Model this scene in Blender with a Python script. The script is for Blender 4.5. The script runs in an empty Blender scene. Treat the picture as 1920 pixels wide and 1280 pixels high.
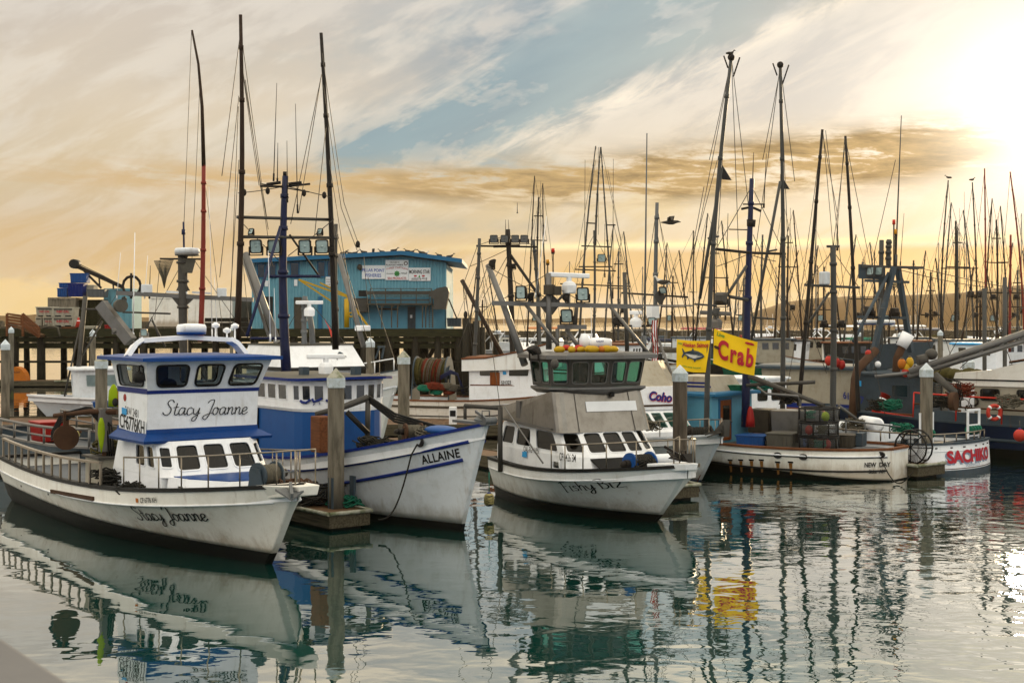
import bpy, bmesh, math, random
from mathutils import Vector, Matrix
from mathutils.geometry import tessellate_polygon
R = math.radians
scene = bpy.context.scene
COL = scene.collection
# ------------------------------------------------------------------ camera
# eye 5 m above the water on the quay, looking along +Y; F is the focal length in photograph pixels (1920 wide)
F, HZ, CX, EYE = 2667.0, 596.0, 960.0, 5.0
cam = bpy.data.cameras.new("camera")
cam.sensor_width = 36.0
cam.lens = 36.0 * F / 1920.0
cam.shift_y = -(640.0 - HZ) / 1920.0
cam.clip_start, cam.clip_end = 0.1, 9000.0
cam.dof.use_dof = True
cam.dof.focus_distance = 38.0
cam.dof.aperture_fstop = 9.0
camo = bpy.data.objects.new("camera", cam)
camo.location = (0, 0, EYE)
camo.rotation_euler = (R(90), 0, 0)
COL.objects.link(camo)
scene.camera = camo
scene.view_settings.view_transform = 'Standard'
scene.view_settings.look = 'None'
scene.view_settings.exposure = 0.0
scene.view_settings.gamma = 1.0
scene.view_settings.use_curve_mapping = False
scene.cycles.max_bounces = 8
scene.cycles.transparent_max_bounces = 16
scene.cycles.caustics_reflective = False
scene.cycles.caustics_refractive = False
# ------------------------------------------------------------------ node expression helper
def lin(c):
    if isinstance(c, str):
        c = [int(c[i:i+2], 16) / 255 for i in (0, 2, 4)]
    return tuple((x / 12.92 if x <= .04045 else ((x + .055) / 1.055) ** 2.4) for x in c) + (1.0,)
class E:
    nt = None
    def __init__(s, sock): s.s = sock
    def _m(op, *a, clamp=False):
        n = E.nt.nodes.new('ShaderNodeMath'); n.operation = op; n.use_clamp = clamp
        for i, x in enumerate(a):
            if isinstance(x, E): E.nt.links.new(x.s, n.inputs[i])
            else: n.inputs[i].default_value = float(x)
        return E(n.outputs[0])
    def __add__(s, o): return E._m('ADD', s, o)
    def __radd__(s, o): return E._m('ADD', o, s)
    def __sub__(s, o): return E._m('SUBTRACT', s, o)
    def __rsub__(s, o): return E._m('SUBTRACT', o, s)
    def __mul__(s, o): return E._m('MULTIPLY', s, o)
    def __rmul__(s, o): return E._m('MULTIPLY', o, s)
    def __truediv__(s, o): return E._m('DIVIDE', s, o)
    def __pow__(s, o): return E._m('POWER', s, o)
def sstep(x, a, b, lo=0.0, hi=1.0):
    n = E.nt.nodes.new('ShaderNodeMapRange'); n.interpolation_type = 'SMOOTHSTEP'
    E.nt.links.new(x.s, n.inputs[0])
    for i, v in enumerate((a, b, lo, hi)): n.inputs[i + 1].default_value = v
    return E(n.outputs[0])
def vec(x, y, z=0.0):
    n = E.nt.nodes.new('ShaderNodeCombineXYZ')
    for i, v in enumerate((x, y, z)):
        if isinstance(v, E): E.nt.links.new(v.s, n.inputs[i])
        else: n.inputs[i].default_value = v
    return E(n.outputs[0])
def noise(v, scale=1.0, detail=4.0, rough=.55, dist=0.0):
    n = E.nt.nodes.new('ShaderNodeTexNoise')
    E.nt.links.new(v.s, n.inputs['Vector'])
    n.inputs['Scale'].default_value = scale; n.inputs['Detail'].default_value = detail
    n.inputs['Roughness'].default_value = rough; n.inputs['Distortion'].default_value = dist
    return E(n.outputs[0])
def mixc(f, a, b, mode='MIX'):
    n = E.nt.nodes.new('ShaderNodeMix'); n.data_type = 'RGBA'; n.blend_type = mode
    for i, x in ((0, f), (6, a), (7, b)):
        if isinstance(x, E): E.nt.links.new(x.s, n.inputs[i])
        else:
            n.inputs[i].default_value = x if i else float(x)
    return E(n.outputs[2])
def ramp(x, stops):
    n = E.nt.nodes.new('ShaderNodeValToRGB')
    E.nt.links.new(x.s, n.inputs[0])
    el = n.color_ramp.elements
    while len(el) < len(stops): el.new(.5)
    for e_, (p, c) in zip(el, stops): e_.position = p; e_.color = c
    return E(n.outputs[0])
def expo(x): return E._m('EXPONENT', x)
def clampE(x): return E._m('ADD', x, 0.0, clamp=True)
# ------------------------------------------------------------------ world: evening sky, thin cirrus, a dark cloud bank, glow round the low sun
SUN_AZ, SUN_EL = R(20.5), R(8.0)
world = bpy.data.worlds.new("World"); scene.world = world
world.use_nodes = True
nt = E.nt = world.node_tree
nt.nodes.clear()
tc = nt.nodes.new('ShaderNodeTexCoord')
sep = nt.nodes.new('ShaderNodeSeparateXYZ')
nt.links.new(tc.outputs['Generated'], sep.inputs[0])
dx, dy, dz = (E(o) for o in sep.outputs)
a = E._m('ARCTAN2', dx, dy) * 2.667           # azimuth; 1 unit = 1000 photo pixels
e = E._m('ARCSINE', dz) * 2.667               # elevation in the same unit
sky = nt.nodes.new('ShaderNodeTexSky'); sky.sky_type = 'NISHITA'; sky.sun_disc = False
sky.sun_elevation = SUN_EL; sky.sun_rotation = SUN_AZ; sky.air_density = 1.2; sky.dust_density = 2.0
def lc(h, k=1.0):
    c = lin(h); return (c[0] * k, c[1] * k, c[2] * k, 1)
# warm veil by elevation, left and right sides
eN = clampE(e / 0.65)
veilL = ramp(eN, [(0, lc('f4cf86')), (.07, lc('f5cc74')), (.16, lc('e9c379')), (.30, lc('dcc49a')), (.42, lc('e0caa2')), (.60, lc('e6d5ba')), (.82, lc('dccfbe')), (1, lc('d3cdc6'))])
veilR = ramp(eN, [(0, lc('fbd07a')), (.08, lc('f8c968')), (.17, lc('f2ca74')), (.30, lc('f3dba4')), (.45, lc('f5e6c6')), (.62, lc('eee6d8')), (.82, lc('d9d9d6')), (1, lc('c4cdd2'))])
veil = mixc(sstep(a, -.55, .45), veilL, veilR)
# streaky cirrus texture along a rising diagonal
u = a * .90 + e * .44
w = e * .90 - a * .44
st = noise(vec(u * 2.6, w * 9.0, .3), 1.6, 7, .62, .35)
st2 = noise(vec(u * 1.3, w * 4.5, 2.3), 1.2, 5, .55, .5)
puff = noise(vec(a * 7, e * 15, 4.4), 1.3, 6, .62, .2)
veil = mixc(clampE(sstep(st, .42, .60) * .85), veil, mixc(.5, veil, lc('fff8ea')))
veil = mixc(clampE(sstep(st, .56, .36) * sstep(e, .22, .42) * sstep(a, -.5, .1) * .5), veil, lc('a3b0ba'))
veil = mixc(clampE(sstep(st2, .35, .62) * sstep(e, .10, .3) * .38), mixc(.35, veil, lc('b8b2ae')), veil)
# blue openings
def blob(ca, ce, ra, re, rot, soft=1.0):
    c, s_ = math.cos(rot), math.sin(rot)
    p = (a - ca) * c + (e - ce) * s_
    q = (e - ce) * c - (a - ca) * s_
    d = (p / ra) ** 2.0 + (q / re) ** 2.0
    return expo(d * (-1.0 * soft))
blue = blob(.07, .452, .32, .068, .42) * 1.7 + blob(-.20, .335, .24, .05, .10) * .95 + blob(.20, .46, .36, .05, .38) * .6 + blob(.50, .60, .62, .075, .12) * 1.15 + blob(.0, .28, .22, .03, -.1) * .5 + blob(.55, .10, .6, .025, 0) * .25 + blob(-.05, .17, .35, .02, 0) * .35
blue = clampE(blue * (sstep(st, .64, .42) * .75 + .42) * (sstep(puff, .72, .40) * .6 + .4) * sstep(e, .69, .59))
skyb = mixc(sstep(st2, .3, .7), lc('3a80a4'), lc('6c9fb6'))
col = mixc(blue, veil, skyb)
# bright cirrus streaks beside the opening
stk = clampE(blob(.33, .455, .42, .020, .40) * sstep(st, .42, .66) * 1.1 + blob(-.16, .47, .36, .05, .45) * sstep(st2, .35, .6) * .5)
col = mixc(stk, col, lc('fdf3e2'))
# sun glow
ga = a - SUN_AZ * 2.667
ge = e - SUN_EL * 2.667 * 1.0
d2 = (ga * ga) + (ge * ge) * 1.15
glow = expo(d2 * -9.0)
glow2 = expo(d2 * -46.0)
# dark banks of cloud
bankn = noise(vec(a * 5.0 + e * 6, e * 26.0, 1.1), 1.5, 7, .64, .25)
bank = blob(.47, .285, .40, .040, .07) * 1.35 + blob(.0, .250, .50, .032, .0) * .85 + blob(-.62, .255, .35, .03, .0) * .5 + blob(.74, .30, .14, .045, .12) * .7
bank = clampE(bank * sstep(bankn, .34, .58) * 1.35)
bankc = mixc(sstep(bankn, .38, .72), lc('c6a674'), lc('675a46'))
bankc = mixc(sstep(a, .1, -.5), bankc, lc('d3b282'))
lowb = sstep(a, -.25, .15) * sstep(e, .020, .060) * sstep(e + (st2 - .5) * .02, .134, .120)
lowbL = sstep(a, -.3, -.55) * sstep(e, .03, .10) * sstep(e, .24, .14)
edge = clampE(blob(.45, .138, .60, .007, .012) * 1.0) * sstep(a, -.25, .1)
# cumulus heads on the left horizon
cu = clampE(sstep(puff + (e * -7.0), -.12, .10) * sstep(a, -.62, -.80) * .8)
col = mixc(clampE(glow * .70), col, lc('fff8ec', 1.2))
col = mixc(clampE(lowb * .62), col, mixc(clampE(glow * .9), lc('d9ae66'), lc('f2b956', 1.1)))
col = mixc(clampE(lowbL * .5), col, lc('d4ae78'))
col = mixc(cu, col, lc('f6d596'))
col = mixc(clampE(edge * 1.0), col, lc('fff0b8', 1.1))
col = mixc(bank, col, bankc)
col = mixc(clampE(glow2 * .95), col, (1.9, 1.72, 1.4, 1))
# the rest of the dome: unseen overcast behind and overhead, invented bright to light viewer-facing sides, part clear
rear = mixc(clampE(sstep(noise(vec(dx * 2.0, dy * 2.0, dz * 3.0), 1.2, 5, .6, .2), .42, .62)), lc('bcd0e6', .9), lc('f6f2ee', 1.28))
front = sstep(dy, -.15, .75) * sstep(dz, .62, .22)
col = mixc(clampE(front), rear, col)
# Nishita sky shows through wherever the veil is thin
nis = mixc(1.0, E(sky.outputs[0]), (1.0, 1.0, 1.0, 1), 'MULTIPLY')
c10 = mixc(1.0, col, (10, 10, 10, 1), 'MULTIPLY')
c10 = mixc(1.0, c10, ramp(sstep(e, .57, .74), [(0, (1, 1, 1, 1)), (1, (2.1, 1.86, 1.46, 1))]), 'MULTIPLY')  # unseen sky above the view, brightened and warmed to lift the water reflection
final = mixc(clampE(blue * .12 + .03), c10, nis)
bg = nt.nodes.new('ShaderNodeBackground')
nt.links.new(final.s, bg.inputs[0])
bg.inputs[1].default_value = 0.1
out = nt.nodes.new('ShaderNodeOutputWorld')
nt.links.new(bg.outputs[0], out.inputs[0])
# ------------------------------------------------------------------ sun, low ahead on the right behind thin cloud
sun = bpy.data.lights.new("sun", 'SUN'); sun.energy = 2.6; sun.angle = R(3.0); sun.color = (1.0, .74, .42)
suno = bpy.data.objects.new("sun", sun); COL.objects.link(suno)
sd = Vector((math.sin(SUN_AZ) * math.cos(SUN_EL), math.cos(SUN_AZ) * math.cos(SUN_EL), math.sin(SUN_EL)))
suno.rotation_euler = sd.to_track_quat('Z', 'Y').to_euler()
suno.location = (60, 160, 60)
# ------------------------------------------------------------------ materials
def new_mat(name):
    m = bpy.data.materials.new(name); m.use_nodes = True
    nt = E.nt = m.node_tree
    return m, nt, nt.nodes['Principled BSDF']
def objvec(sx=1, sy=1, sz=1):
    t = E.nt.nodes.new('ShaderNodeTexCoord'); mp = E.nt.nodes.new('ShaderNodeMapping')
    E.nt.links.new(t.outputs['Object'], mp.inputs[0]); mp.inputs['Scale'].default_value = (sx, sy, sz)
    return E(mp.outputs[0])
def bump(p, h, dist=.01, strength=.6):
    b = E.nt.nodes.new('ShaderNodeBump'); b.inputs['Strength'].default_value = strength; b.inputs['Distance'].default_value = dist
    E.nt.links.new(h.s, b.inputs['Height']); E.nt.links.new(b.outputs[0], p.inputs['Normal'])
DARKER = {'aluminium': .6, 'dull_aluminium': .5, 'galvanised_steel': .6, 'stainless_rail': .7, 'grey_tote': .6, 'brown_fibre_box': .55, 'deck_grey': .5, 'rope_grey': .55, 'net_red': .6, 'net_olive': .55, 'net_teal': .55, 'grey_blue': .5, 'navy_hull': .6, 'cream_paint': .62, 'brown_board': .6, 'rusty_steel': .6, 'red_plastic': .75, 'neon_cloth': .75, 'orange_plastic': .75, 'yellow_plastic': .8, 'pile_cap_mossy': .7, 'fender_cream': .75, 'building_blue': 1.2, 'quay_board': .42, 'buoy_coral': .8, 'blue_plastic': .75, 'bin_white': .8, 'rusty': .6}
def paint(name, c, rough=.45, dirt=None, amt=.25, streak=0.0, rust=None, metal=0.0, bmp=.0, scale=1.0, spec=.25, scum=None):
    m, nt, p = new_mat(name)
    k_ = DARKER.get(name, 1.0) * (1.0 if any(w in name for w in ('white', 'flag', 'letter', 'cap', 'sticker', 'lamp', 'lens', 'plumage')) else .74)
    c = tuple(x * k_ for x in lin(c)[:3]) + (1,); dirt = tuple(x * k_ for x in lin(dirt)[:3]) + (1,) if dirt else tuple(x * .45 for x in c[:3]) + (1,)
    n1 = noise(objvec(1.7 * scale, 1.7 * scale, 1.7 * scale), 1.0, 6, .65, .3)
    n2 = noise(objvec(14 * scale, 14 * scale, 9 * scale), 1.0, 4, .7)
    f = clampE(sstep(n1, .42, .75) * amt + sstep(n2, .52, .85) * amt * .7)
    colr = mixc(f, c, dirt)
    if streak:
        s1 = noise(objvec(9, 9, .55), 1.0, 4, .6)
        s2 = noise(objvec(1.1, 1.1, .9), 1.0, 3, .5)
        colr = mixc(clampE(sstep(s1, .54, .78) * sstep(s2, .42, .7) * streak), colr, lin(rust or '8a6a44'))
    if scum:  # grime band along the waterline and blotches of patched paint
        sp = nt.nodes.new('ShaderNodeSeparateXYZ'); nt.links.new(objvec().s, sp.inputs[0]); z = E(sp.outputs[2])
        g_ = noise(objvec(3.2, 3.2, 1.1), 1.0, 6, .7, .3); b_ = noise(objvec(.9, .9, 1.6), 1.0, 3, .5)
        colr = mixc(clampE(sstep(z + (g_ - .5) * .75, .66, .20) * .6), colr, lin(scum))
        colr = mixc(clampE(sstep(b_, .58, .64) * .22), colr, lin('f0f0ee'))
        s3 = noise(objvec(4.5, 4.5, .22), 1.0, 5, .65)
        colr = mixc(clampE(sstep(s3, .58, .76) * .35), colr, lin('8a7a62'))
    nt.links.new(colr.s, p.inputs['Base Color'])
    r = E._m('ADD', n2 * .22, rough - .08)
    nt.links.new(r.s, p.inputs['Roughness'])
    p.inputs['Metallic'].default_value = metal
    p.inputs['Specular IOR Level'].default_value = spec
    if bmp: bump(p, n2 + n1 * .6, bmp)
    return m
def wood(name, c1, c2, axis=0, rough=.75, sc=1.0):
    m, nt, p = new_mat(name)
    s = [18 * sc, 18 * sc, 18 * sc]; s[axis] = 1.3 * sc
    n1 = noise(objvec(*s), 1.0, 5, .65, .4); n2 = noise(objvec(1.5, 1.5, 1.5), 1.0, 3, .5)
    nt.links.new(mixc(clampE(sstep(n1, .35, .7) * .8 + n2 * .3), lin(c1), lin(c2)).s, p.inputs['Base Color'])
    p.inputs['Roughness'].default_value = rough; p.inputs['Specular IOR Level'].default_value = .2
    bump(p, n1, .008)
    return m
def glass(name, tint, opac=.0, rough=.02):
    m, nt, p = new_mat(name)
    nt.nodes.remove(p)
    tr = nt.nodes.new('ShaderNodeBsdfTransparent'); tr.inputs[0].default_value = tint
    gl = nt.nodes.new('ShaderNodeBsdfGlossy'); gl.inputs[1].default_value = rough
    lw = nt.nodes.new('ShaderNodeLayerWeight'); lw.inputs[0].default_value = .5
    mx = nt.nodes.new('ShaderNodeMixShader')
    f = clampE((E(lw.outputs[1]) ** 5.0) * .8 + (.03 + opac))
    nt.links.new(f.s, mx.inputs[0]); nt.links.new(tr.outputs[0], mx.inputs[1]); nt.links.new(gl.outputs[0], mx.inputs[2])
    nt.links.new(mx.outputs[0], nt.nodes['Material Output'].inputs[0])
    return m
def concrete(name, c, dark, wet_z=0.55, moss='4a4d22'):
    m, nt, p = new_mat(name)
    v = objvec(1, 1, 1)
    n1 = noise(objvec(7, 7, 1.0), 1.0, 6, .7, .3); n2 = noise(objvec(40, 40, 30), 1.0, 3, .7); n3 = noise(objvec(2.3, 2.3, 1.2), 1, 5, .6)
    sp = nt.nodes.new('ShaderNodeSeparateXYZ'); nt.links.new(v.s, sp.inputs[0]); z = E(sp.outputs[2])
    cc = mixc(clampE(sstep(n1, .38, .7) * .75 + n2 * .2), lin(c), lin(dark))
    wet = sstep(z + (n1 - .5) * .9, wet_z + .7, wet_z - .25)
    cc = mixc(clampE(wet), cc, lin('1b1a12'))
    cc = mixc(clampE(wet * sstep(n3, .5, .62) * .6), cc, lin(moss))
    nt.links.new(cc.s, p.inputs['Base Color']); p.inputs['Roughness'].default_value = .85
    bump(p, n2 + n1, .012)
    return m
M = {}
M['white'] = paint('white_paint', 'e8eaed', .4, '8f8a80', .3, .35, '9c8a6c')
M['hull_white'] = paint('hull_white', 'eaebea', .35, 'a08f72', .22, .45, '8d6d45', bmp=.004, scum='7a6c50')
M['hull_cream'] = paint('hull_cream_white', 'ece9e1', .4, '97855f', .24, .5, '8a5d2c', bmp=.004, scum='7d6338')
M['hull_grey'] = paint('hull_grey_white', 'dbe0e6', .42, '8a8578', .3, .4, '80694b', bmp=.003, scum='80765f')
M['wall_white'] = paint('cabin_white', 'f0f2f6', .35, '9a968a', .24, .32, '8f8468')
M['blue'] = paint('blue_trim', '0a4690', .4, '0d2a5c', .35, spec=.18)
M['blue_deep'] = paint('deep_blue', '0c2a7c', .45, '0a1a48', .3, spec=.18)
M['royal'] = paint('house_blue', '0d549c', .5, '14397a', .3, .2, '0f2c58')
M['navy'] = paint('navy_hull', '17335f', .35, '0f1f38', .4, .2, '5b4a3c')
M['lightblue'] = paint('light_blue', '68b0ce', .5, '3c7f9c', .25, .25, '3e7288')
M['skyblue'] = paint('building_blue', '6fa6b8', .6, '3a7c96', .25, .35, '46707c')
M['roofblue'] = paint('roof_blue', '21719f', .5, '16507c', .25)
M['teal'] = paint('grey_blue', '5b6f7e', .55, '39464e', .5, .8, '6b4a30')
M['cream'] = paint('cream_paint', 'e6dcc6', .45, '8f7f5e', .4, .6, '7a5c38')
M['black'] = paint('black_paint', '101114', .5, '1c1a17', .5, spec=.25)
M['boot'] = paint('bottom_paint', '0a0d0c', .6, '161c12', .5, spec=.12)
M['rubber'] = paint('black_rubber', '0c0c0c', .6, spec=.25)
M['alu'] = paint('aluminium', '9c9a98', .42, '6b6356', .35, .3, '6d5a48', metal=.55)
M['alu_dark'] = paint('dull_aluminium', '77746f', .55, '4c463c', .4, .3, '584737', metal=.35)
M['alu_sheet'] = paint('sheet_aluminium', '97948f', .36, '5e574d', .5, .9, '4c443a', metal=.85)
M['steel'] = paint('galvanised_steel', '8a8e91', .45, '5a5a55', .35, .2, '6b4a30', metal=.4)
M['stainless'] = paint('stainless_rail', 'b7ab9a', .28, '7a6a55', .3, metal=.8)
M['mast_dark'] = paint('dark_mast', '2a2522', .6, '141110', .5, spec=.2)
M['mast_brown'] = paint('brown_mast', '38281e', .65, '1c140f', .5, spec=.2)
M['mast_navy'] = paint('navy_mast', '141f4a', .4, '0b1128', .5)
M['mast_grey'] = paint('grey_mast', '4b4c4b', .5, '43423e', .4, .3, '5e4632')
M['rust'] = paint('rusty_steel', '6b4a34', .8, '3a271b', .6)
M['redpole'] = paint('red_pole', '8a2e22', .5, '4c1a14', .4)
M['wire'] = paint('rigging_wire', '4a4640', .5, metal=.3)
M['rope'] = paint('rope_grey', '8d8676', .9, '4f4a3c', .6, bmp=.004, scale=4)
M['rope_dark'] = paint('rope_dark', '2c2b27', .9, '15140f', .6, bmp=.004, scale=4)
M['rope_green'] = paint('rope_green', '1f8f7c', .9, '115648', .5, bmp=.004, scale=4)
M['net_red'] = paint('net_red', '8f3a22', .95, '4f2013', .7, bmp=.02, scale=4)
M['net_green'] = paint('net_olive', '6a6230', .95, '3a3418', .7, bmp=.02, scale=4)
M['net_teal'] = paint('net_teal', '2a9a7a', .95, '145a48', .7, bmp=.02, scale=4)
M['pane_dark'] = paint('dark_pane', '0e1414', .06, '1a2020', .3, spec=.8)
M['pane_green'] = glass('green_glass', (.34, .66, .56, 1), .03)
M['pane'] = glass('window_glass', (.55, .62, .62, 1), .01)
M['pane_smoke'] = glass('smoked_glass', (.07, .08, .08, 1), .0)
M['lens'] = paint('lamp_glass', '9db3b2', .12, '4c5c5c', .6, spec=.8, scale=3)
M['lamp_red'] = paint('red_lens', 'c02818', .3)
M['lamp_amber'] = paint('amber_lens', 'c98a1e', .3)
M['red'] = paint('red_plastic', 'c0221c', .4, '6e1612', .3)
M['buoy_red'] = paint('buoy_coral', 'e0402f', .45, '9c2c20', .3)
M['orange'] = paint('orange_plastic', 'e08018', .5, '9c5410', .3)
M['yellow'] = paint('yellow_plastic', 'e8b81c', .45, 'a07a14', .3)
M['neon'] = paint('neon_cloth', 'b6d410', .8, '7f9410', .3)
M['orange_cloth'] = paint('orange_cloth', 'd8861c', .85, '94570f', .4)
M['bluetub'] = paint('blue_plastic', '1c62b4', .5, '123e74', .35)
M['bin_white'] = paint('bin_white', 'bfb9a8', .7, '7c7460', .45, .3)
M['wood_dark'] = wood('tarred_wood', '231f16', '0e0c08', 2)
M['wood_moss'] = wood('mossy_beam', '33331a', '15140b', 0)
M['planks'] = wood('dock_planks', '6e533a', '3f2e20', 1, sc=.7)
M['dock_side'] = wood('dock_timber', '5c5544', '2b261c', 0)
M['teak'] = wood('varnished_wood', '8a4a1e', '54290f', 2, .4)
M['brownbox'] = wood('brown_board', '7a4a2c', '4d2c18', 0, .7)
M['grey_box'] = paint('grey_tote', '7d7a70', .75, '4e4a40', .5, .4, '4f4738', bmp=.004)
M['fibre_box'] = paint('brown_fibre_box', '6f675a', .7, '3f382e', .5, .3, '5e4a34')
M['concrete'] = concrete('pile_concrete', '7d7566', '423c31')
M['concrete_dark'] = concrete('pile_concrete_dark', '5f5346', '2f271f', .7)
M['timber_pile'] = wood('timber_pile', '29251c', '0f0d09', 2)
M['cap_white'] = paint('pile_cap', 'c8d2da', .55, '5d6130', .6, .4, '6f6a4a')
M['cap_moss'] = paint('pile_cap_mossy', 'b9b8a8', .7, '55602a', 1.0, scale=2)
M['flag'] = paint('yellow_flag', 'f0c51a', .8, 'c79c14', .25)
M['sign_white'] = paint('sign_white', 'e3e5e8', .5, 'b7b9bc', .2)
M['ink'] = paint('black_lettering', '101114', .5)
M['ink_blue'] = paint('blue_lettering', '1a4aa8', .5)
M['ink_navy'] = paint('navy_lettering', '1c2d78', .5)
M['ink_red'] = paint('red_lettering', 'b01f30', .5)
M['ink_grey'] = paint('grey_lettering', '8796ad', .5)
M['ink_green'] = paint('green_lettering', '2f8a3c', .5)
M['sticker'] = paint('blue_sticker', '2a9ad8', .4)
M['deck'] = paint('deck_grey', '8b9199', .7, '5a5850', .35)
M['interior'] = paint('cabin_interior', '1f1d1b', .8, '0f0e0d', .5, spec=.1)
M['gull_white'] = paint('gull_plumage', 'c9c6c0', .8, '6a6660', .4)
M['gull_dark'] = paint('gull_dark_plumage', '3c3833', .8, '1e1c1a', .5)
M['quay'] = paint('quay_board', 'a9a8aa', .7, '75747a', .35, bmp=.003)
M['rustweep'] = paint('rust_weep', '9a6a34', .8, '6d4722', .5)
M['foam'] = paint('fender_cream', 'dfd08a', .6, '9a8d58', .35)
M['rock'] = paint('breakwater_rock', '4f4a3e', .9, '262219', .7, bmp=.05)
M['leaf'] = paint('tree_foliage', '3a3d1c', .9, '23240f', .6)
M['hill'] = None
def hill_mat():
    m, nt, p = new_mat('hill_grass')
    n1 = noise(objvec(.02, .02, .05), 1, 6, .6, .3); n2 = noise(objvec(.15, .15, .2), 1, 4, .6)
    nt.links.new(mixc(clampE(n1 * .8 + n2 * .4), lin('6e5330'), lin('4a381f')).s, p.inputs['Base Color'])
    p.inputs['Roughness'].default_value = 1.0; p.inputs['Specular IOR Level'].default_value = .1
    return m
M['hill'] = hill_mat()
def water_mat():
    m, nt, p = new_mat('harbour_water')
    t = nt.nodes.new('ShaderNodeTexCoord'); ov = E(t.outputs['Object'])
    sp = nt.nodes.new('ShaderNodeSeparateXYZ'); nt.links.new(ov.s, sp.inputs[0])
    x, y = E(sp.outputs[0]), E(sp.outputs[1])
    patch = noise(vec(x * .10, y * .06, 3.0), 1, 3, .5)
    w1 = noise(vec(x * 1.25, y * 1.5, 0.0), 1.0, 2, .45, .4)
    w2 = noise(vec(x * .42, y * .55, 5.0), 1.0, 2, .5, .3)
    w3 = noise(vec(x * 4.2, y * 5.0, 9.0), 1.0, 2, .5, .2)
    calm = sstep(x + (patch - .5) * 14.0, -4.0, 9.0) * .75 + .25 + sstep(x, 4.0, 13.0) * .9
    h = w1 * calm * 1.0 + w2 * 1.1 + w3 * calm * .12
    nt.nodes.remove(p)
    df = nt.nodes.new('ShaderNodeBsdfDiffuse'); df.inputs[0].default_value = (.003, .036, .029, 1)
    gl = nt.nodes.new('ShaderNodeBsdfGlossy'); gl.inputs[0].default_value = (1, 1, 1, 1); gl.inputs[1].default_value = .0
    fr = nt.nodes.new('ShaderNodeFresnel'); fr.inputs[0].default_value = 1.45
    mx = nt.nodes.new('ShaderNodeMixShader'); fac = clampE(E(fr.outputs[0]) * 1.55 + .06)
    b = nt.nodes.new('ShaderNodeBump'); b.inputs['Strength'].default_value = 1.0; b.inputs['Distance'].default_value = .0135
    nt.links.new(h.s, b.inputs['Height'])
    for n_ in (df, gl, fr): nt.links.new(b.outputs[0], n_.inputs['Normal'])
    nt.links.new(fac.s, mx.inputs[0]); nt.links.new(df.outputs[0], mx.inputs[1]); nt.links.new(gl.outputs[0], mx.inputs[2]); nt.links.new(mx.outputs[0], nt.nodes['Material Output'].inputs[0])
    return m
M['water'] = water_mat()
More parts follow.
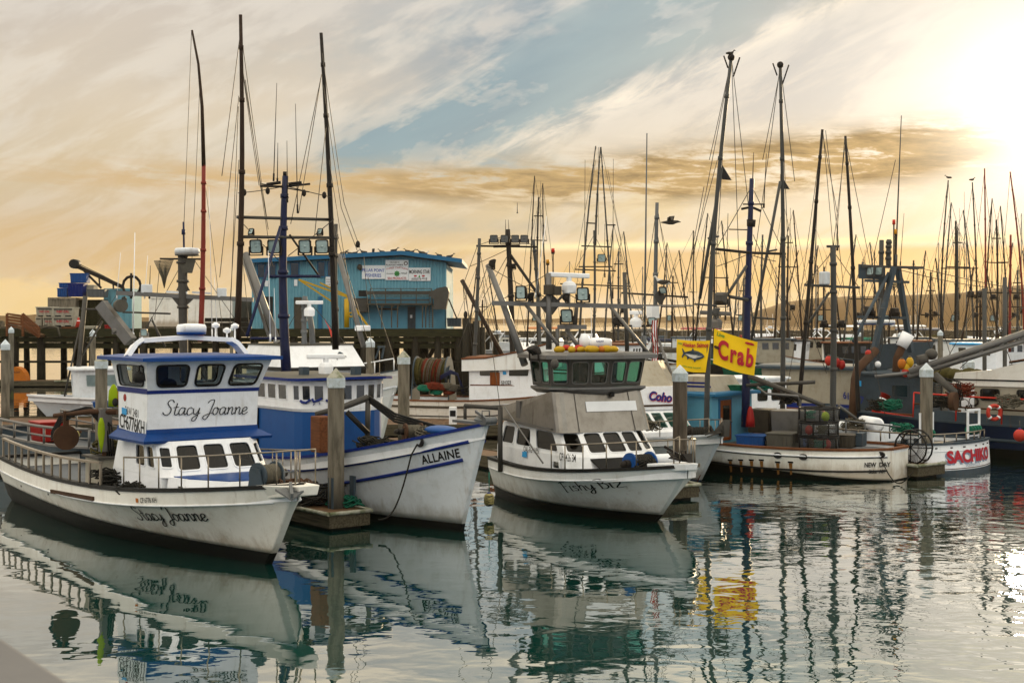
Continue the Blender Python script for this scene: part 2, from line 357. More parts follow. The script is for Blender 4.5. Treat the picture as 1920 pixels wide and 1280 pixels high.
# ------------------------------------------------------------------ mesh helpers
def V(*a): return Vector(a)
def rnd_poly(pts, r=.08, n=4):
    """round the corners of a planar polygon; r is a fraction of the shorter edge at each corner"""
    out = []; k = len(pts)
    pts = [Vector(p) for p in pts]
    for i in range(k):
        p, a_, b_ = pts[i], pts[i - 1], pts[(i + 1) % k]
        d = r * min((a_ - p).length, (b_ - p).length)
        s, t = p + (a_ - p).normalized() * d, p + (b_ - p).normalized() * d
        for j in range(n + 1):
            f = j / n
            out.append((1 - f) ** 2 * s + 2 * f * (1 - f) * p + f * f * t)
    return out
def normal_of(pts):
    n = Vector((0, 0, 0)); k = len(pts)
    for i in range(k):
        p, q = Vector(pts[i]), Vector(pts[(i + 1) % k])
        n += p.cross(q)
    return n.normalized() if n.length > 0 else V(0, 0, 1)
class MB:
    def __init__(s): s.v, s.f, s.m, s.sm = [], [], [], []
    def add(s, vs, fs, mi=0, sm=False):
        o = len(s.v); s.v += [tuple(v) for v in vs]
        for f in fs: s.f.append(tuple(i + o for i in f)); s.m.append(mi); s.sm.append(sm)
        return s
    def box(s, x0, x1, y0, y1, z0, z1, mi=0):
        return s.add([(x0, y0, z0), (x1, y0, z0), (x1, y1, z0), (x0, y1, z0), (x0, y0, z1), (x1, y0, z1), (x1, y1, z1), (x0, y1, z1)],
                     [(3, 2, 1, 0), (4, 5, 6, 7), (0, 1, 5, 4), (1, 2, 6, 5), (2, 3, 7, 6), (3, 0, 4, 7)], mi)
    def bar(s, p, q, w, h=None, mi=0, up=(0, 0, 1)):
        p, q = Vector(p), Vector(q); h = h or w; d = (q - p)
        if d.length < 1e-6: return s
        d.normalize(); up = Vector(up)
        if abs(d.dot(up)) > .98: up = V(1, 0, 0)
        sx = d.cross(up).normalized() * w / 2; sy = sx.cross(d).normalized() * h / 2
        vs = [p - sx - sy, p + sx - sy, p + sx + sy, p - sx + sy, q - sx - sy, q + sx - sy, q + sx + sy, q - sx + sy]
        return s.add(vs, [(3, 2, 1, 0), (4, 5, 6, 7), (0, 1, 5, 4), (1, 2, 6, 5), (2, 3, 7, 6), (3, 0, 4, 7)], mi)
    def tube(s, pts, r, n=6, mi=0, sm=True, closed=False):
        pts = [Vector(p) for p in pts]; k = len(pts)
        rr = r if isinstance(r, (list, tuple)) else [r] * k
        if len(rr) != k: rr = [rr[0] + (rr[-1] - rr[0]) * i / (k - 1) for i in range(k)]
        vs, fs = [], []; up = None
        for i, p in enumerate(pts):
            if closed: d = pts[(i + 1) % k] - pts[i - 1]
            else: d = pts[min(i + 1, k - 1)] - pts[max(i - 1, 0)]
            if d.length < 1e-9: d = V(0, 0, 1)
            d.normalize()
            if up is None:
                up = V(0, 0, 1) if abs(d.z) < .9 else V(1, 0, 0)
            x = d.cross(up)
            if x.length < 1e-4: x = d.cross(V(.3, 1, .2))
            x.normalize(); y = x.cross(d).normalized(); up = y
            for j in range(n):
                t = 2 * math.pi * j / n
                vs.append(p + (x * math.cos(t) + y * math.sin(t)) * rr[i])
        for i in range(k if closed else k - 1):
            a_, b_ = i * n, ((i + 1) % k) * n
            for j in range(n):
                jj = (j + 1) % n
                fs.append((a_ + j, a_ + jj, b_ + jj, b_ + j))
        s.add(vs, fs, mi, sm)
        if not closed:
            s.add(vs[:n], [tuple(range(n - 1, -1, -1))], mi); s.add(vs[-n:], [tuple(range(n))], mi)
        return s
    def cyl(s, p, q, r0, r1=None, n=12, mi=0): return s.tube([p, q], [r0, r0 if r1 is None else r1], n, mi)
    def ball(s, c, r, sc=(1, 1, 1), n=12, m=8, mi=0, rot=None):
        vs, fs = [], []
        for i in range(m + 1):
            t = math.pi * i / m
            for j in range(n):
                u = 2 * math.pi * j / n
                p = Vector((math.sin(t) * math.cos(u) * sc[0], math.sin(t) * math.sin(u) * sc[1], math.cos(t) * sc[2])) * r
                if rot: p = rot @ p
                vs.append(p + Vector(c))
        for i in range(m):
            for j in range(n):
                jj = (j + 1) % n
                fs.append((i * n + j, (i + 1) * n + j, (i + 1) * n + jj, i * n + jj))
        return s.add(vs, fs, mi, True)
    def slab(s, poly, v, mi=0):
        k = len(poly); v = Vector(v); p = [Vector(x) for x in poly]
        vs = p + [x + v for x in p]
        fs = [tuple(range(k - 1, -1, -1)), tuple(range(k, 2 * k))] + [(i, (i + 1) % k, (i + 1) % k + k, i + k) for i in range(k)]
        return s.add(vs, fs, mi)
    def wall(s, outer, holes, v, mi=0):
        """flat panel with real openings, thickness along v"""
        loops = [[Vector(p) for p in outer]] + [[Vector(p) for p in h] for h in holes]
        flat = [p for l in loops for p in l]
        tris = tessellate_polygon(loops)
        v = Vector(v); k = len(flat)
        s.add(flat + [p + v for p in flat], [t for t in tris] + [(t[2] + k, t[1] + k, t[0] + k) for t in tris], mi)
        for l in loops:
            n = len(l)
            s.add(l + [p + v for p in l], [(i, (i + 1) % n, (i + 1) % n + n, i + n) for i in range(n)], mi)
        return s
    def loft(s, rings, closed=True, caps=True, mi=0, sm=False):
        n = len(rings[0]); vs = [Vector(p) for r in rings for p in r]; fs = []
        for i in range(len(rings) - 1):
            for j in range(n if closed else n - 1):
                jj = (j + 1) % n
                fs.append((i * n + j, i * n + jj, (i + 1) * n + jj, (i + 1) * n + j))
        s.add(vs, fs, mi, sm)
        if caps and closed:
            s.add(rings[0], [tuple(range(n - 1, -1, -1))], mi); s.add(rings[-1], [tuple(range(n))], mi)
        return s
    def lathe(s, prof, c=(0, 0, 0), n=16, mi=0, sm=True):
        rings = [[V(c[0] + r * math.cos(2 * math.pi * j / n), c[1] + r * math.sin(2 * math.pi * j / n), c[2] + z) for j in range(n)] for r, z in prof]
        return s.loft(rings, True, True, mi, sm)
    def build(s, name, mats, parent=None, bev=0, **props):
        me = bpy.data.meshes.new(name)
        me.from_pydata(s.v, [], s.f)
        mats = mats if isinstance(mats, (list, tuple)) else [mats]
        for m in mats: me.materials.append(M[m] if isinstance(m, str) else m)
        for p, mi, sm in zip(me.polygons, s.m, s.sm): p.material_index = mi; p.use_smooth = sm
        bm = bmesh.new(); bm.from_mesh(me); bmesh.ops.remove_doubles(bm, verts=bm.verts, dist=1e-5); bmesh.ops.recalc_face_normals(bm, faces=bm.faces); bm.to_mesh(me); bm.free()
        o = bpy.data.objects.new(name, me); COL.objects.link(o)
        if parent: o.parent = parent
        if bev:
            b = o.modifiers.new('bevel', 'BEVEL'); b.width = bev; b.segments = 2; b.limit_method = 'ANGLE'
        for k, v in props.items(): o[k] = v
        return o
def empty(name, loc, label, cat, rz=0.0, group=None):
    o = bpy.data.objects.new(name, None); COL.objects.link(o); o.location = loc; o.rotation_euler = (0, 0, rz)
    o['label'] = label; o['category'] = cat
    if group: o['group'] = group
    return o
def tag(o, label, cat, group=None):
    o['label'] = label; o['category'] = cat
    if group: o['group'] = group
    return o
def W(px, py, z=0.0):
    d = F * (EYE - z) / (py - HZ); return V((px - CX) * d / F, d, z)
def P(px, py, Y): return V((px - CX) * Y / F, Y, EYE - (py - HZ) * Y / F)
# ------------------------------------------------------------------ lettering: 2-D meshes mapped onto a surface
def text2d(txt, bold=0.0, shear=0.0, space=1.0):
    cu = bpy.data.curves.new('lettering', 'FONT'); cu.body = txt; cu.offset = bold; cu.shear = shear; cu.space_character = space; cu.fill_mode = 'FRONT'
    ob = bpy.data.objects.new('lettering', cu); COL.objects.link(ob)
    dg = bpy.context.evaluated_depsgraph_get()
    me = bpy.data.meshes.new_from_object(ob.evaluated_get(dg))
    vs = [(v.co.x, v.co.y) for v in me.vertices]; fs = [tuple(p.vertices) for p in me.polygons]
    bpy.data.objects.remove(ob); bpy.data.curves.remove(cu); bpy.data.meshes.remove(me)
    return vs, fs
def spline(pts, n=5):
    out = []; k = len(pts)
    for i in range(k - 1):
        p0, p1, p2, p3 = pts[max(i - 1, 0)], pts[i], pts[i + 1], pts[min(i + 2, k - 1)]
        for j in range(n):
            t = j / n
            out.append(tuple(.5 * ((2 * p1[d]) + (-p0[d] + p2[d]) * t + (2 * p0[d] - 5 * p1[d] + 4 * p2[d] - p3[d]) * t * t + (-p0[d] + 3 * p1[d] - 3 * p2[d] + p3[d]) * t ** 3) for d in range(len(p1))))
    out.append(tuple(pts[-1])); return out
GL = {'S': (.66, [[(.64, .82), (.52, .98), (.3, .97), (.2, .8), (.33, .6), (.5, .42), (.48, .16), (.28, .0), (.06, .06), (-.04, .2)]]),
 't': (.40, [[(.22, .8), (.15, .3), (.17, .05), (.3, .01), (.42, .14)], [(.0, .5), (.38, .54)]]),
 'a': (.58, [[(.42, .42), (.25, .5), (.07, .36), (.05, .1), (.2, .0), (.37, .18), (.45, .48)], [(.45, .48), (.42, .12), (.5, .01), (.62, .14)]]),
 'c': (.44, [[(.38, .4), (.25, .5), (.07, .36), (.06, .1), (.2, .0), (.46, .14)]]),
 'y': (.52, [[(.02, .45), (.07, .15), (.19, .04), (.36, .2), (.45, .48)], [(.45, .48), (.4, .0), (.28, -.35), (.08, -.4), (.05, -.24), (.25, -.06), (.55, .14)]]),
 'J': (.56, [[(.12, .78), (.25, .95), (.55, .97), (.45, .4), (.32, -.1), (.12, -.32), (-.06, -.2), (.1, -.02), (.6, .14)]]),
 'o': (.50, [[(.3, .48), (.12, .44), (.04, .22), (.14, .01), (.32, .06), (.4, .3), (.28, .49), (.4, .4), (.54, .4)]]),
 'n': (.54, [[(.0, .42), (.08, .46), (.07, .0)], [(.07, .0), (.11, .3), (.26, .5), (.37, .42), (.36, .12), (.43, .01), (.56, .14)]]),
 'e': (.44, [[(.02, .18), (.3, .28), (.36, .42), (.24, .5), (.08, .38), (.05, .12), (.2, .0), (.46, .16)]]),
 'F': (.55, [[(.14, .95), (.12, .4), (.1, -.08), (.2, -.1)], [(-.05, .88), (.15, .98), (.5, .9)], [(.12, .5), (.42, .52)]]),
 'i': (.26, [[(.1, .5), (.08, .05), (.2, .0)], [(.02, .5), (.2, .5)]]),
 's': (.42, [[(.36, .42), (.2, .5), (.08, .4), (.18, .28), (.32, .16), (.22, .0), (.02, .06)]]),
 'h': (.54, [[(.1, .95), (.08, .0)], [(.08, .3), (.26, .5), (.4, .38), (.38, .0), (.46, -.05)]]),
 'B': (.58, [[(.1, .9), (.08, .0)], [(-.05, .88), (.3, .95), (.46, .75), (.3, .52), (.1, .5)], [(.1, .5), (.42, .46), (.5, .2), (.3, .0), (-.02, .02)]]),
 'z': (.46, [[(.02, .48), (.42, .5), (.04, .02), (.46, .04), (.5, .0)]]),
 ' ': (.34, [])}
def script2d(txt, width=.055, shear=.2, thin=.6):
    vs, fs, x = [], [], 0.0
    for ch in txt:
        adv, strokes = GL[ch]
        for st_ in strokes:
            p = spline(st_, 6); k = len(p); o = len(vs)
            for i in range(k):
                q, r_ = p[max(i - 1, 0)], p[min(i + 1, k - 1)]
                tx, ty = r_[0] - q[0], r_[1] - q[1]; l = math.hypot(tx, ty) or 1
                wd = width * .5 * (thin + (1 - thin) * abs(ty / l)) * (.55 if i in (0, k - 1) else 1)
                nx, ny = -ty / l * wd, tx / l * wd
                for sg in (1, -1):
                    X, Y = p[i][0] + nx * sg, p[i][1] + ny * sg
                    vs.append((x + X + Y * shear, Y))
            fs += [(o + 2 * i, o + 2 * i + 1, o + 2 * i + 3, o + 2 * i + 2) for i in range(k - 1)]
        x += adv
    return vs, fs
def put2d(name, shape, fn, mat, parent, **pr):
    """fn maps normalised (u across 0..1, v up in the same unit) to a 3-D point"""
    vs, fs = shape
    x0, x1 = min(v[0] for v in vs), max(v[0] for v in vs); w_ = x1 - x0
    mb = MB(); mb.add([fn((v[0] - x0) / w_, v[1] / w_) for v in vs], fs)
    return mb.build(name, mat, parent, **pr)
def text_plane(name, shape, p0, p1, up, mat, parent, off=(0, 0, 0), vs=1.0, **pr):
    p0, p1, up, off = Vector(p0), Vector(p1), Vector(up).normalized(), Vector(off); w_ = (p1 - p0)
    L_ = w_.length
    return put2d(name, shape, lambda u_, v_: p0 + w_ * u_ + up * (v_ * L_ * vs) + off, mat, parent, **pr)
# ------------------------------------------------------------------ boats
class Boat:
    """local frame: x to the bow, y to port, z up, origin at the stem on the waterline"""
    def __init__(b, name, label, X, Y, hx, hy, cat='fishing boat', group=None):
        b.th = math.atan2(hy, hx); b.o = V(X, Y, 0)
        b.r = empty(name, (X, Y, 0), label, cat, b.th, group)
        b.inv = Matrix.Rotation(-b.th, 3, 'Z')
    def loc(b, w): return b.inv @ (Vector(w) - b.o)
    def world(b, l): return b.inv.inverted() @ Vector(l) + b.o
    def q(b, px, py, Y): return b.loc(P(px, py, Y))
    def ray(b, px, py):
        o = b.loc((0, 0, EYE)); return o, b.loc(P(px, py, 10.0)) - o
    def onx(b, px, py, x): o, d = b.ray(px, py); return o + d * ((x - o.x) / d.x)
    def ony(b, px, py, y): o, d = b.ray(px, py); return o + d * ((y - o.y) / d.y)
    def onz(b, px, py, z): o, d = b.ray(px, py); return o + d * ((z - o.z) / d.z)
    def on(b, px, py, p, n):
        o, d = b.ray(px, py); p, n = Vector(p), Vector(n); return o + d * ((p - o).dot(n) / d.dot(n))
    # ---- hull
    def hull(b, L, B, bow, mid, stern, ov=1.2, sm=.5, pd=2.2, tr=.8, kw=.88, pw=1.7, fl=1.5, kz=0.0, rake=1.0, trake=.05, stem=.05,
             mat='hull_white', boot='boot', zb=(.25, .3), bw=.35, cap=('black', .12, .07), deck='deck', sstern=0.0, smid=.6, inner='white', tp=2):
        b.L, b.B, b.bow, b.mid, b.stern, b.ov = L, B, bow, mid, stern, ov
        b.k = dict(tp=tp, sm=sm, pd=pd, tr=tr, kw=kw, pw=pw, fl=fl, kz=kz, rake=rake, trake=trake, stem=stem, smid=smid)
        NS, NZ = 40, 14
        ss = [(i / NS) ** 1.5 for i in range(NS + 1)]
        zbf = lambda s: zb[0] + (zb[1] - zb[0]) * s
        mb = MB(); lo = MB()
        for m_, za, zc, nz in ((mb, zbf, b.sheer, NZ), (lo, lambda s: -.55, zbf, 3)):
            ring = []
            for s in ss:
                z0, z1 = za(s), zc(s)
                zs = [z0 + (z1 - z0) * j / nz for j in range(nz + 1)]
                if kz and m_ is mb: zs = sorted(zs + [max(z0 + .01, b.sheer(s) - kz), max(z0 + .02, b.sheer(s) - kz + .025)])
                ring.append([b.pt(s, z, -1) for z in reversed(zs)] + [b.pt(s, z, 1) for z in zs])
            m_.loft(ring, False, False, 0, True)
            n = len(ring[-1]); m_.add(ring[-1], [tuple(range(n))])
            m_.add(ring[0], [tuple(range(n))])
        b.hullo = mb.build('hull', mat, b.r)
        lo.build('bottom_paint', boot, b.r)
        # deck and inner bulwark
        dk = MB(); cw = cap[1]
        rd = []; rt = []
        for s in ss[1:]:
            z = b.sheer(s) - bw
            y = max(abs(b.pt(s, b.sheer(s), 1).y) - cw * .8, .01); x = b.pt(s, b.sheer(s), 1).x
            rd.append([V(x, -y, z), V(x, y, z)]); rt.append([V(x, -y, z + bw), V(x, -y, z), V(x, y, z), V(x, y, z + bw)])
        dk.loft(rd, False, False)
        dk.build('deck', deck, b.r)
        if bw > .08:
            iw = MB(); iw.loft([r_[:2] for r_ in rt], False, False); iw.loft([r_[2:] for r_ in rt], False, False)
            iw.add([rt[-1][0], rt[-1][1], rt[-1][2], rt[-1][3]], [(0, 1, 2, 3)])
            iw.build('bulwark', inner, b.r)
        # cap rail
        if cap[0]:
            cp = MB(); h = cap[2]
            for sd in (-1, 1):
                rg = []
                for s in ss:
                    p = b.pt(s, b.sheer(s), sd); yo = p.y + sd * .03; yi = p.y - sd * (cw if abs(p.y) > cw else abs(p.y))
                    rg.append([V(p.x, yo, p.z - h * .4), V(p.x, yo, p.z + h * .6), V(p.x, yi, p.z + h * .6), V(p.x, yi, p.z - h * .4)])
                cp.loft(rg, True, True)
            p, q_ = b.pt(1, b.sheer(1), -1), b.pt(1, b.sheer(1), 1)
            cp.box(p.x - .03, p.x + cw, p.y, q_.y, p.z - h * .4 + .002, p.z + h * .6 - .002)
            cp.build('cap_rail', cap[0], b.r)
        return b
    def sheer(b, s):
        m_ = b.k['smid']
        return b.mid + (b.bow - b.mid) * ((m_ - s) / m_) ** 2 if s < m_ else b.mid + (b.stern - b.mid) * ((s - m_) / (1 - m_)) ** 2
    def xstem(b, z): return b.ov * max(z, -.5) / b.bow if z < 0 else b.ov * (z / b.bow) ** b.k['rake']
    def half(b, s, z):
        k = b.k; S = b.sheer(s)
        def prof(B_, sm, p): 
            y = B_ * (1 - (1 - min(s / sm, 1)) ** p)
            if s > sm: y *= 1 + (k['tr'] - 1) * ((s - sm) / (1 - sm)) ** k['tp']
            return y
        d, wl = prof(b.B, k['sm'], k['pd']), prof(b.B * k['kw'], min(k['sm'] + .12, .95), k['pw'])
        if z < 0: return max(wl * (1 + .9 * z), .01) + k['stem']
        t = z / S
        if k['kz']:
            tk = 1 - k['kz'] / S
            if t < tk: g = (t / tk) ** k['fl'] * .97
            else: g = 1.0
        else: g = t ** k['fl']
        return wl + (d - wl) * g + k['stem']
    def pt(b, s, z, side):
        x0 = b.xstem(z); x1 = -b.L - b.k['trake'] * z
        return V(x0 + (x1 - x0) * s, side * b.half(s, z), z)
    def atx(b, x, z, side, off=0.0):
        x0 = b.xstem(z); x1 = -b.L - b.k['trake'] * z
        s = min(max((x - x0) / (x1 - x0), 0), 1)
        return V(x, side * (b.half(s, z) + off), z)
    def hit(b, px, py, side=-1):
        """where the view ray of a pixel first meets the hull side"""
        o, d = b.ray(px, py)
        def inside(t):
            p = o + d * t
            if p.z < 0 or p.z > b.bow or p.x > b.ov or p.x < -b.L: return False
            return p.y * side < abs(b.atx(p.x, p.z, side).y)
        t0 = min((-b.L - o.x) / d.x, (b.ov - o.x) / d.x) if abs(d.x) > 1e-6 else 1; t = max(t0, .5) - .2; st = .004
        for _ in range(6000):
            if inside(t): break
            t += st
        return o + d * t
    def hull_text(b, name, shape, pl, pr, mat, side=-1, vs=1.0):
        """lettering lying on the hull between two pixels of its baseline"""
        p0, p1 = b.hit(*pl, side), b.hit(*pr, side); L_ = (p1 - p0).length
        def fn(u_, v_):
            x = p0.x + (p1.x - p0.x) * u_; z = p0.z + (p1.z - p0.z) * u_ + v_ * L_ * vs
            return b.atx(x, z, side, .02)
        return put2d(name, shape, fn, mat, b.r)
    def strake(b, name, s0, s1, dz0, dz1, r, mat, sides=(-1, 1), n=24, flat=False):
        """half-round moulding along the hull, dz below the sheer"""
        for sd in sides:
            mb = MB(); pts = []
            for i in range(n + 1):
                s = s0 + (s1 - s0) * i / n; z = b.sheer(s) - (dz0 + (dz1 - dz0) * i / n)
                p = b.pt(s, z, sd); pts.append(p + V(0, sd * r * .35, 0))
            mb.tube(pts, r, 8); mb.build(name, mat, b.r)
    # ---- houses
    def house(b, name, base, top, z0, z1, mat, roof=None, ov=.12, rt=.06, ztop=None, capz=True):
        """base/top: plan outlines (x, y) anticlockwise"""
        mb = MB()
        r0 = [V(x, y, z0) for x, y in base]; r1 = [V(x, y, z1) for x, y in top]
        mb.loft([r0, r1], True, capz); o = mb.build(name, mat, b.r)
        if roof: b.roof(top, z1, roof, ov, rt)
        return r0, r1
    def roof(b, top, z, mat, ov=.12, t=.06, name='roof'):
        c = sum((V(x, y, 0) for x, y in top), V(0, 0, 0)) / len(top)
        pl = []
        for x, y in top:
            d = V(x, y, 0) - c; pl.append(V(x, y, 0) + V(math.copysign(ov, d.x), math.copysign(ov, d.y), 0))
        mb = MB(); mb.loft([[V(p.x, p.y, z + .002) for p in pl], [V(p.x, p.y, z + t) for p in pl], [V(p.x * .97 + c.x * .03, p.y * .9 + c.y * .1, z + t * 1.6) for p in pl]])
        return mb.build(name, mat, b.r)
    def window(b, pts, fm='black', pm='pane_dark', fw=.04, proud=.02, r=.18, parent=None, out=None, name='window', glassback=0.006):
        """a framed pane on the wall the points lie in; out: a point on the outer side"""
        pts = [Vector(p) for p in pts]; n = normal_of(pts); c = sum(pts, V(0, 0, 0)) / len(pts)
        out = Vector(out) if out is not None else V(c.x * 2, c.y * 2, c.z) - V(b.cx if hasattr(b, 'cx') else -4, 0, 0)
        if n.dot(out - c) < 0: n = -n
        o_ = rnd_poly(pts, r); i_ = [p + (c - p).normalized() * fw for p in o_]
        mb = MB(); mb.loft([[p - n * .004 for p in o_], [p + n * proud for p in o_], [p + n * proud for p in i_], [p + n * .002 for p in i_]], True, False)
        f = mb.build(name, fm, parent or b.r)
        pb = MB(); pb.add([p + n * glassback for p in i_], [tuple(range(len(i_)))]); pb.build('pane', pm, f)
        return f
    def row(b, p0, p1, p2, p3, n, gap=.25, m=.12, lo=.15, hi=.85, out=None, **kw):
        """n windows across the wall quad p0 p1 (bottom, left to right) p2 p3 (top, right to left)"""
        p0, p1, p2, p3 = (Vector(p) for p in (p0, p1, p2, p3))
        at = lambda u_, v_: (p0 * (1 - u_) + p1 * u_) * (1 - v_) + (p3 * (1 - u_) + p2 * u_) * v_
        wd = (1 - 2 * m) / n
        for i in range(n):
            a_, c_ = m + wd * (i + gap / 2), m + wd * (i + 1 - gap / 2)
            b.window([at(a_, lo), at(c_, lo), at(c_, hi), at(a_, hi)], out=out, **kw)
    # ---- rig
    def tube(b, name, pts, r, mat, n=6, parent=None):
        return MB().tube(pts, r, n).build(name, mat, parent or b.r)
    def spar(b, name, top, bot, Y, r0, r1, mat, Yt=None):
        """tapered spar from pixel bot (at depth Y) to pixel top"""
        p, q_ = b.q(*bot, Y), b.q(*top, Yt or Y)
        mb = MB(); n = 7
        bo = ((top[0] * 3 + bot[1]) % 7 - 3) / 3 * .011 * (q_ - p).length
        mb.tube([p + (q_ - p) * (i / n) + V(bo, bo, 0) * math.sin(math.pi * i / n) for i in range(n + 1)], [r0 + (r1 - r0) * i / n for i in range(n + 1)], 8)
        for f in (.3, .52, .74, .9):
            c = p + (q_ - p) * f + V(bo, bo, 0) * math.sin(math.pi * f); d = (q_ - p).normalized() * .06; rr = (r0 + (r1 - r0) * f) * 1.3
            mb.cyl(c - d, c + d, rr, rr, 8)
        return mb.build(name, mat, b.r)
    def wires(b, segs, Y, r=.011, mat='wire', name='rigging', sag=0.0):
        mb = MB()
        for sg in segs:
            (x0, y0), (x1, y1) = sg[0], sg[1]; Y0, Y1 = (sg[2], sg[3]) if len(sg) > 2 else (Y, Y)
            p, q_ = b.q(x0, y0, Y0), b.q(x1, y1, Y1)
            k = ((x0 * 7 + y1 * 3) % 10) / 10 * .022 * (q_ - p).length * max(0, 1 - abs((q_ - p).normalized().z)) * 1.2 + .004 * (q_ - p).length
            mb.tube([p.lerp(q_, t / 6) - V(k * .3, 0, k) * math.sin(math.pi * t / 6) for t in range(7)], r, 4)
        return mb.build(name, mat, b.r)
    def flood(b, c, size, face, parent=None, mat='mast_dark', lens='lens', roll=0.0, name='floodlight'):
        """square floodlight at local point c facing direction face"""
        c = Vector(c); f = Vector(face).normalized(); x = f.cross(V(0, 0, 1)).normalized(); y = x.cross(f).normalized(); s = size / 2
        sq = lambda k, d: rnd_poly([c + x * (-s * k) + y * (-s * k) + f * d, c + x * (s * k) + y * (-s * k) + f * d, c + x * (s * k) + y * (s * k) + f * d, c + x * (-s * k) + y * (s * k) + f * d], .18, 3)
        mb = MB(); mb.loft([sq(.45, -s * 1.0), sq(.8, -s * .55), sq(1, -.02), sq(1, .03), sq(.86, .03), sq(.84, .0)], True, False)
        mb.add(sq(.45, -s * 1.0), [tuple(range(16))])
        mb.bar(c - x * s * 1.12, c - x * s * 1.12 - V(0, 0, s * 1.25), .03, .05); mb.bar(c + x * s * 1.12, c + x * s * 1.12 - V(0, 0, s * 1.25), .03, .05)
        mb.bar(c - x * s * 1.12 - V(0, 0, s * 1.25), c + x * s * 1.12 - V(0, 0, s * 1.25), .05, .03)
        o = mb.build(name, mat, parent or b.r)
        lb = MB(); lp = sq(.85, .012); lb.add(lp, [tuple(range(len(lp)))]); lb.ball(c - f * .0, s * .22, (1, 1, 1), 8, 6); lb.build('lens', lens, o)
        return o
    def radar_dome(b, c, r=.3, h=.2, parent=None, mat='wall_white', base='blue'):
        mb = MB(); mb.lathe([(r * .7, 0), (r * .98, .02), (r, h * .3)], c, 20)
        o = mb.build('radar_dome', base, b.r)
        cb = MB(); cb.lathe([(r * 1.0, h * .3), (r * 1.02, h * .75), (r * .93, h * .97), (r * .4, h * 1.05), (.01, h * 1.06)], c, 20)
        cb.build('dome_cover', mat, o); return o
    def radar_bar(b, c, ln, d, mat='wall_white', parent=None):
        c, d = Vector(c), Vector(d).normalized()
        mb = MB(); mb.loft([[c + V(x * w_, y * w_, z) for x, y in ((-1, -.8), (1, -.8), (1, .8), (-1, .8))] for w_, z in ((.12, -.5), (.16, -.48), (.17, -.28), (.13, -.2), (.06, -.16), (.06, -.05))])
        o = mb.build('radar', mat, b.r)
        ab = MB(); ab.bar(c - d * ln / 2, c + d * ln / 2, .11, .13); ab.build('radar_antenna', mat, o, bev=.03)
        return o
    def whip(b, top, bot, Y, r=.014, mat='wall_white', name='antenna'):
        p, q_ = b.q(*bot, Y), b.q(*top, Y)
        mb = MB(); mb.tube([p, p + (q_ - p) * .08], r * 1.9, 6); mb.tube([p + (q_ - p) * .08, p + (q_ - p) * .5, q_], [r, r * .8, r * .5], 6)
        return mb.build(name, mat, b.r)
    def rail(b, name, pts, h, mat='stainless', r=.022, posts=None, mid=False):
        """guard rail: pts along the deck edge, raised by h, stanchions at the given indexes"""
        pts = [Vector(p) for p in pts]; up = V(0, 0, h)
        mb = MB(); mb.tube([p + up for p in pts], r, 6)
        if mid: mb.tube([p + up * .5 for p in pts], r * .7, 6)
        for i in (range(len(pts)) if posts is None else posts): mb.tube([pts[i], pts[i] + up], r * .85, 6)
        return mb.build(name, mat, b.r)
    def anchor(b, c, d, s=1.0, mat='steel'):
        c, d = Vector(c), Vector(d).normalized(); u_ = d.cross(V(0, 0, 1)).normalized()
        mb = MB(); mb.bar(c, c + d * .7 * s + V(0, 0, .10 * s), .05 * s, .07 * s)
        for sg in (-1, 1):
            mb.loft([[c + d * .62 * s, c + d * .15 * s + u_ * sg * .26 * s - V(0, 0, .02), c + d * .05 * s + u_ * sg * .05 * s - V(0, 0, .05)], [c + d * .62 * s - V(0, 0, .03), c + d * .15 * s + u_ * sg * .26 * s - V(0, 0, .06), c + d * .05 * s + u_ * sg * .05 * s - V(0, 0, .10)]])
        mb.tube([c + V(0, 0, .02) + u_ * .1 * s, c + u_ * .1 * s + V(0, 0, .2 * s), c - u_ * .1 * s + V(0, 0, .2 * s), c - u_ * .1 * s + V(0, 0, .02)], .02 * s, 6)
        return mb.build('anchor', mat, b.r)
    def winch(b, c, ax, w_=.5, r=.22, drum='rope', cheek='blue'):
        c, ax = Vector(c), Vector(ax).normalized(); mb = MB()
        for sg in (-1, 1): mb.cyl(c + ax * sg * w_ / 2, c + ax * sg * (w_ / 2 + .05), r * 1.25, r * 1.25, 18)
        f = ax.cross(V(0, 0, 1)).normalized()
        for sg in (-1, 1):
            e_ = c + ax * sg * (w_ / 2 + .075)
            mb.slab([e_ + f * r * 1.2 - V(0, 0, r * 1.5), e_ - f * r * 1.2 - V(0, 0, r * 1.5), e_ - f * r * .6 + V(0, 0, r * .7), e_ + f * r * .6 + V(0, 0, r * .7)], ax * .03)
        o = mb.build('anchor_winch', cheek, b.r)
        db = MB(); 
        for i in range(9):
            t = c + ax * (-w_ / 2 + w_ * (i + .5) / 9); db.cyl(t - ax * w_ / 18, t + ax * w_ / 18, r * (.98 + .05 * (i % 2)), r * (1.0 - .04 * (i % 2)), 16)
        db.build('rope_spool', drum, o)
        gb = MB(); e_ = c - ax * (w_ / 2 + .2); gb.cyl(e_, e_ + ax * .15, r * .5, r * .5, 10); gb.ball(e_ - ax * .05, r * .42, (1, 1, 1), 8, 6); gb.build('winch_motor', 'mast_dark', o)
        return o
def rect(x0, x1, y0, y1): return [(x0, y0), (x1, y0), (x1, y1), (x0, y1)]
def scal(pl, kx, ky, dx=0):
    cx = sum(p[0] for p in pl) / len(pl); return [(cx + (x - cx) * kx + dx, y * ky) for x, y in pl]
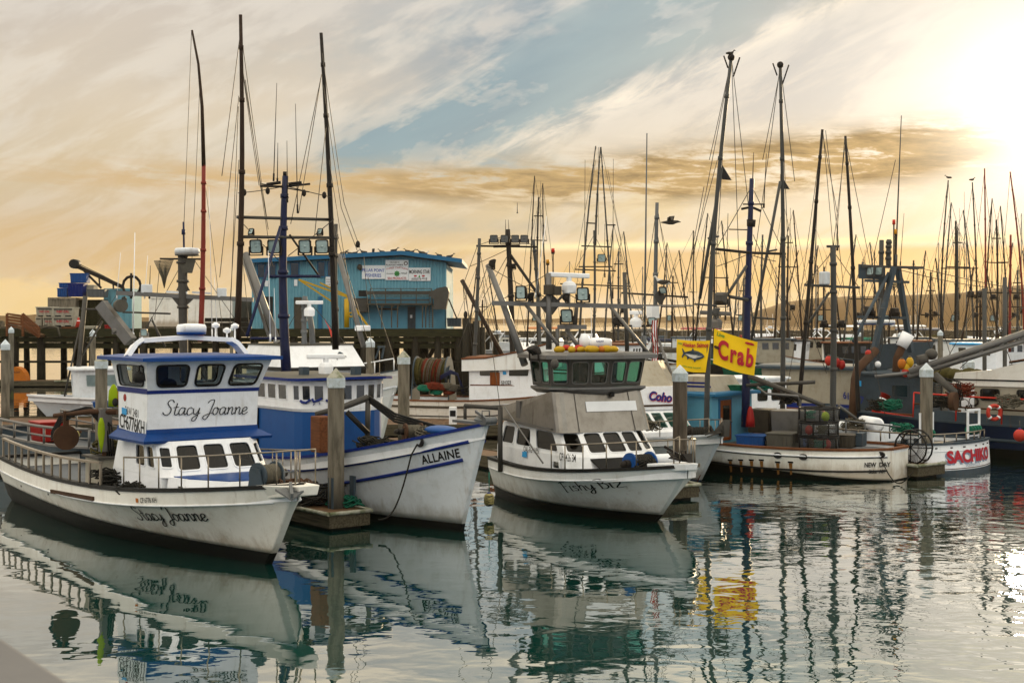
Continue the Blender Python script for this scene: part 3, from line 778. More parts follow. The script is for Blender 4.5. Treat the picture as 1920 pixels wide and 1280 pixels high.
def bwalls(b, l0, l1, z0, z1, spec, mat, name, fm, pm, r=.22, th=.05, proud=.02, fw=.035, wn='window'):
    k = len(l0); ctr = V(sum(p[0] for p in l0) / k, 0, 0)
    for i in range(k):
        j = (i + 1) % k
        A, B_, C_, D_ = V(*l0[i], z0), V(*l0[j], z0), V(*l1[j], z1), V(*l1[i], z1)
        n = (B_ - A).cross(D_ - A).normalized()
        if n.dot(A - V(ctr.x, 0, A.z)) < 0: n = -n
        at = lambda u_, v_: (A * (1 - u_) + B_ * u_) * (1 - v_) + (D_ * (1 - u_) + C_ * u_) * v_
        holes = []
        for (u0, u1, v0, v1, sk0, sk1) in spec.get(i, []):
            qd = [at(u0, v0), at(u1, v0), at(u1 + sk1, v1), at(u0 + sk0, v1)]
            holes.append(rnd_poly(qd, r)); 
            b.window([p + n * .0 for p in qd], fm, pm, fw, proud, r, out=(A + n * 5), name=wn, glassback=-th * .4)
        MB().wall([A, B_, C_, D_], holes, -n * th).build(name, mat, b.r)
# ------------------------------------------------------------------ water, far shore, hill, breakwater
def setting():
    n = 3000
    o = MB().add([(-n, -60, 0), (n, -60, 0), (n, 2400, 0), (-n, 2400, 0)], [(0, 1, 2, 3)]).build('water', 'water', None, kind='structure')
    rng = random.Random(3)
    # far low shore across the bay
    mb = MB(); rows = [[], [], []]
    for i in range(161):
        px = -900 + i * 3900 / 160; Yb = 1700.0
        x = (px - CX) * Yb / F
        h = 4.5 + 1.6 * math.sin(px * .011) + rng.random() * 1.6 + (3 if px < 80 else 0)
        rows[0].append((x, Yb, -.5)); rows[1].append((x, Yb + 10, h)); rows[2].append((x * 1.1, Yb + 160, h * .8))
    mb.loft(rows, False, False, 0, True); mb.build('far_shore', 'hill', None, kind='structure')
    # hill on the right
    prof = [(1440, 0), (1462, 2), (1475, 5.5), (1500, 11), (1520, 14.6), (1545, 18.2), (1575, 20.6), (1610, 21.6), (1660, 22.4), (1700, 22.6), (1760, 23.2), (1830, 24), (1900, 26.5), (2000, 31), (2200, 38), (2500, 44), (2900, 40), (3400, 25), (3800, 0)]
    def hh(px):
        for (a0, h0), (a1, h1) in zip(prof, prof[1:]):
            if a0 <= px <= a1: return h0 + (h1 - h0) * (px - a0) / (a1 - a0)
        return 0
    mb = MB(); rows = []
    for f, dY in ((0, 0), (.12, 4), (.5, 30), (.8, 60), (.95, 95), (1, 140), (.9, 300), (.5, 480)):
        r_ = []
        for i in range(150):
            px = 1436 + i * 16; Y0 = 1010 + 30 * math.sin(px * .013) + 12 * math.sin(px * .05)
            k = 1 + .07 * math.sin(px * .09 + f * 5) * (f < .95)
            r_.append(((px - CX) * 1000 / F * (1 + dY / 2500), Y0 + dY, hh(px) * f * k - (.5 if f == 0 else 0) + (rng.random() * .5 if f >= .9 else 0)))
        rows.append(r_)
    mb.loft(rows, False, False, 0, True); mb.build('hill', 'hill', None, kind='structure')
    # breakwater: a bank of boulders
    bk = MB(); ridge = [[], [], [], []]
    for i in range(120):
        px = 780 + i * 12; Y = 285 + (px - 880) * .04
        x = (px - CX) * Y / F
        ridge[0].append((x, Y - 5, -.5)); ridge[1].append((x, Y - 1.2, 1.5)); ridge[2].append((x, Y + 1.5, 1.7)); ridge[3].append((x, Y + 6, -.5))
    bk.loft(ridge, False, False); bk.build('breakwater', 'rock', None, kind='structure')
    rk = MB()
    for i in range(1500):
        px = 790 + rng.random() * 1400; Y0 = 285 + (px - 880) * .04; f = rng.random()
        x = (px - CX) * Y0 / F; y = Y0 - 5 + f * 6.5; z = -.2 + 1.9 * min(1, f * 1.5)
        s = .35 + rng.random() * .55
        vs = [(x + (rng.random() - .5) * .3 + sx * s * (.7 + rng.random() * .5), y + sy * s * .8, z + sz * s * (.5 + rng.random() * .4)) for sx in (-1, 1) for sy in (-1, 1) for sz in (-1, 1)]
        rk.add(vs, [(0, 1, 3, 2), (4, 6, 7, 5), (0, 4, 5, 1), (2, 3, 7, 6), (0, 2, 6, 4), (1, 5, 7, 3)])
    rk.build('breakwater_rocks', 'rock', None, kind='stuff')
    # left jetty of boulders far off
    jt = MB()
    for i in range(420):
        px = -420 + rng.random() * 860; Y0 = 420.0; f = rng.random()
        x = (px - CX) * Y0 / F; y = Y0 - 4 + f * 6; z = 3.4 * f - .3; s = .7 + rng.random() * .9
        vs = [(x + sx * s * (.7 + rng.random() * .5), y + sy * s * .8, z + sz * s * (.5 + rng.random() * .4)) for sx in (-1, 1) for sy in (-1, 1) for sz in (-1, 1)]
        jt.add(vs, [(0, 1, 3, 2), (4, 6, 7, 5), (0, 4, 5, 1), (2, 3, 7, 6), (0, 2, 6, 4), (1, 5, 7, 3)])
    jt.build('jetty_rocks', 'rock', None, kind='stuff')
    # cypress on the hill
    t = empty('cypress_tree', ((1676 - CX) * 1110 / F, 1110, 22.5), 'lone flat-topped cypress tree on the ridge of the far hill', 'tree')
    tk = MB(); tk.tube([(0, 0, -1), (.2, 0, 3), (-.3, 0, 6)], [.6, .45, .3], 7)
    for k in range(6):
        an = k * 1.05; tk.tube([(0, 0, 3 + k * .4), (math.cos(an) * 2.5, math.sin(an) * 2, 5.5 + k * .3), (math.cos(an) * 4, math.sin(an) * 3, 6.5 + k * .3)], [.3, .2, .1], 5)
    tk.build('trunk', 'timber_pile', t)
    cr = MB()
    for k in range(1500):
        an = rng.random() * 6.28; cl = rng.randrange(9); ca = cl * .7
        r_ = rng.random() ** .5 * 2.4; c = V(math.cos(ca) * 3.8 * (cl % 3 + .4) / 2 + math.cos(an) * r_, math.sin(ca) * 3 + math.sin(an) * r_, 6 + (cl % 4) * .9 + rng.random() * .9)
        d1 = V(rng.uniform(-1, 1), rng.uniform(-1, 1), rng.uniform(-.5, .5)) * .45; d2 = V(rng.uniform(-1, 1), rng.uniform(-1, 1), rng.uniform(-.5, .5)) * .45
        cr.add([c, c + d1, c + d1 + d2, c + d2], [(0, 1, 2, 3)])
    cr.build('crown', 'leaf', t)
setting()
# ------------------------------------------------------------------ quay board in the near corner (out of focus)
def quay():
    mb = MB()
    # top edge runs from pixel (0,1183) down to (150,1280): a board 2 m away
    p = P(-60, 1150, 2.2); q_ = P(300, 1385, 1.75)
    mb.loft([[p + V(0, 0, 0), p + V(-.05, -.30, 0), p + V(-.05, -.30, -.12), p + V(0, 0, -.12)], [q_, q_ + V(-.05, -.30, 0), q_ + V(-.05, -.30, -.12), q_ + V(0, 0, -.12)]])
    o = mb.build('quay_handrail', 'quay', None, bev=.012); tag(o, 'grey wooden handrail of the quay in the near corner', 'handrail')
quay()
# ------------------------------------------------------------------ piles and floats
def pile(px, py_top, w_px, Y, label, mat='concrete', capm='cap_white', zt=None, hexa=True, group='capped harbour piles', rot=.35, low=-.6):
    x = (px - CX) * Y / F; zt = EYE - (py_top - HZ) * Y / F; r = w_px * Y / F / 2
    t = empty('harbour_pile', (x, Y, 0), label, 'pile', rot, group)
    n = 4 if not hexa else 8; k = 1 / math.cos(math.pi / n) * (.80 if n == 4 else 1)
    ph = [math.pi / n + 2 * math.pi * j / n for j in range(n)]
    if n == 4:  # chamfered square
        c = r * .85; d = r * .45; pl = [(c, -d), (c, d), (d, c), (-d, c), (-c, d), (-c, -d), (-d, -c), (d, -c)]
    else: pl = [(r * math.cos(t_), r * math.sin(t_)) for t_ in ph]
    hc = r * 1.1
    MB().loft([[V(a_, b_, low) for a_, b_ in pl], [V(a_, b_, zt - hc) for a_, b_ in pl]]).build('shaft', mat, t)
    kc = 1.12
    cb = MB(); cb.loft([[V(a_ * kc, b_ * kc, zt - hc - r * 1.1) for a_, b_ in pl], [V(a_ * kc, b_ * kc, zt - hc) for a_, b_ in pl]], True, True)
    co = cb.build('pile_cap', 'cap_white', t)
    pk = MB(); pk.loft([[V(a_ * kc, b_ * kc, zt - hc + .002) for a_, b_ in pl], [V(a_ * .06, b_ * .06, zt) for a_, b_ in pl]])
    pk.build('cap_peak', capm, co)
    return t
pile(630, 690, 33, 34.3, 'tall weathered concrete pile with mossy white cap in front of the blue-striped boat', 'concrete', 'cap_moss', hexa=False)
pile(757, 657, 23, 52.0, 'concrete pile with white pyramid cap left of the red net drum', 'concrete', 'cap_moss', hexa=False)
pile(190, 663, 25, 46.0, 'concrete pile with mossy pyramid cap behind the crab-block davit', 'concrete', 'cap_moss', hexa=False)
pile(10, 636, 18, 62.0, 'concrete pile with white cap at the left edge of the picture', 'concrete', hexa=False)
pile(1275, 684, 28, 39.5, 'brown streaked pile with white cap beside the aluminium-cabin boat', 'concrete_dark', hexa=False)
pile(1737, 680, 24, 45.2, 'dark-footed concrete pile with white cap beside the red-lettered stern', 'concrete', hexa=False)
pile(21, 612, 11, 92.0, 'small distant pile with white cap near the pier steps', 'concrete', hexa=False)
pile(174, 617, 12, 88.0, 'thin distant concrete pile below the white fish bins', 'concrete', hexa=False)
pile(694, 632, 17, 70.0, 'distant pile whose white cap shows above the white wheelhouse', 'concrete', hexa=False)
pile(434, 612, 7, 100.0, 'distant pile in front of the mossy stacked beams', 'concrete', hexa=False)
pile(1763, 618, 10, 96.0, 'distant capped pile among the far masts', 'concrete', hexa=False)
pile(1688, 622, 9, 110.0, 'far capped pile left of the boom tip', 'concrete', hexa=False)
pile(1816, 667, 22, 66.0, 'broad grey pile behind the steel boom', 'concrete', hexa=False)
pile(1612, 622, 8, 112.0, 'far capped pile behind the grey gantry', 'concrete', hexa=False)
def floatdock(label, c, hx, hy, L, w_, name='floating_dock', z=.42, guide=None):
    """c: world point at the middle of the near end"""
    t = empty(name, (c[0], c[1], 0), label, 'floating dock', math.atan2(hy, hx))
    MB().box(-L, 0, -w_ / 2, w_ / 2, z - .06, z).build('deck_boards', 'planks', t)
    sd = MB(); sd.box(-L, .06, -w_ / 2 - .06, -w_ / 2, z - .34, z + .03); sd.box(-L, .06, w_ / 2, w_ / 2 + .06, z - .34, z + .03); sd.box(.0, .06, -w_ / 2, w_ / 2, z - .34, z + .03)
    sd.build('side_timber', 'dock_side', t)
    MB().box(-L + .1, -.1, -w_ / 2 + .1, w_ / 2 - .1, -.3, z - .07).build('float', 'boot', t)
    rb = MB()
    rb.tube([(.08, -w_ / 2 - .07, z), (.08, w_ / 2 + .07, z)], .05, 8); rb.tube([(-1.6, -w_ / 2 - .09, z), (.08, -w_ / 2 - .09, z)], .05, 8); rb.tube([(-1.6, w_ / 2 + .09, z), (.08, w_ / 2 + .09, z)], .05, 8)
    rb.build('edge_fender', 'cap_moss', t)
    if guide:
        gb = MB(); g = guide
        for sg in (-1, 1): gb.box(g[0] - .1, g[0] + .1, g[1] + sg * .30 - .03, g[1] + sg * .30 + .03, z, z + .75)
        gb.build('pile_guide', 'teal', t)
    return t
floatdock('weathered finger float ending at the tall mossy-capped pile', (-3.86, 33.6), .62, -.785, 20, 1.0, guide=(-.75, .28))
floatdock('finger float with rust-stained edge under the brown streaked pile', (4.55, 38.9), .5, -.866, 18, 1.2, guide=(-.7, 0))
floatdock('finger float under the dark-footed pile with white end caps', (13.1, 44.6), .62, -.785, 14, 1.3, guide=(-.7, 0))
def walkway():
    t = empty('plank_walkway', (0, 62, 0), 'long brown plank walkway running behind the front row of boats', 'dock')
    MB().box(-44, 30, -2.6, 2.2, .42, .5).build('deck_boards', 'planks', t)
    sd = MB(); sd.box(-44, 30, -2.7, -2.605, .1, .56); sd.box(-44, 30, 2.205, 2.3, .1, .56); sd.build('side_timber', 'dock_side', t)
    MB().box(-43, 29, -2.4, 2.0, -.3, .415).build('float', 'boot', t)
    for k, x in enumerate((-15.6, -2.5, 3.5)):
        p = empty('dock_power_post', (x, 60.2, .5), ('white power post on the walkway behind the raked bow', 'white power post on the walkway beside the long white hull', 'white power post on the walkway behind the aluminium cabin')[k], 'power post')
        MB().box(-.16, .16, -.14, .14, 0, .75).build('post_body', 'white', p, bev=.02); MB().box(-.12, .12, -.155, -.141, .35, .6).build('socket_panel', 'black', p)
walkway()
# ------------------------------------------------------------------ 1: blue and white boat in the left foreground
def side_text(b, name, shape, pl, pr, y, mat, vs=1.0, off=-.006):
    p0, p1 = b.ony(*pl, y), b.ony(*pr, y); return text_plane(name, shape, p0, p1, (0, 0, 1), mat, b.r, (0, off, 0), vs)
def blue_white_boat():
    b = Boat('fishing_boat', 'white fishing boat with blue trim and a tall blue-roofed wheelhouse, nearest on the left', -4.961, 28.94, .59, -.807)
    b.hull(13.4, 1.72, 1.72, 1.12, 1.2, 1.35, .42, 2.6, .8, .80, 1.5, 1.35, .34, .85, .06, .07, 'hull_cream', 'boot', (.26, .52), .30, ('rubber', .13, .08), 'deck', smid=.68, inner='wall_white')
    b.cx = -4
    # bow platform with anchor roller
    pf = MB(); z = 1.62
    pf.loft([[V(.5, -.40, z - .22), V(1.72, -.20, z - .06), V(1.72, .20, z - .06), V(.5, .40, z - .22)], [V(.5, -.55, z + .06), V(1.75, -.24, z + .14), V(1.75, .24, z + .14), V(.5, .55, z + .06)]])
    pf.build('bow_platform', 'hull_cream', b.r, bev=.02)
    b.anchor((1.40, -.22, 1.78), (.75, -.35, -.28), 1.15)
    # rubber studs along the guard are part of the cap rail; lower cabin trunk
    trunk0 = [(-2.4, -1.2), (-1.6, -1.12), (-.55, -.55), (-.4, 0), (-.55, .55), (-1.6, 1.12), (-2.4, 1.2)]
    trunk1 = [(-2.45, -1.12), (-1.75, -1.02), (-.85, -.48), (-.72, 0), (-.85, .48), (-1.75, 1.02), (-2.45, 1.12)]
    b.house('cabin_trunk', trunk0, trunk1, 1.1, 1.62, 'wall_white')
    tp = MB(); tp.loft([[V(x * .985 - .03, y * .93, 1.623) for x, y in trunk1], [V(x * .985 - .03, y * .93, 1.64) for x, y in trunk1]]); tp.build('trunk_top', 'blue', b.r)
    b.window([(-1.95, -1.135, 1.30), (-1.60, -1.125, 1.30), (-1.64, -1.095, 1.50), (-1.95, -1.11, 1.50)], 'white', 'pane_dark', .03, .02, .3, out=(-1.8, -3, 1.5), name='porthole')
    # lower house: raked front with three windows, side windows
    xb, xt = -2.30, -2.78; y0, y1 = 1.26, 1.18; z0, z1 = 1.60, 2.34
    l0 = [(-5.3, -y0), (xb - .25, -y0), (xb, -y0 + .28), (xb, y0 - .28), (xb - .25, y0), (-5.3, y0)]
    l1 = [(-5.15, -y1), (xt - .25, -y1), (xt, -y1 + .28), (xt, y1 - .28), (xt - .25, y1), (-5.15, y1)]
    # walls with real openings
    walls = lambda *a_, **k_: bwalls(b, *a_, **k_)
    walls(l0, l1, z0, z1, {0: [(.50, .72, .22, .86, .0, .01), (.76, .93, .22, .86, .01, .015)], 1: [(.15, .85, .25, .85, 0, 0)], 2: [(.02, .305, .16, .90, 0, 0), (.36, .64, .16, .90, 0, 0), (.695, .98, .16, .90, 0, 0)], 3: [(.15, .85, .25, .85, 0, 0)], 4: [(.07, .24, .22, .86, 0, 0), (.28, .6, .22, .86, 0, 0)], 5: [(.2, .45, .2, .85, 0, 0), (.55, .8, .2, .85, 0, 0)]}, 'wall_white', 'cabin_wall', 'wall_white', 'pane_smoke', .2)
    b.house('cabin_side', [(-5.35, -1.29), (-2.5, -1.24), (-2.5, 1.24), (-5.35, 1.29)], [(-5.3, -1.262), (-2.55, -1.262), (-2.55, 1.262), (-5.3, 1.262)], .95, 1.598, 'wall_white', capz=False)
    fl = MB(); fl.loft([[V(x * .97, y * .93, 1.20) for x, y in l0], [V(x * .97, y * .93, 1.26) for x, y in l0]]); fl.build('cabin_floor', 'interior', b.r)
    # blue visor skirt between the storeys
    hw = 1.30; xf, xa = -3.18, -4.85
    def ring(k, z, xo=0.0): return [V(xa - .05, -hw - k, z), V(xf + k + xo, -hw - k, z), V(xf + k + xo, hw + k, z), V(xa - .05, hw + k, z)]
    sk = MB(); sk.loft([ring(.20, 2.30, .12), ring(.22, 2.36, .14), ring(.02, 2.50, .0), ring(.012, 2.585, .0)]); sk.build('visor', 'blue', b.r)
    # upper house, lower band
    u0 = [(xa, -hw), (xf, -hw), (xf, hw), (xa, hw)]
    u1 = [(xa, -hw - .01), (xf + .05, -hw - .01), (xf + .05, hw + .01), (xa, hw + .01)]
    walls(u0, u1, 2.58, 3.40, {}, 'wall_white', 'upper_wall', 'black', 'pane')
    st = MB(); st.loft([[V(x + (.012 if x > -4 else -.012), y * 1.012, 3.355) for x, y in u1], [V(x + (.02 if x > -4 else -.012), y * 1.015, 3.47) for x, y in u1]], True, False); st.build('blue_band', 'blue_deep', b.r)
    # window band leaning outward
    w1 = [(xa - .02, -hw - .17), (xf + .40, -hw - .17), (xf + .40, hw + .17), (xa - .02, hw + .17)]
    walls(u1, w1, 3.40, 4.06, {0: [(.12, .90, .16, .88, .03, .03)], 1: [(.075, .335, .15, .90, -.005, .01), (.395, .625, .15, .90, .005, .01), (.69, .95, .15, .90, .01, .0)], 2: [(.12, .90, .15, .88, 0, 0)], 3: [(.1, .45, .15, .9, 0, 0), (.55, .9, .15, .9, 0, 0)]}, 'wall_white', 'upper_wall', 'rubber', 'pane', .24, .05, .03, .045)
    fl = MB(); fl.box(xa + .1, xf - .1, -hw + .08, hw - .08, 2.6, 2.64); fl.build('upper_floor', 'interior', b.r)
    # helm seat and wheel seen through the glass
    hs = MB(); hs.box(-4.3, -3.9, -.9, -.4, 2.64, 3.55); hs.box(-4.35, -4.25, -.95, -.35, 3.5, 4.0); hs.build('helm_seat', 'rubber', b.r, bev=.05)
    cs = MB(); cs.box(-3.5, -3.25, -1.1, 1.1, 3.30, 3.52); cs.ball((-3.35, -.75, 3.55), .16, (1, 1.3, .8)); cs.build('console', 'interior', b.r, bev=.03)
    # roof
    rf = MB()
    r0 = [V(xa - .35, -hw - .38, 4.07), V(xf + .62, -hw - .34, 4.07), V(xf + .72, 0, 4.07), V(xf + .62, hw + .34, 4.07), V(xa - .35, hw + .38, 4.07)]
    rf.loft([r0, [p + V(0, 0, .075) for p in r0]]); rf.loft([[p + V(0, 0, .076) for p in r0], [V(p.x * .96 - .15, p.y * .7, 4.185) for p in r0]])
    rf.build('roof', 'blue', b.r)
    # white hoop over the roof with radar dome and small aerials
    hp = [V(-4.05, -1.42, 4.14), V(-4.10, -1.22, 4.40), V(-4.12, -1.05, 4.50), V(-4.12, 0, 4.56), V(-4.12, 1.05, 4.50), V(-4.10, 1.22, 4.40), V(-4.05, 1.42, 4.14)]
    hb = MB()
    for i in range(len(hp) - 1): hb.bar(hp[i], hp[i + 1], .30, .10, up=(0, -hp[i].y * .0 + .0, 1) if 1 < i < 4 else (0, 1, .2))
    hb.build('roof_hoop', 'wall_white', b.r)
    b.radar_dome((-4.1, .12, 4.61), .33, .25)
    for y, h in ((1.0, .1), (.72, .22), (1.2, .2)):
        m_ = MB(); m_.cyl((-4.12, y, 4.5), (-4.12, y, 4.55 + h), .025, .02, 6); m_.lathe([(.03, 0), (.09, .03), (.09, .09), (.02, .13)], (-4.12, y, 4.55 + h), 10); m_.build('aerial', 'wall_white', b.r)
    b.flood((-4.1, -1.0, 4.68), .16, (.7, -.7, -.1), None, 'stainless')
    b.whip((503, 470), (507, 640), 33.2, .012); b.whip((514, 540), (517, 640), 33.4, .010)
    hl = MB(); c = V(-3.0, -1.56, 3.86); hl.tube([c + V(-.1, .1, .12), c + V(.15, -.05, .1), c + V(.15, -.05, -.05)], .02, 6); hl.lathe([(.02, .1), (.12, .06), (.14, -.1), (.03, -.14)], c + V(.15, -.05, -.1), 12); hl.build('hailer_horn', 'rubber', b.r)
    # lettering on the house front, registration on the side
    side = lambda px, py: b.ony(px, py, -hw)
    fx = xf + .03
    p0, p1 = b.onx(304, 778, fx), b.onx(464, 776, fx)
    text_plane('lettering', script2d('Stacy Joanne', .075, .22), p0, p1, (0, 0, 1), 'ink', b.r, (.016, 0, 0))
    side_text(b, 'lettering', text2d('CF6776KH', .012, 0, .92), (227, 799), (273, 815), -hw, 'ink', 1.25, -.03)
    pl = MB(); pts = [side(225, 801), side(275, 817), side(276, 791), side(227, 776)]; pl.slab([p + V(0, -.012, 0) for p in pts], (0, -.012, 0)); pl.build('number_board', 'sign_white', b.r)
    side_text(b, 'lettering', text2d('F&W 2481', .01), (235, 775), (260, 783), -hw, 'ink', 1.3)
    sb = MB(); pts = [side(229, 775), side(238, 778), side(238, 766), side(229, 763)]; sb.slab([p + V(0, -.008, 0) for p in pts], (0, -.004, 0)); sb.build('permit_sticker', 'sticker', b.r)
    rs = MB(); c = side(235, 745); rs.cyl(c - V(0, .004, 0), c - V(0, .014, 0), .085, .085, 16); rs.build('round_sticker', 'red', b.r)
    # hull lettering
    b.hull_text('lettering', script2d('Stacy Joanne', .10, .25, .5), (264, 974), (397, 976), 'ink', vs=.78)
    b.hull_text('lettering', text2d('CF 6776 KH', .012), (266, 942), (296, 941), 'ink', vs=1.25)
    fg = MB(); 
    p = b.hit(257, 941); fg.slab([b.atx(p.x + i, p.z + j, -1, .006) for i, j in ((0, 0), (.1, 0), (.1, .09), (0, .09))], (0, -.004, 0)); fg.build('registration_sticker', 'orange', b.r)
    pr = [b.atx(.95 + .16 * i, 1.08 + .1 * i, 1, .008) for i in range(2)]
    b.strake('rub_rail', .02, .98, .335, .335, .022, 'white')
    # scuppers, wear board and rust
    wb = MB(); a0, a1 = b.hit(98, 920), b.hit(177, 934); wb.loft([[b.atx(a0.x, a0.z + k, -1, o_) for k, o_ in ((-.05, .0), (-.05, .05), (.04, .05), (.04, 0))], [b.atx(a1.x, a1.z + k, -1, o_) for k, o_ in ((-.05, 0), (-.05, .05), (.04, .05), (.04, 0))]]); wb.build('wear_board', 'rust', b.r)
    for px, py in ((40, 910), (91, 925)):
        h = b.hit(px, py); m_ = MB(); m_.cyl(b.atx(h.x, h.z, -1, -.02), b.atx(h.x, h.z, -1, .008), .035, .035, 10); m_.build('scupper', 'black', b.r)
    # bow rail
    def deckline(s0, s1, n, sd, inn=.12):
        o_ = []
        for i in range(n + 1):
            s = s0 + (s1 - s0) * i / n; p = b.pt(s, b.sheer(s), sd); o_.append(V(p.x, p.y - sd * inn, p.z + .03))
        return o_
    for sd in (-1, 1):
        pts = deckline(.325, .03, 6, sd) + [V(1.6, sd * .22, 1.78)]
        b.rail('bow_rail', pts, .66, 'stainless', .020)
    MB().tube([V(1.6, -.22, 2.44), V(1.64, 0, 2.44), V(1.6, .22, 2.44)], .02, 6).build('bow_rail', 'stainless', b.r)
    # broad after rail of flat posts
    for sd in (-1, 1):
        pts = deckline(.97, .40, 12, sd, .05); mb = MB()
        for p in pts: mb.bar(p - V(0, 0, .05), p + V(0, 0, .50), .04, .075)
        for i in range(12): mb.bar(pts[i] + V(0, 0, .52), pts[i + 1] + V(0, 0, .52), .09, .05)
        mb.build('after_rail', 'stainless', b.r)
    b.winch((-.15, .05, 1.80), (.25, -1, 0), .42, .21, 'rope', 'teal')
    # things on deck that belong to the boat: bait bin, davit with the block, cockpit sole
    bx = MB(); bx.box(-6.6, -5.7, -1.45, -.35, .95, 1.75); bx.build('bait_table', 'bin_white', b.r, bev=.02)
    tp = MB(); tp.box(-6.7, -5.6, -1.5, -.3, 1.752, 1.80); tp.build('table_top', 'alu_dark', b.r)
    dv = MB(); base = V(-6.0, -1.2, 1.2); dv.tube([base, base + V(.0, 0, 1.7)], .07, 8); dv.tube([base + V(.25, .2, 1.62), base + V(-.3, -.25, 1.62), base + V(-1.15, -.8, 1.5)], [.06, .065, .05], 8); dv.build('davit', 'rust', b.r)
    bp = MB(); bp.box(-6.10, -5.92, -1.32, -1.05, 1.9, 2.9); bp.build('davit_plate', 'alu', b.r)
    hd = MB(); c = base + V(-.85, -.62, 1.0); ax = V(.95, -.25, .0).normalized()
    hd.cyl(c - ax * .12, c - ax * .03, .29, .23, 20); hd.cyl(c - ax * .03, c + ax * .03, .23, .23, 20); hd.cyl(c + ax * .03, c + ax * .12, .23, .29, 20); hd.bar(c + V(0, 0, .0), c + V(0, 0, .62), .12, .06)
    hd.build('crab_block', 'rust', b.r)
    hs = MB()
    for k in range(5):
        o_ = V(.05 * k, .04 * k, 0); hs.tube([base + V(.05, 0, .3) + o_, base + V(-.05, -.05, 1.3) + o_, base + V(-.4, -.3, 1.72) + o_ * .5, base + V(-.95, -.7, 1.55 - .05 * k), base + V(-1.2, -.85, 1.1 - .05 * k), c], .022, 6)
    hs.build('hydraulic_hose', 'rubber', b.r)
    # bucket, bin and fender stand on board as things of their own
    t = empty('bucket', b.world((-8.3, .35, b.sheer(.62) - .30)), 'red bucket standing on the after deck behind the flat-posted rail', 'bucket')
    MB().lathe([(.14, 0), (.19, .5), (.20, .5), (.18, .46), (.13, .03)], (0, 0, 0), 16).build('bucket_body', 'red', t)
    MB().lathe([(.205, .47), (.215, .48), (.215, .51), (.205, .515)], (0, 0, 0), 16).build('rim', 'red', t)
    return b, deckline
BW, BWdeck = blue_white_boat()
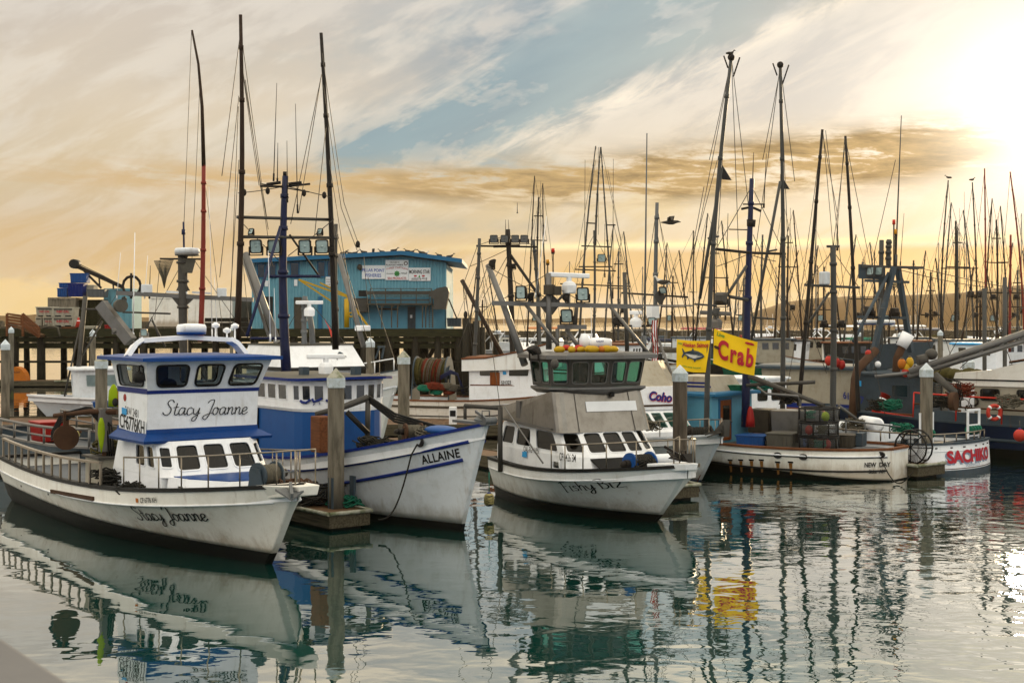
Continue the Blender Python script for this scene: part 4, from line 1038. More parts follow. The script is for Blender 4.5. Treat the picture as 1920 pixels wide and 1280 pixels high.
# ------------------------------------------------------------------ 2: high-bowed white boat with blue stripes
def blue_stripe_boat():
    b = Boat('fishing_boat', 'high-bowed white boat with two blue hull stripes and a blue deckhouse', -1.17, 33.3, .6, -.8)
    b.hull(12.5, 1.75, 2.57, 1.32, 1.3, 1.0, .40, 2.3, .75, .78, 1.5, 1.15, 0, 1.05, .05, .05, 'hull_grey', 'boot', (.20, .25), .32, ('blue_deep', .10, .07), 'deck', smid=.62)
    b.cx = -6
    b.strake('blue_stripe', .018, .56, .34, .34, .040, 'blue_deep')
    b.strake('blue_stripe', .022, .60, .76, .78, .042, 'blue_deep')
    b.hull_text('lettering', text2d('ALLAINE', .02, .06, 1.05), (795, 870), (866, 856), 'ink', vs=1.1)
    for sd in (-1, 1):
        h = b.hit(790, 829) if sd < 0 else None
        p = b.atx(-1.35, 2.0, sd, 0) if h is None else b.atx(h.x, h.z, -1, 0)
        m_ = MB(); rg = [p + V(.10 * math.cos(t * .5236) * 1.3, sd * .02, .09 * math.sin(t * .5236)) for t in range(12)]
        m_.tube(rg, .025, 6, closed=True); m_.add([q_ - V(0, sd * .01, 0) for q_ in rg], [tuple(range(12))]); m_.build('hawse_pipe', 'black', b.r)
    # mooring line from the hawse to the float
    h = b.hit(787, 832); e_ = b.loc(W(716, 973, .3)); p = b.atx(h.x, h.z, -1, .03)
    pts = [p.lerp(e_, t / 14) + V(0, -.1, -.55 * math.sin(math.pi * t / 14)) for t in range(15)]; pts[0] = p
    b.tube('mooring_line', pts, .02, 'rope_dark')
    # deckhouse: rounded blue lower part, white wheelhouse with a bowed front
    pl = [(-8.6, -1.28)] + [(-5.9 + .95 * math.sin(t), -1.30 * math.cos(t)) for t in [R(5 + 17 * k) for k in range(11)]] + [(-8.6, 1.28)]
    pl2 = [(x, y * .99) for x, y in pl]
    b.house('lower_house', pl, pl2, .9, 2.62, 'royal')
    dr = MB(); dr.slab([(-8.45, -1.295, 1.2), (-7.85, -1.295, 1.2), (-7.85, -1.295, 2.55), (-8.45, -1.295, 2.55)], (0, -.03, 0)); o = dr.build('door', 'black', b.r)
    pb = MB(); pb.tube([V(-8.15 + .13 * math.cos(t * .6283), -1.335, 2.2 + .15 * math.sin(t * .6283)) for t in range(10)], .022, 6, closed=True); pb.build('porthole', 'steel', o)
    up = [(x * 1.0, y * 1.02) for x, y in pl]; up1 = [(-8.7, -1.38)] + [(-5.85 + 1.06 * math.sin(t), -1.42 * math.cos(t)) for t in [R(5 + 17 * k) for k in range(11)]] + [(-8.7, 1.38)]
    sk = MB(); sk.loft([[V(x, y * 1.01, 2.56) for x, y in pl], [V(x, y * 1.04, 2.63) for x, y in pl]]); sk.build('house_moulding', 'white', b.r)
    b.house('wheelhouse', [(x, y * 1.02) for x, y in pl], [(x, y * 1.045) for x, y in pl], 2.635, 3.36, 'wall_white')
    k = len(pl)
    def quadw(i, u0, u1, v0=.30, v1=.86, n=None):
        j = (i + 1) % k
        A, B_ = V(pl[i][0], pl[i][1] * 1.02, 2.635), V(pl[j][0], pl[j][1] * 1.02, 2.635); D_, C_ = V(pl[i][0], pl[i][1] * 1.045, 3.36), V(pl[j][0], pl[j][1] * 1.045, 3.36)
        at = lambda u_, v_: (A * (1 - u_) + B_ * u_) * (1 - v_) + (D_ * (1 - u_) + C_ * u_) * v_
        b.window([at(u0, v0), at(u1, v0), at(u1, v1), at(u0, v1)], 'wall_white', 'pane_dark', .025, .018, .06, out=(at(.5, .5) - V(-7, 0, 3)) * 9)
    for u0 in (.06, .28, .50, .72): quadw(0, u0, u0 + .17)
    for i in range(1, k - 2): quadw(i, .14, .86)
    for u0 in (.1, .4, .7): quadw(k - 2, u0, u0 + .2)
    # curved white roof with blue edge
    rp = [(-8.95, -1.5)] + [(-5.8 + 1.25 * math.sin(t), -1.55 * math.cos(t)) for t in [R(5 + 17 * k_) for k_ in range(11)]] + [(-8.95, 1.5)]
    rf = MB(); rf.loft([[V(x, y, 3.362 + .05 * (1 - (y / 1.55) ** 2)) for x, y in rp], [V(x, y, 3.43 + .05 * (1 - (y / 1.55) ** 2)) for x, y in rp]]); rf.build('roof', 'blue_deep', b.r)
    rt = MB(); rt.loft([[V(x * .995 - .03, y * .97, 3.432 + .05 * (1 - (y / 1.55) ** 2)) for x, y in rp], [V(x * .9 - .7, y * .6, 3.49) for x, y in rp]]); rt.build('roof_top', 'grey_box', b.r)
    # name scroll on the wheelhouse front
    def wh(px, py):
        o, d = b.ray(px, py); best = None
        for i in range(k - 1):
            A, B_ = V(pl[i][0], pl[i][1] * 1.032, 0), V(pl[i + 1][0], pl[i + 1][1] * 1.032, 0); n = V(B_.y - A.y, A.x - B_.x, 0)
            if abs(d.dot(n)) < 1e-9: continue
            t = (A - o).dot(n) / d.dot(n); p = o + d * t; f = (V(p.x, p.y, 0) - A).dot(B_ - A) / (B_ - A).length_squared
            if -.02 < f < 1.02 and t > 0 and (best is None or t < best): best = t
        return o + d * ((best or 0) - .0012 * 2)
    for pts in (((563, 751), (567, 754), (574, 755), (582, 749)), ((585, 747), (588, 753), (595, 751), (604, 747)), ((588, 757), (589, 758)), ((599, 756), (600, 756)), ((611, 750), (617, 752))):
        MB().tube([wh(*q_) for q_ in pts], .035, 6).build('scroll_mark', 'ink_navy', b.r)
    # radar on the roof
    b.radar_bar(b.q(611, 668, 38.6), 1.05, b.loc(P(640, 660, 38.6)) - b.loc(P(592, 660, 38.6)))
    b.tube('radar_post', [b.q(611, 710, 38.6), b.q(611, 690, 38.6)], .05, 'wall_white')
    for px, py in ((570, 696), (667, 695)):
        c = b.q(px, py, 37.8); m_ = MB(); m_.box(c.x - .12, c.x + .12, c.y - .1, c.y + .1, c.z - .12, c.z + .12); m_.tube([c - V(0, 0, .12), c - V(0, 0, .35)], .025, 6); m_.build('deck_lamp', 'teal', b.r, bev=.02)
    # navy mast, crosstrees with aerials, pair of trolling poles, ladder pole
    Y = 41.0
    b.spar('mast', (535, 330), (537, 705), Y, .155, .09, 'mast_navy')
    ct = MB(); ct.tube([b.q(488, 349, Y - .4), b.q(535, 350, Y), b.q(581, 345, Y + .4)], .035, 6); ct.tube([b.q(500, 346, Y), b.q(527, 342, Y)], .05, 6); ct.tube([b.q(541, 345, Y), b.q(566, 342, Y)], .045, 6); ct.tube([b.q(490, 345, Y), b.q(580, 360, Y)], .02, 6); ct.build('crosstree', 'mast_dark', b.r)
    b.tube('mast_head', [b.q(534, 330, Y), b.q(534, 322, Y)], .06, 'mast_dark')
    for t_, bt in (((519, 156), (513, 340)), ((521, 268), (520, 340)), ((554, 195), (558, 400)), ((538, 264), (539, 380))): b.whip(t_, bt, Y - .3, .016, 'mast_dark')
    b.spar('trolling_pole', (451, 28), (444, 640), 40.2, .10, .05, 'mast_brown', 40.0)
    b.spar('trolling_pole', (602, 62), (629, 655), 41.9, .10, .05, 'mast_dark', 41.6)
    b.spar('support_pole', (629, 420), (632, 648), 42.6, .08, .075, 'alu_dark')
    bm = MB(); bm.tube([b.q(444, 407, 40.2), b.q(625, 412, 41.9)], .05, 6); bm.tube([b.q(449, 444, 40.2), b.q(634, 446, 41.9)], .05, 6); bm.build('spreader_bar', 'alu_dark', b.r)
    for px, sgn in ((480, -.2), (514, .3), (576, -.3), (608, .3)): b.flood(b.q(px - 4 if px > 560 else px, 462, 40.9), .40, (.55 + sgn * .3, -.84, -.12), None, 'mast_dark')
    for px in (471, 600): b.flood(b.q(px, 434, 41.0), .18, (.3, -.9, .4), None, 'mast_dark')
    b.tube('mast_stay_arm', [b.q(525, 428, 40.6), b.q(463, 630, 38.6)], .05, 'mast_navy'); b.tube('mast_stay_arm', [b.q(543, 440, 41), b.q(600, 520, 41.6)], .03, 'mast_dark')
    b.tube('yard_arm', [b.q(503, 518, 40.6), b.q(600, 518, 41.2)], .05, 'mast_navy')
    b.tube('yard_arm', [b.q(470, 634, 40.2), b.q(525, 634, 40.8)], .045, 'mast_navy')
    b.wires([((451, 55), (500, 408)), ((455, 130), (503, 430)), ((451, 60), (416, 330)), ((448, 180), (412, 520)), ((447, 200), (430, 640)), ((453, 120), (486, 348)), ((603, 140), (560, 400)), ((602, 145), (545, 420)), ((604, 100), (645, 380)), ((645, 380), (675, 465)), ((606, 160), (640, 390)), ((640, 390), (670, 470)), ((611, 240), (590, 440)), ((540, 350), (622, 370)), ((530, 350), (446, 362)), ((444, 407), (535, 500)), ((625, 412), (540, 480)), ((448, 300), (432, 560)), ((460, 150), (511, 500)), ((617, 300), (672, 640)), ((625, 420), (690, 640))], Y, .012)
    for px, py in ((671, 458), (458, 361), (502, 358), (570, 362), (608, 366)): MB().ball(b.q(px, py, Y), .07, (1, 1, 1.5), 8, 6).build('pulley_block', 'mast_dark', b.r)
    # bow fittings
    rl = MB(); c = V(.75, 0, 2.60); rl.box(-.2, 1.15, -.14, .14, 2.56, 2.62); rl.cyl((1.1, -.16, 2.66), (1.1, .16, 2.66), .09, .09, 12); rl.build('bow_roller', 'steel', b.r)
    b.anchor((.95, 0, 2.70), (-.8, .2, .05), .9)
    # foredeck davit with hydraulics
    dv = MB(); p = b.q(689, 823, 36.6); q_ = b.q(690, 742, 36.6); dv.tube([p, q_], .07, 8); dv.tube([b.q(690, 745, 36.6), b.q(640, 764, 36.4), b.q(592, 776, 36.0)], [.09, .08, .06], 8); dv.build('davit', 'alu_dark', b.r)
    hy = MB()
    for k in range(4): hy.tube([b.q(690, 742 + k * 3, 36.6), b.q(740, 775 + k * 5, 36.0), b.q(790, 790 + k * 3, 35.2), b.q(835, 803 + k * 2, 34.6)], .03, 6)
    hy.tube([b.q(650, 772, 36.4), b.q(690, 812, 36.4)], .07, 8); hy.build('hydraulic_hose', 'rubber', b.r)
    bx = MB(); c = b.q(604, 806, 35.4); bx.box(c.x - .25, c.x + .25, c.y - .2, c.y + .2, c.z - .55, c.z + .35); bx.build('winch_housing', 'brownbox', b.r, bev=.03)
    b.winch(b.q(775, 808, 35.0), (.3, 1, 0), .35, .16, 'rope', 'rust')
    cv = MB(); c = b.q(828, 806, 34.4); cv.ball(c, .38, (1.5, .9, .3), 14, 8); cv.build('hatch_cover', 'bluetub', b.r)
    return b
BS = blue_stripe_boat()
# ------------------------------------------------------------------ pier, fish house and what stands on it
PY, PZ = 110.0, 4.0
def px_x(px, Y=PY): return (px - CX) * Y / F
def pz(py, Y=PY): return EYE - (py - HZ) * Y / F
def pier():
    rng = random.Random(11)
    t = empty('timber_pier', (px_x(430), PY, 0), 'long dark timber pier on mossy piles behind the moored boats', 'pier')
    ox = px_x(430)
    x0, x1 = px_x(-260) - ox, px_x(905) - ox
    MB().box(x0, x1, -.1, 15, PZ - .22, PZ).build('deck_boards', 'planks', t)
    bm = MB(); bm.box(x0, x1, -.4, -.105, PZ - .45, PZ + .18); bm.build('edge_beam', 'wood_moss', t)
    for z0, z1, y in ((PZ - .85, PZ - .5, -.2), (PZ - 1.35, PZ - .95, .1)):
        b_ = MB(); b_.box(x0, x1, y, y + .3, z0, z1); b_.build('cross_beam', 'wood_moss', t)
    gr = MB(); gr.box(x0, x1, -.5, -.42, 1.55, 1.72); gr.build('fender_beam', 'wood_dark', t)
    px = -250; k = 0
    while px < 905:
        x = px_x(px) - ox
        for j, dy in enumerate((0, 4.5, 9, 13.5)):
            if px < 480 and j == 2: continue
            if k > 94: break
            xx = x + rng.uniform(-.5, .5) + (.9 * j if px < 480 else 1.3 * j); r = rng.uniform(.22, .33)
            m_ = MB(); m_.tube([(xx, dy, -1), (xx + rng.uniform(-.1, .1), dy, PZ - .45)], [r * 1.1, r], 9)
            m_.build('piling', 'timber_pile', t); k += 1
        px += 66 if px < 480 else 46
    for i in range(9):
        x = px_x(600 + i * 36) - ox; m_ = MB(); m_.tube([(x, .6, .2), (x + (1.6 if i % 2 else -1.6), 1.2, PZ - .9)], .17, 7); m_.build('brace', 'timber_pile', t)
    # dolphin piles at the end of the pier
    for k, (px, top) in enumerate(((874, 596), (884, 606), (893, 602), (903, 613))):
        o = MB(); x = px_x(px, 108); o.tube([(x, 108 + .5 * (k % 2), -1), (x, 108 + .5 * (k % 2), pz(top, 108))], [.30, .27], 9)
        o = o.build('mooring_pile', 'timber_pile', None)
        tag(o, ('dark timber mooring pile nearest the pier end, tallest of four', 'timber mooring pile second out from the pier end', 'timber mooring pile third out from the pier end', 'outermost timber mooring pile beyond the pier end')[k], 'pile', 'mooring piles at the pier end')
pier()
def fishhouse():
    Y = 112.0; s = Y / F
    X = lambda px: (px - CX) * s
    Zp = lambda py: EYE - (py - HZ) * s
    t = empty('fish_house', (X(655), Y, PZ), 'large light blue corrugated fish building with a darker blue low gable roof', 'building')
    ox = X(655); dp = 13.0
    L_ = lambda px, py, y=0.0: V(X(px) - ox, y, Zp(py) - PZ)
    prof = [(472, 614), (837, 614), (837, 492), (755, 481), (472, 494)]
    # corrugated front wall
    front = MB(); xa, xb = X(472) - ox, X(837) - ox; n = 118
    def top(x):
        px = (x + ox) / s + CX
        return (Zp(494) + (Zp(481) - Zp(494)) * (px - 472) / 283 if px < 755 else Zp(481) + (Zp(492) - Zp(481)) * (px - 755) / 82) - PZ
    cols = []
    for i in range(n * 2 + 1):
        x = xa + (xb - xa) * i / (n * 2); y = -.05 if (i // 2) % 2 else .02
        cols.append([V(x, y, 0), V(x, y, top(x))])
    front.loft(cols, False, False); front.build('front_wall', 'skyblue', t)
    bd = MB(); bd.box(xa, xb, .1, dp, 0, top(xa) - .05); bd.build('side_wall', 'skyblue', t)
    lw = MB(); a_, b_ = X(665) - ox, X(836) - ox; lw.box(a_, b_, -.16, -.06, 0, Zp(557) - PZ); lw.build('lower_wall', 'lightblue', t)
    rf = MB(); P0, P1, P2 = L_(452, 487, 0), L_(755, 471, 0), L_(867, 486, 0)
    for A, B_ in ((P0, P1), (P1, P2)):
        rf.loft([[A + V(0, -.9, 0), A + V(0, -.9, -.32), A + V(0, dp + .5, -.32), A + V(0, dp + .5, 0)], [B_ + V(0, -.9, 0), B_ + V(0, -.9, -.32), B_ + V(0, dp + .5, -.32), B_ + V(0, dp + .5, 0)]])
    rf.build('roof', 'roofblue', t)
    # windows on the upper storey
    for px, w_, y0, y1 in ((490, 12, 496, 520), (512, 10, 495, 519), (553, 14, 493, 520), (603, 12, 492, 518), (621, 12, 492, 517)):
        f = MB(); c0, c1 = L_(px - w_ / 2, y1), L_(px + w_ / 2, y0); f.box(c0.x - .08, c1.x + .08, -.13, -.055, c0.z - .08, c1.z + .08); f = f.build('window', 'roofblue', t)
        g = MB(); g.box(c0.x, c1.x, -.145, -.132, c0.z, c1.z); g.build('pane', 'pane_dark', f)
    for px0, px1, y0, m_ in ((494, 512, 556, 'black'), (552, 566, 557, 'fibre_box'), (597, 604, 556, 'roofblue')):
        f = MB(); c0, c1 = L_(px0, 613), L_(px1, y0); f.box(c0.x, c1.x, -.12, -.055, 0, c1.z); f.build('door', m_, t)
    dr = MB(); c0, c1 = L_(767, 613), L_(777, 575); dr.box(c0.x - .1, c1.x + .1, -.24, -.165, 0, c1.z); dr = dr.build('door', 'teal', t)
    nt_ = MB(); nt_.box(c0.x + .1, c1.x - .15, -.25, -.242, 1.0, 1.25); nt_.build('door_notice', 'sign_white', dr)
    # conveyor gallery, rails and the end duct
    cv = MB(); a_, b_ = L_(690, 553), L_(808, 545); cv.box(L_(690, 0).x, L_(812, 0).x, -1.5, -.7, Zp(553) - PZ, Zp(546) - PZ); cv.build('conveyor', 'alu_dark', t)
    c2 = MB(); c2.box(L_(676, 0).x, L_(690, 0).x, -1.5, -.7, Zp(556) - PZ, Zp(545) - PZ); c2.build('conveyor_hood', 'black', t)
    wk = MB(); wk.box(L_(690, 0).x, L_(812, 0).x, -2.0, -.2, Zp(569) - PZ - .12, Zp(569) - PZ); wk.box(L_(694, 0).x, L_(808, 0).x, -1.9, -1.8, Zp(562) - PZ - .1, Zp(562) - PZ); wk.build('gallery_floor', 'fibre_box', t)
    rl = MB()
    for z in (542, 556): rl.bar(L_(699, z, -2), L_(812, z, -2), .06)
    for i in range(5): rl.bar(L_(699 + i * 28.2, 569, -2), L_(699 + i * 28.2, 542, -2), .07)
    rl.build('gallery_rail', 'fibre_box', t)
    lg = MB()
    for px in (720, 738, 749, 795, 801, 814):
        m_ = MB(); m_.bar(L_(px, 614, -1.9), L_(px, 570, -1.9), .09); m_.bar(L_(px, 577, -1.9), L_(px + 6, 570, -1.9), .07); m_.build('gallery_post', 'fibre_box', t)
    dk = MB(); q = [L_(806, 552), L_(822, 541), L_(838, 538), L_(842, 541), L_(844, 548), L_(843, 556), L_(838, 580), L_(816, 580), L_(816, 562)]
    dk.slab([p + V(0, -.6, 0) for p in q], (0, -1.5, 0)); dk.build('duct', 'alu_dark', t)
    tk = MB(); a_ = L_(664, 586); b_ = L_(692, 559); tk.box(a_.x, b_.x, -1.2, -.17, a_.z, b_.z); tk.build('steel_tank', 'alu_dark', t, bev=.06)
    ld = MB()
    for px in (807, 813): ld.bar(L_(px, 614, -1.7), L_(px, 545, -1.7), .05)
    for i in range(12): ld.bar(L_(807, 612 - i * 4, -1.7), L_(813, 612 - i * 4, -1.7), .04)
    ld.build('ladder', 'fibre_box', t)
    dg = MB(); dg.tube([L_(842, 560, -1), L_(858, 598, -1)], .06, 6); dg.build('stay', 'mast_dark', t)
    gp = MB(); gp.tube([L_(836, 490, -.3), L_(841, 490, -.3), L_(844, 486, -.6)], .06, 6); gp.tube([L_(836, 494, -.15), L_(836, 612, -.15)], .06, 6); gp.build('downpipe', 'skyblue', t)
    rm = MB(); rm.bar(L_(711, 579, -.35), L_(748, 580, -.35), .14, .12); rm.build('wall_beam', 'rust', t)
    lp = MB(); a_ = L_(675, 501, -.2); lp.ball(a_, .2, (1, 1, 1.2), 8, 6); lp.build('wall_lamp', 'fibre_box', t)
    # signs, each a flat board on the wall
    def board(px0, px1, y0, y1, name='sign_board', mat='sign_white', y=-.09):
        m_ = MB(); c0, c1 = L_(px0, y1), L_(px1, y0); m_.box(c0.x, c1.x, y - .04, y, c0.z, c1.z); return m_.build(name, mat, t)
    def tx(par, txt, px0, px1, py, mat, bold=.015, vs=1.0, arch=0.0, py1=None, y=-.14):
        p0, p1 = L_(px0, py, y), L_(px1, py1 or py, y); L = (p1 - p0).length
        put2d('lettering', text2d(txt, bold), lambda u_, v_: p0 + (p1 - p0) * u_ + V(0, 0, v_ * L * vs + arch * 4 * u_ * (1 - u_)), mat, par)
    b1 = board(679, 722.5, 497.5, 523)
    tx(b1, 'PILLAR POINT', 679.5, 721.5, 509, 'ink_blue', .012, 1.2, py1=510); tx(b1, 'FISHERIES', 686, 715, 519, 'ink_blue', .012, 1.25, py1=519.5)
    b2 = board(723, 766, 487.5, 499.5)
    tx(b2, 'WELCOME TO', 731, 749, 493, 'ink', .02, 1.1); tx(b2, 'PILLAR POINT HARBOR', 724, 756, 498, 'ink', .02, 1.3)
    sm = MB(); c = L_(761, 494, -.14); sm.tube([c + V(math.cos(k * .524) * .13, 0, math.sin(k * .524) * .13) for k in range(12)], .03, 5, closed=True); sm.build('emblem', 'rust', b2)
    b3 = board(723, 766, 500, 525, y=-.085)
    tx(b3, 'THREE CAPTAINS', 724, 765, 506.5, 'ink_red', .0, .9, .13); tx(b3, 'wholesale', 724.5, 738, 514, 'ink', .0, 1.1); tx(b3, 'retail', 752, 763, 514, 'ink', .0, 1.1); tx(b3, 'SEA PRODUCTS', 727, 762, 523.5, 'ink_red', .02, 1.1)
    wh = MB(); c = L_(744.5, 513, -.14); wh.tube([c + V(math.cos(k * .449) * .15, 0, math.sin(k * .449) * .15) for k in range(14)], .04, 5, closed=True)
    for k in range(8): wh.bar(c, c + V(math.cos(k * .785) * .24, 0, math.sin(k * .785) * .24), .045)
    wh.build('ship_wheel_emblem', 'ink_green', b3)
    b4 = board(766.5, 807.5, 502, 526.5)
    tx(b4, 'MORNING STAR', 767.5, 806, 513, 'ink', .02, 1.9); tx(b4, '(650)576-9918', 772, 801, 525, 'ink', .01, 1.3)
    fl = MB()
    for px, sg in ((779, -1), (794, 1)): fl.slab([L_(px - 3, 516, -.132), L_(px + 3, 516, -.132), L_(px + 2, 519, -.132), L_(px - 2, 519, -.132)], (0, -.006, 0))
    fl.build('flag_emblem', 'ink_red', b4)
    tr = MB(); tr.slab([L_(784.5, 520, -.132), L_(788.5, 520, -.132), L_(786.5, 515, -.132)], (0, -.006, 0)); tr.build('tree_emblem', 'ink_green', b4)
    b5 = board(611, 621, 519, 537); tx(b5, 'FRESH', 612, 620, 525, 'ink', .0); tx(b5, 'FISH', 612.5, 619.5, 530, 'ink', .0); tx(b5, 'LIVE', 612.5, 619.5, 535, 'ink', .0)
    board(497, 503, 526, 537); board(552, 558, 524, 536)
fishhouse()
def gull(loc, rz, label, s=1.0, fly=False, dark=True, group=None, wing=.0):
    """one bird: body, neck, head and tail in one skin; folded or spread wings belong to it"""
    t = empty('gull', loc, label, 'gull', rz, group)
    mb = MB(); k = .9 * s
    ax = [(-.34, .10, .035, .02), (-.22, .12, .06, .05), (-.08, .15, .10, .09), (.06, .18, .11, .10), (.16, .23, .085, .08), (.21, .30, .055, .055), (.23, .35, .05, .05), (.27, .375, .045, .045), (.31, .37, .03, .03), (.36, .36, .012, .012), (.40, .345, .004, .004)]
    if fly: ax = [(-.36, .0, .05, .012), (-.22, .0, .06, .045), (-.05, .0, .09, .08), (.10, .0, .085, .08), (.20, .02, .055, .055), (.26, .03, .045, .045), (.31, .025, .03, .03), (.38, .01, .006, .006)]
    mb.loft([[V(x * k, math.cos(a_ * .785) * ry * k, (z + math.sin(a_ * .785) * rz_) * k) for a_ in range(8)] for x, z, ry, rz_ in ax], True, True, 0, True)
    o = mb.build('body', 'gull_dark' if dark else 'gull_white', t)
    wg = MB()
    if fly:
        for sd in (-1, 1):
            pts = [(.10, 0, .02), (.12, .25, .12 + wing), (.06, .50, .10 + wing), (-.02, .78, .0 + wing * .3)]; bk_ = [(-.12, 0, .02), (-.08, .25, .10 + wing), (-.06, .50, .08 + wing), (-.05, .80, -.01 + wing * .3)]
            wg.loft([[V(a_[0], a_[1] * sd, a_[2]) * k, V(a_[0], a_[1] * sd, a_[2] - .02) * k, V(b_[0], b_[1] * sd, b_[2] - .01) * k, V(b_[0], b_[1] * sd, b_[2]) * k] for a_, b_ in zip(pts, bk_)])
    else:
        for sd in (-1, 1): wg.ball((-.08 * k, sd * .075 * k, .165 * k), .2 * k, (1.25, .28, .42), 8, 6)
        lg = MB()
        for sd in (-1, 1): lg.tube([(.0, sd * .04 * k, .08 * k), (.01, sd * .04 * k, 0)], .008 * k, 4)
        lg.build('legs', 'orange', t)
    wg.build('wings', 'gull_dark', t)
    return t
def roofgulls():
    Y = 114.0
    zr = lambda px: pz(487 + (471 - 487) * (px - 452) / 303 if px < 755 else 471 + 15 * (px - 755) / 112, 112.0)
    lab = ['gull sitting left of the pulley on the blue roof ridge, leftmost of the row', 'gull on the blue roof just left of the hanging pulley', 'gull on the blue roof beside the rigging wires', 'gull right of the rigging on the blue roof, left of the one with raised wings', 'gull raising its wings on the blue roof', 'upright gull just right of the wing-raising one on the roof', 'small gull alone in the middle of the blue roof ridge', 'gull just right of the roof peak', 'gull standing second right of the roof peak', 'gull halfway down the right slope of the blue roof', 'pale crouching gull low on the right roof slope', 'largest upright gull near the right end of the roof', 'gull at the right end of the blue roof edge']
    for k, (px, l) in enumerate(zip((647, 656, 668, 682, 701, 716, 741, 764, 774, 790, 799, 823, 845), lab)):
        x = px_x(px, Y); z = zr(px * 1.0 + (0)) 
        gull((x, Y - .5, z), (0, 3.14, .4, 2.8)[k % 4], l, .95 if k % 3 else 1.15, k == 4, k not in (4, 10), 'gulls on the blue roof', .35)
roofgulls()
def pier_things():
    Y = 111.0
    def P2(px, py, Yy=Y): return P(px, py, Yy)
    def crate(px0, px1, y0, y1, Yb, label, mat, name='fish_bin', d=1.2, letters=None, cat='fish bin', group=None, lugs=True):
        a_, b_ = P2(px0, y1, Yb), P2(px1, y0, Yb); w_, h = b_.x - a_.x, b_.z - a_.z
        t = empty(name, ((a_.x + b_.x) / 2, Yb, a_.z), label, cat, 0, group); m_ = MB()
        m_.loft([[V(x * w_ * .47, y * d * .47 + d / 2, 0) for x, y in ((-1, -1), (1, -1), (1, 1), (-1, 1))], [V(x * w_ * .5, y * d * .5 + d / 2, h * .92) for x, y in ((-1, -1), (1, -1), (1, 1), (-1, 1))]])
        m_.build('bin_body', mat, t, bev=.03)
        r_ = MB(); r_.box(-w_ * .52, w_ * .52, -.05, d + .05, h * .9, h); r_.build('rim', mat, t, bev=.02)
        if lugs:
            l = MB()
            for i in range(5): x = (-.42 + .21 * i) * w_; l.box(x - .03, x + .03, -.06, .02, .05, h * .88)
            l.build('ribs', mat, t)
        if letters or 'fish bin' in label:
            for sg in (-1, 1): MB().box(sg * w_ * .22 - w_ * .13, sg * w_ * .22 + w_ * .13, -.06, -.02, .0, h * .13).build('fork_pocket', 'black', t)
            MB().box(-w_ * .4, w_ * .4, -.062, -.03, h * .70, h * .86).build('recess_panel', 'grey_box', t)
        if letters:
            shape = text2d(letters, .03); ww = w_ * .55
            put2d('lettering', shape, lambda u_, v_: V(-ww / 2 + u_ * ww, -.078, h * .42 + v_ * ww * 1.1), 'ink_red', t)
        return t
    g = 'white fish bins on the pier'
    crate(97, 140, 594, 612, 110.6, 'white fish bin with red letters, lower right of the stacked bins', 'bin_white', letters='INSY-CAL', group=g)
    crate(97, 140, 576, 593.5, 110.6, 'white fish bin with red letters on top beside the mossy container', 'bin_white', letters='INSY-CAL', group=g)
    crate(80, 103, 594, 611, 112.4, 'white fish bin with a blue lid strip in the middle of the stack', 'bin_white', letters='RED-CAL', group=g)
    crate(67, 78, 594, 612, 112.6, 'narrow white fish bin at the lower left of the stacks', 'bin_white', group=g)
    crate(67, 101, 575, 593.5, 112.6, 'greyish fish bin with red letters on top of the left stack', 'bin_white', letters='INSY-CAL', group=g)
    def container(px0, px1, y0, y1, Yb, label, mat, d=3.0, name='shipping_container', doors=True, cat='container'):
        a_, b_ = P2(px0, y1, Yb), P2(px1, y0, Yb); w_, h = b_.x - a_.x, b_.z - a_.z
        t = empty(name, ((a_.x + b_.x) / 2, Yb, a_.z), label, cat); m_ = MB(); n = int(w_ / .28)
        cols = [[V(-w_ / 2 + w_ * i / (2 * n), 0 if (i // 2) % 2 else -.06, .1), V(-w_ / 2 + w_ * i / (2 * n), 0 if (i // 2) % 2 else -.06, h - .1)] for i in range(2 * n + 1)]
        m_.loft(cols, False, False); m_.box(-w_ / 2 + .01, w_ / 2 - .01, .03, d, .1, h - .1); m_.build('panel', mat, t)
        f = MB()
        for x in (-w_ / 2, w_ / 2 - .12): f.box(x, x + .12, -.09, .0, 0, h)
        f.box(-w_ / 2 + .12, w_ / 2 - .12, -.09, .0, h - .14, h); f.box(-w_ / 2 + .12, w_ / 2 - .12, -.09, .0, 0, .14); f.box(-w_ / 2, w_ / 2, .002, d, h - .09, h + .01); f.build('frame', mat, t)
        return t
    container(90, 142, 558, 618, 114.5, 'mossy weathered grey concrete store behind the white bins', 'concrete')
    container(144, 196, 562, 620, 115.5, 'dark moss-covered timber store right of the white bins', 'wood_moss')
    container(195, 248, 541, 618, 116.5, 'light blue shed between the mossy store and the white container', 'skyblue', name='blue_shed', cat='shed')
    container(280, 436, 556, 612, 112.0, 'white paint-flaked container with rust specks behind the mast', 'hull_cream')
    container(436, 470, 560, 614, 114.0, 'small pale store between the white container and the blue building', 'grey_box')
    g = 'blue tubs stacked on the mossy store'
    crate(107, 126, 540, 557, 114.8, 'bright blue tub at the left end on the mossy store', 'bluetub', 'blue_tub', group=g, cat='tub')
    crate(110, 134, 530, 539.5, 115.4, 'blue tub behind and above the left bright one', 'bluetub', 'blue_tub', group=g, cat='tub')
    crate(131, 162, 512, 530, 115.2, 'topmost large blue tub of the stack', 'bluetub', 'blue_tub', group=g, cat='tub')
    crate(127, 156, 531, 556, 114.6, 'slatted dark blue tub under the topmost tub', 'blue_deep', 'blue_tub', group=g, cat='tub')
    crate(157, 176, 534, 556, 115.6, 'pale wire cage crate right of the blue tubs', 'bin_white', 'cage_crate', cat='crate')
    crate(163, 196, 542, 557, 114.4, 'grey wire cage crate next to the light blue shed', 'steel', 'cage_crate', cat='crate')
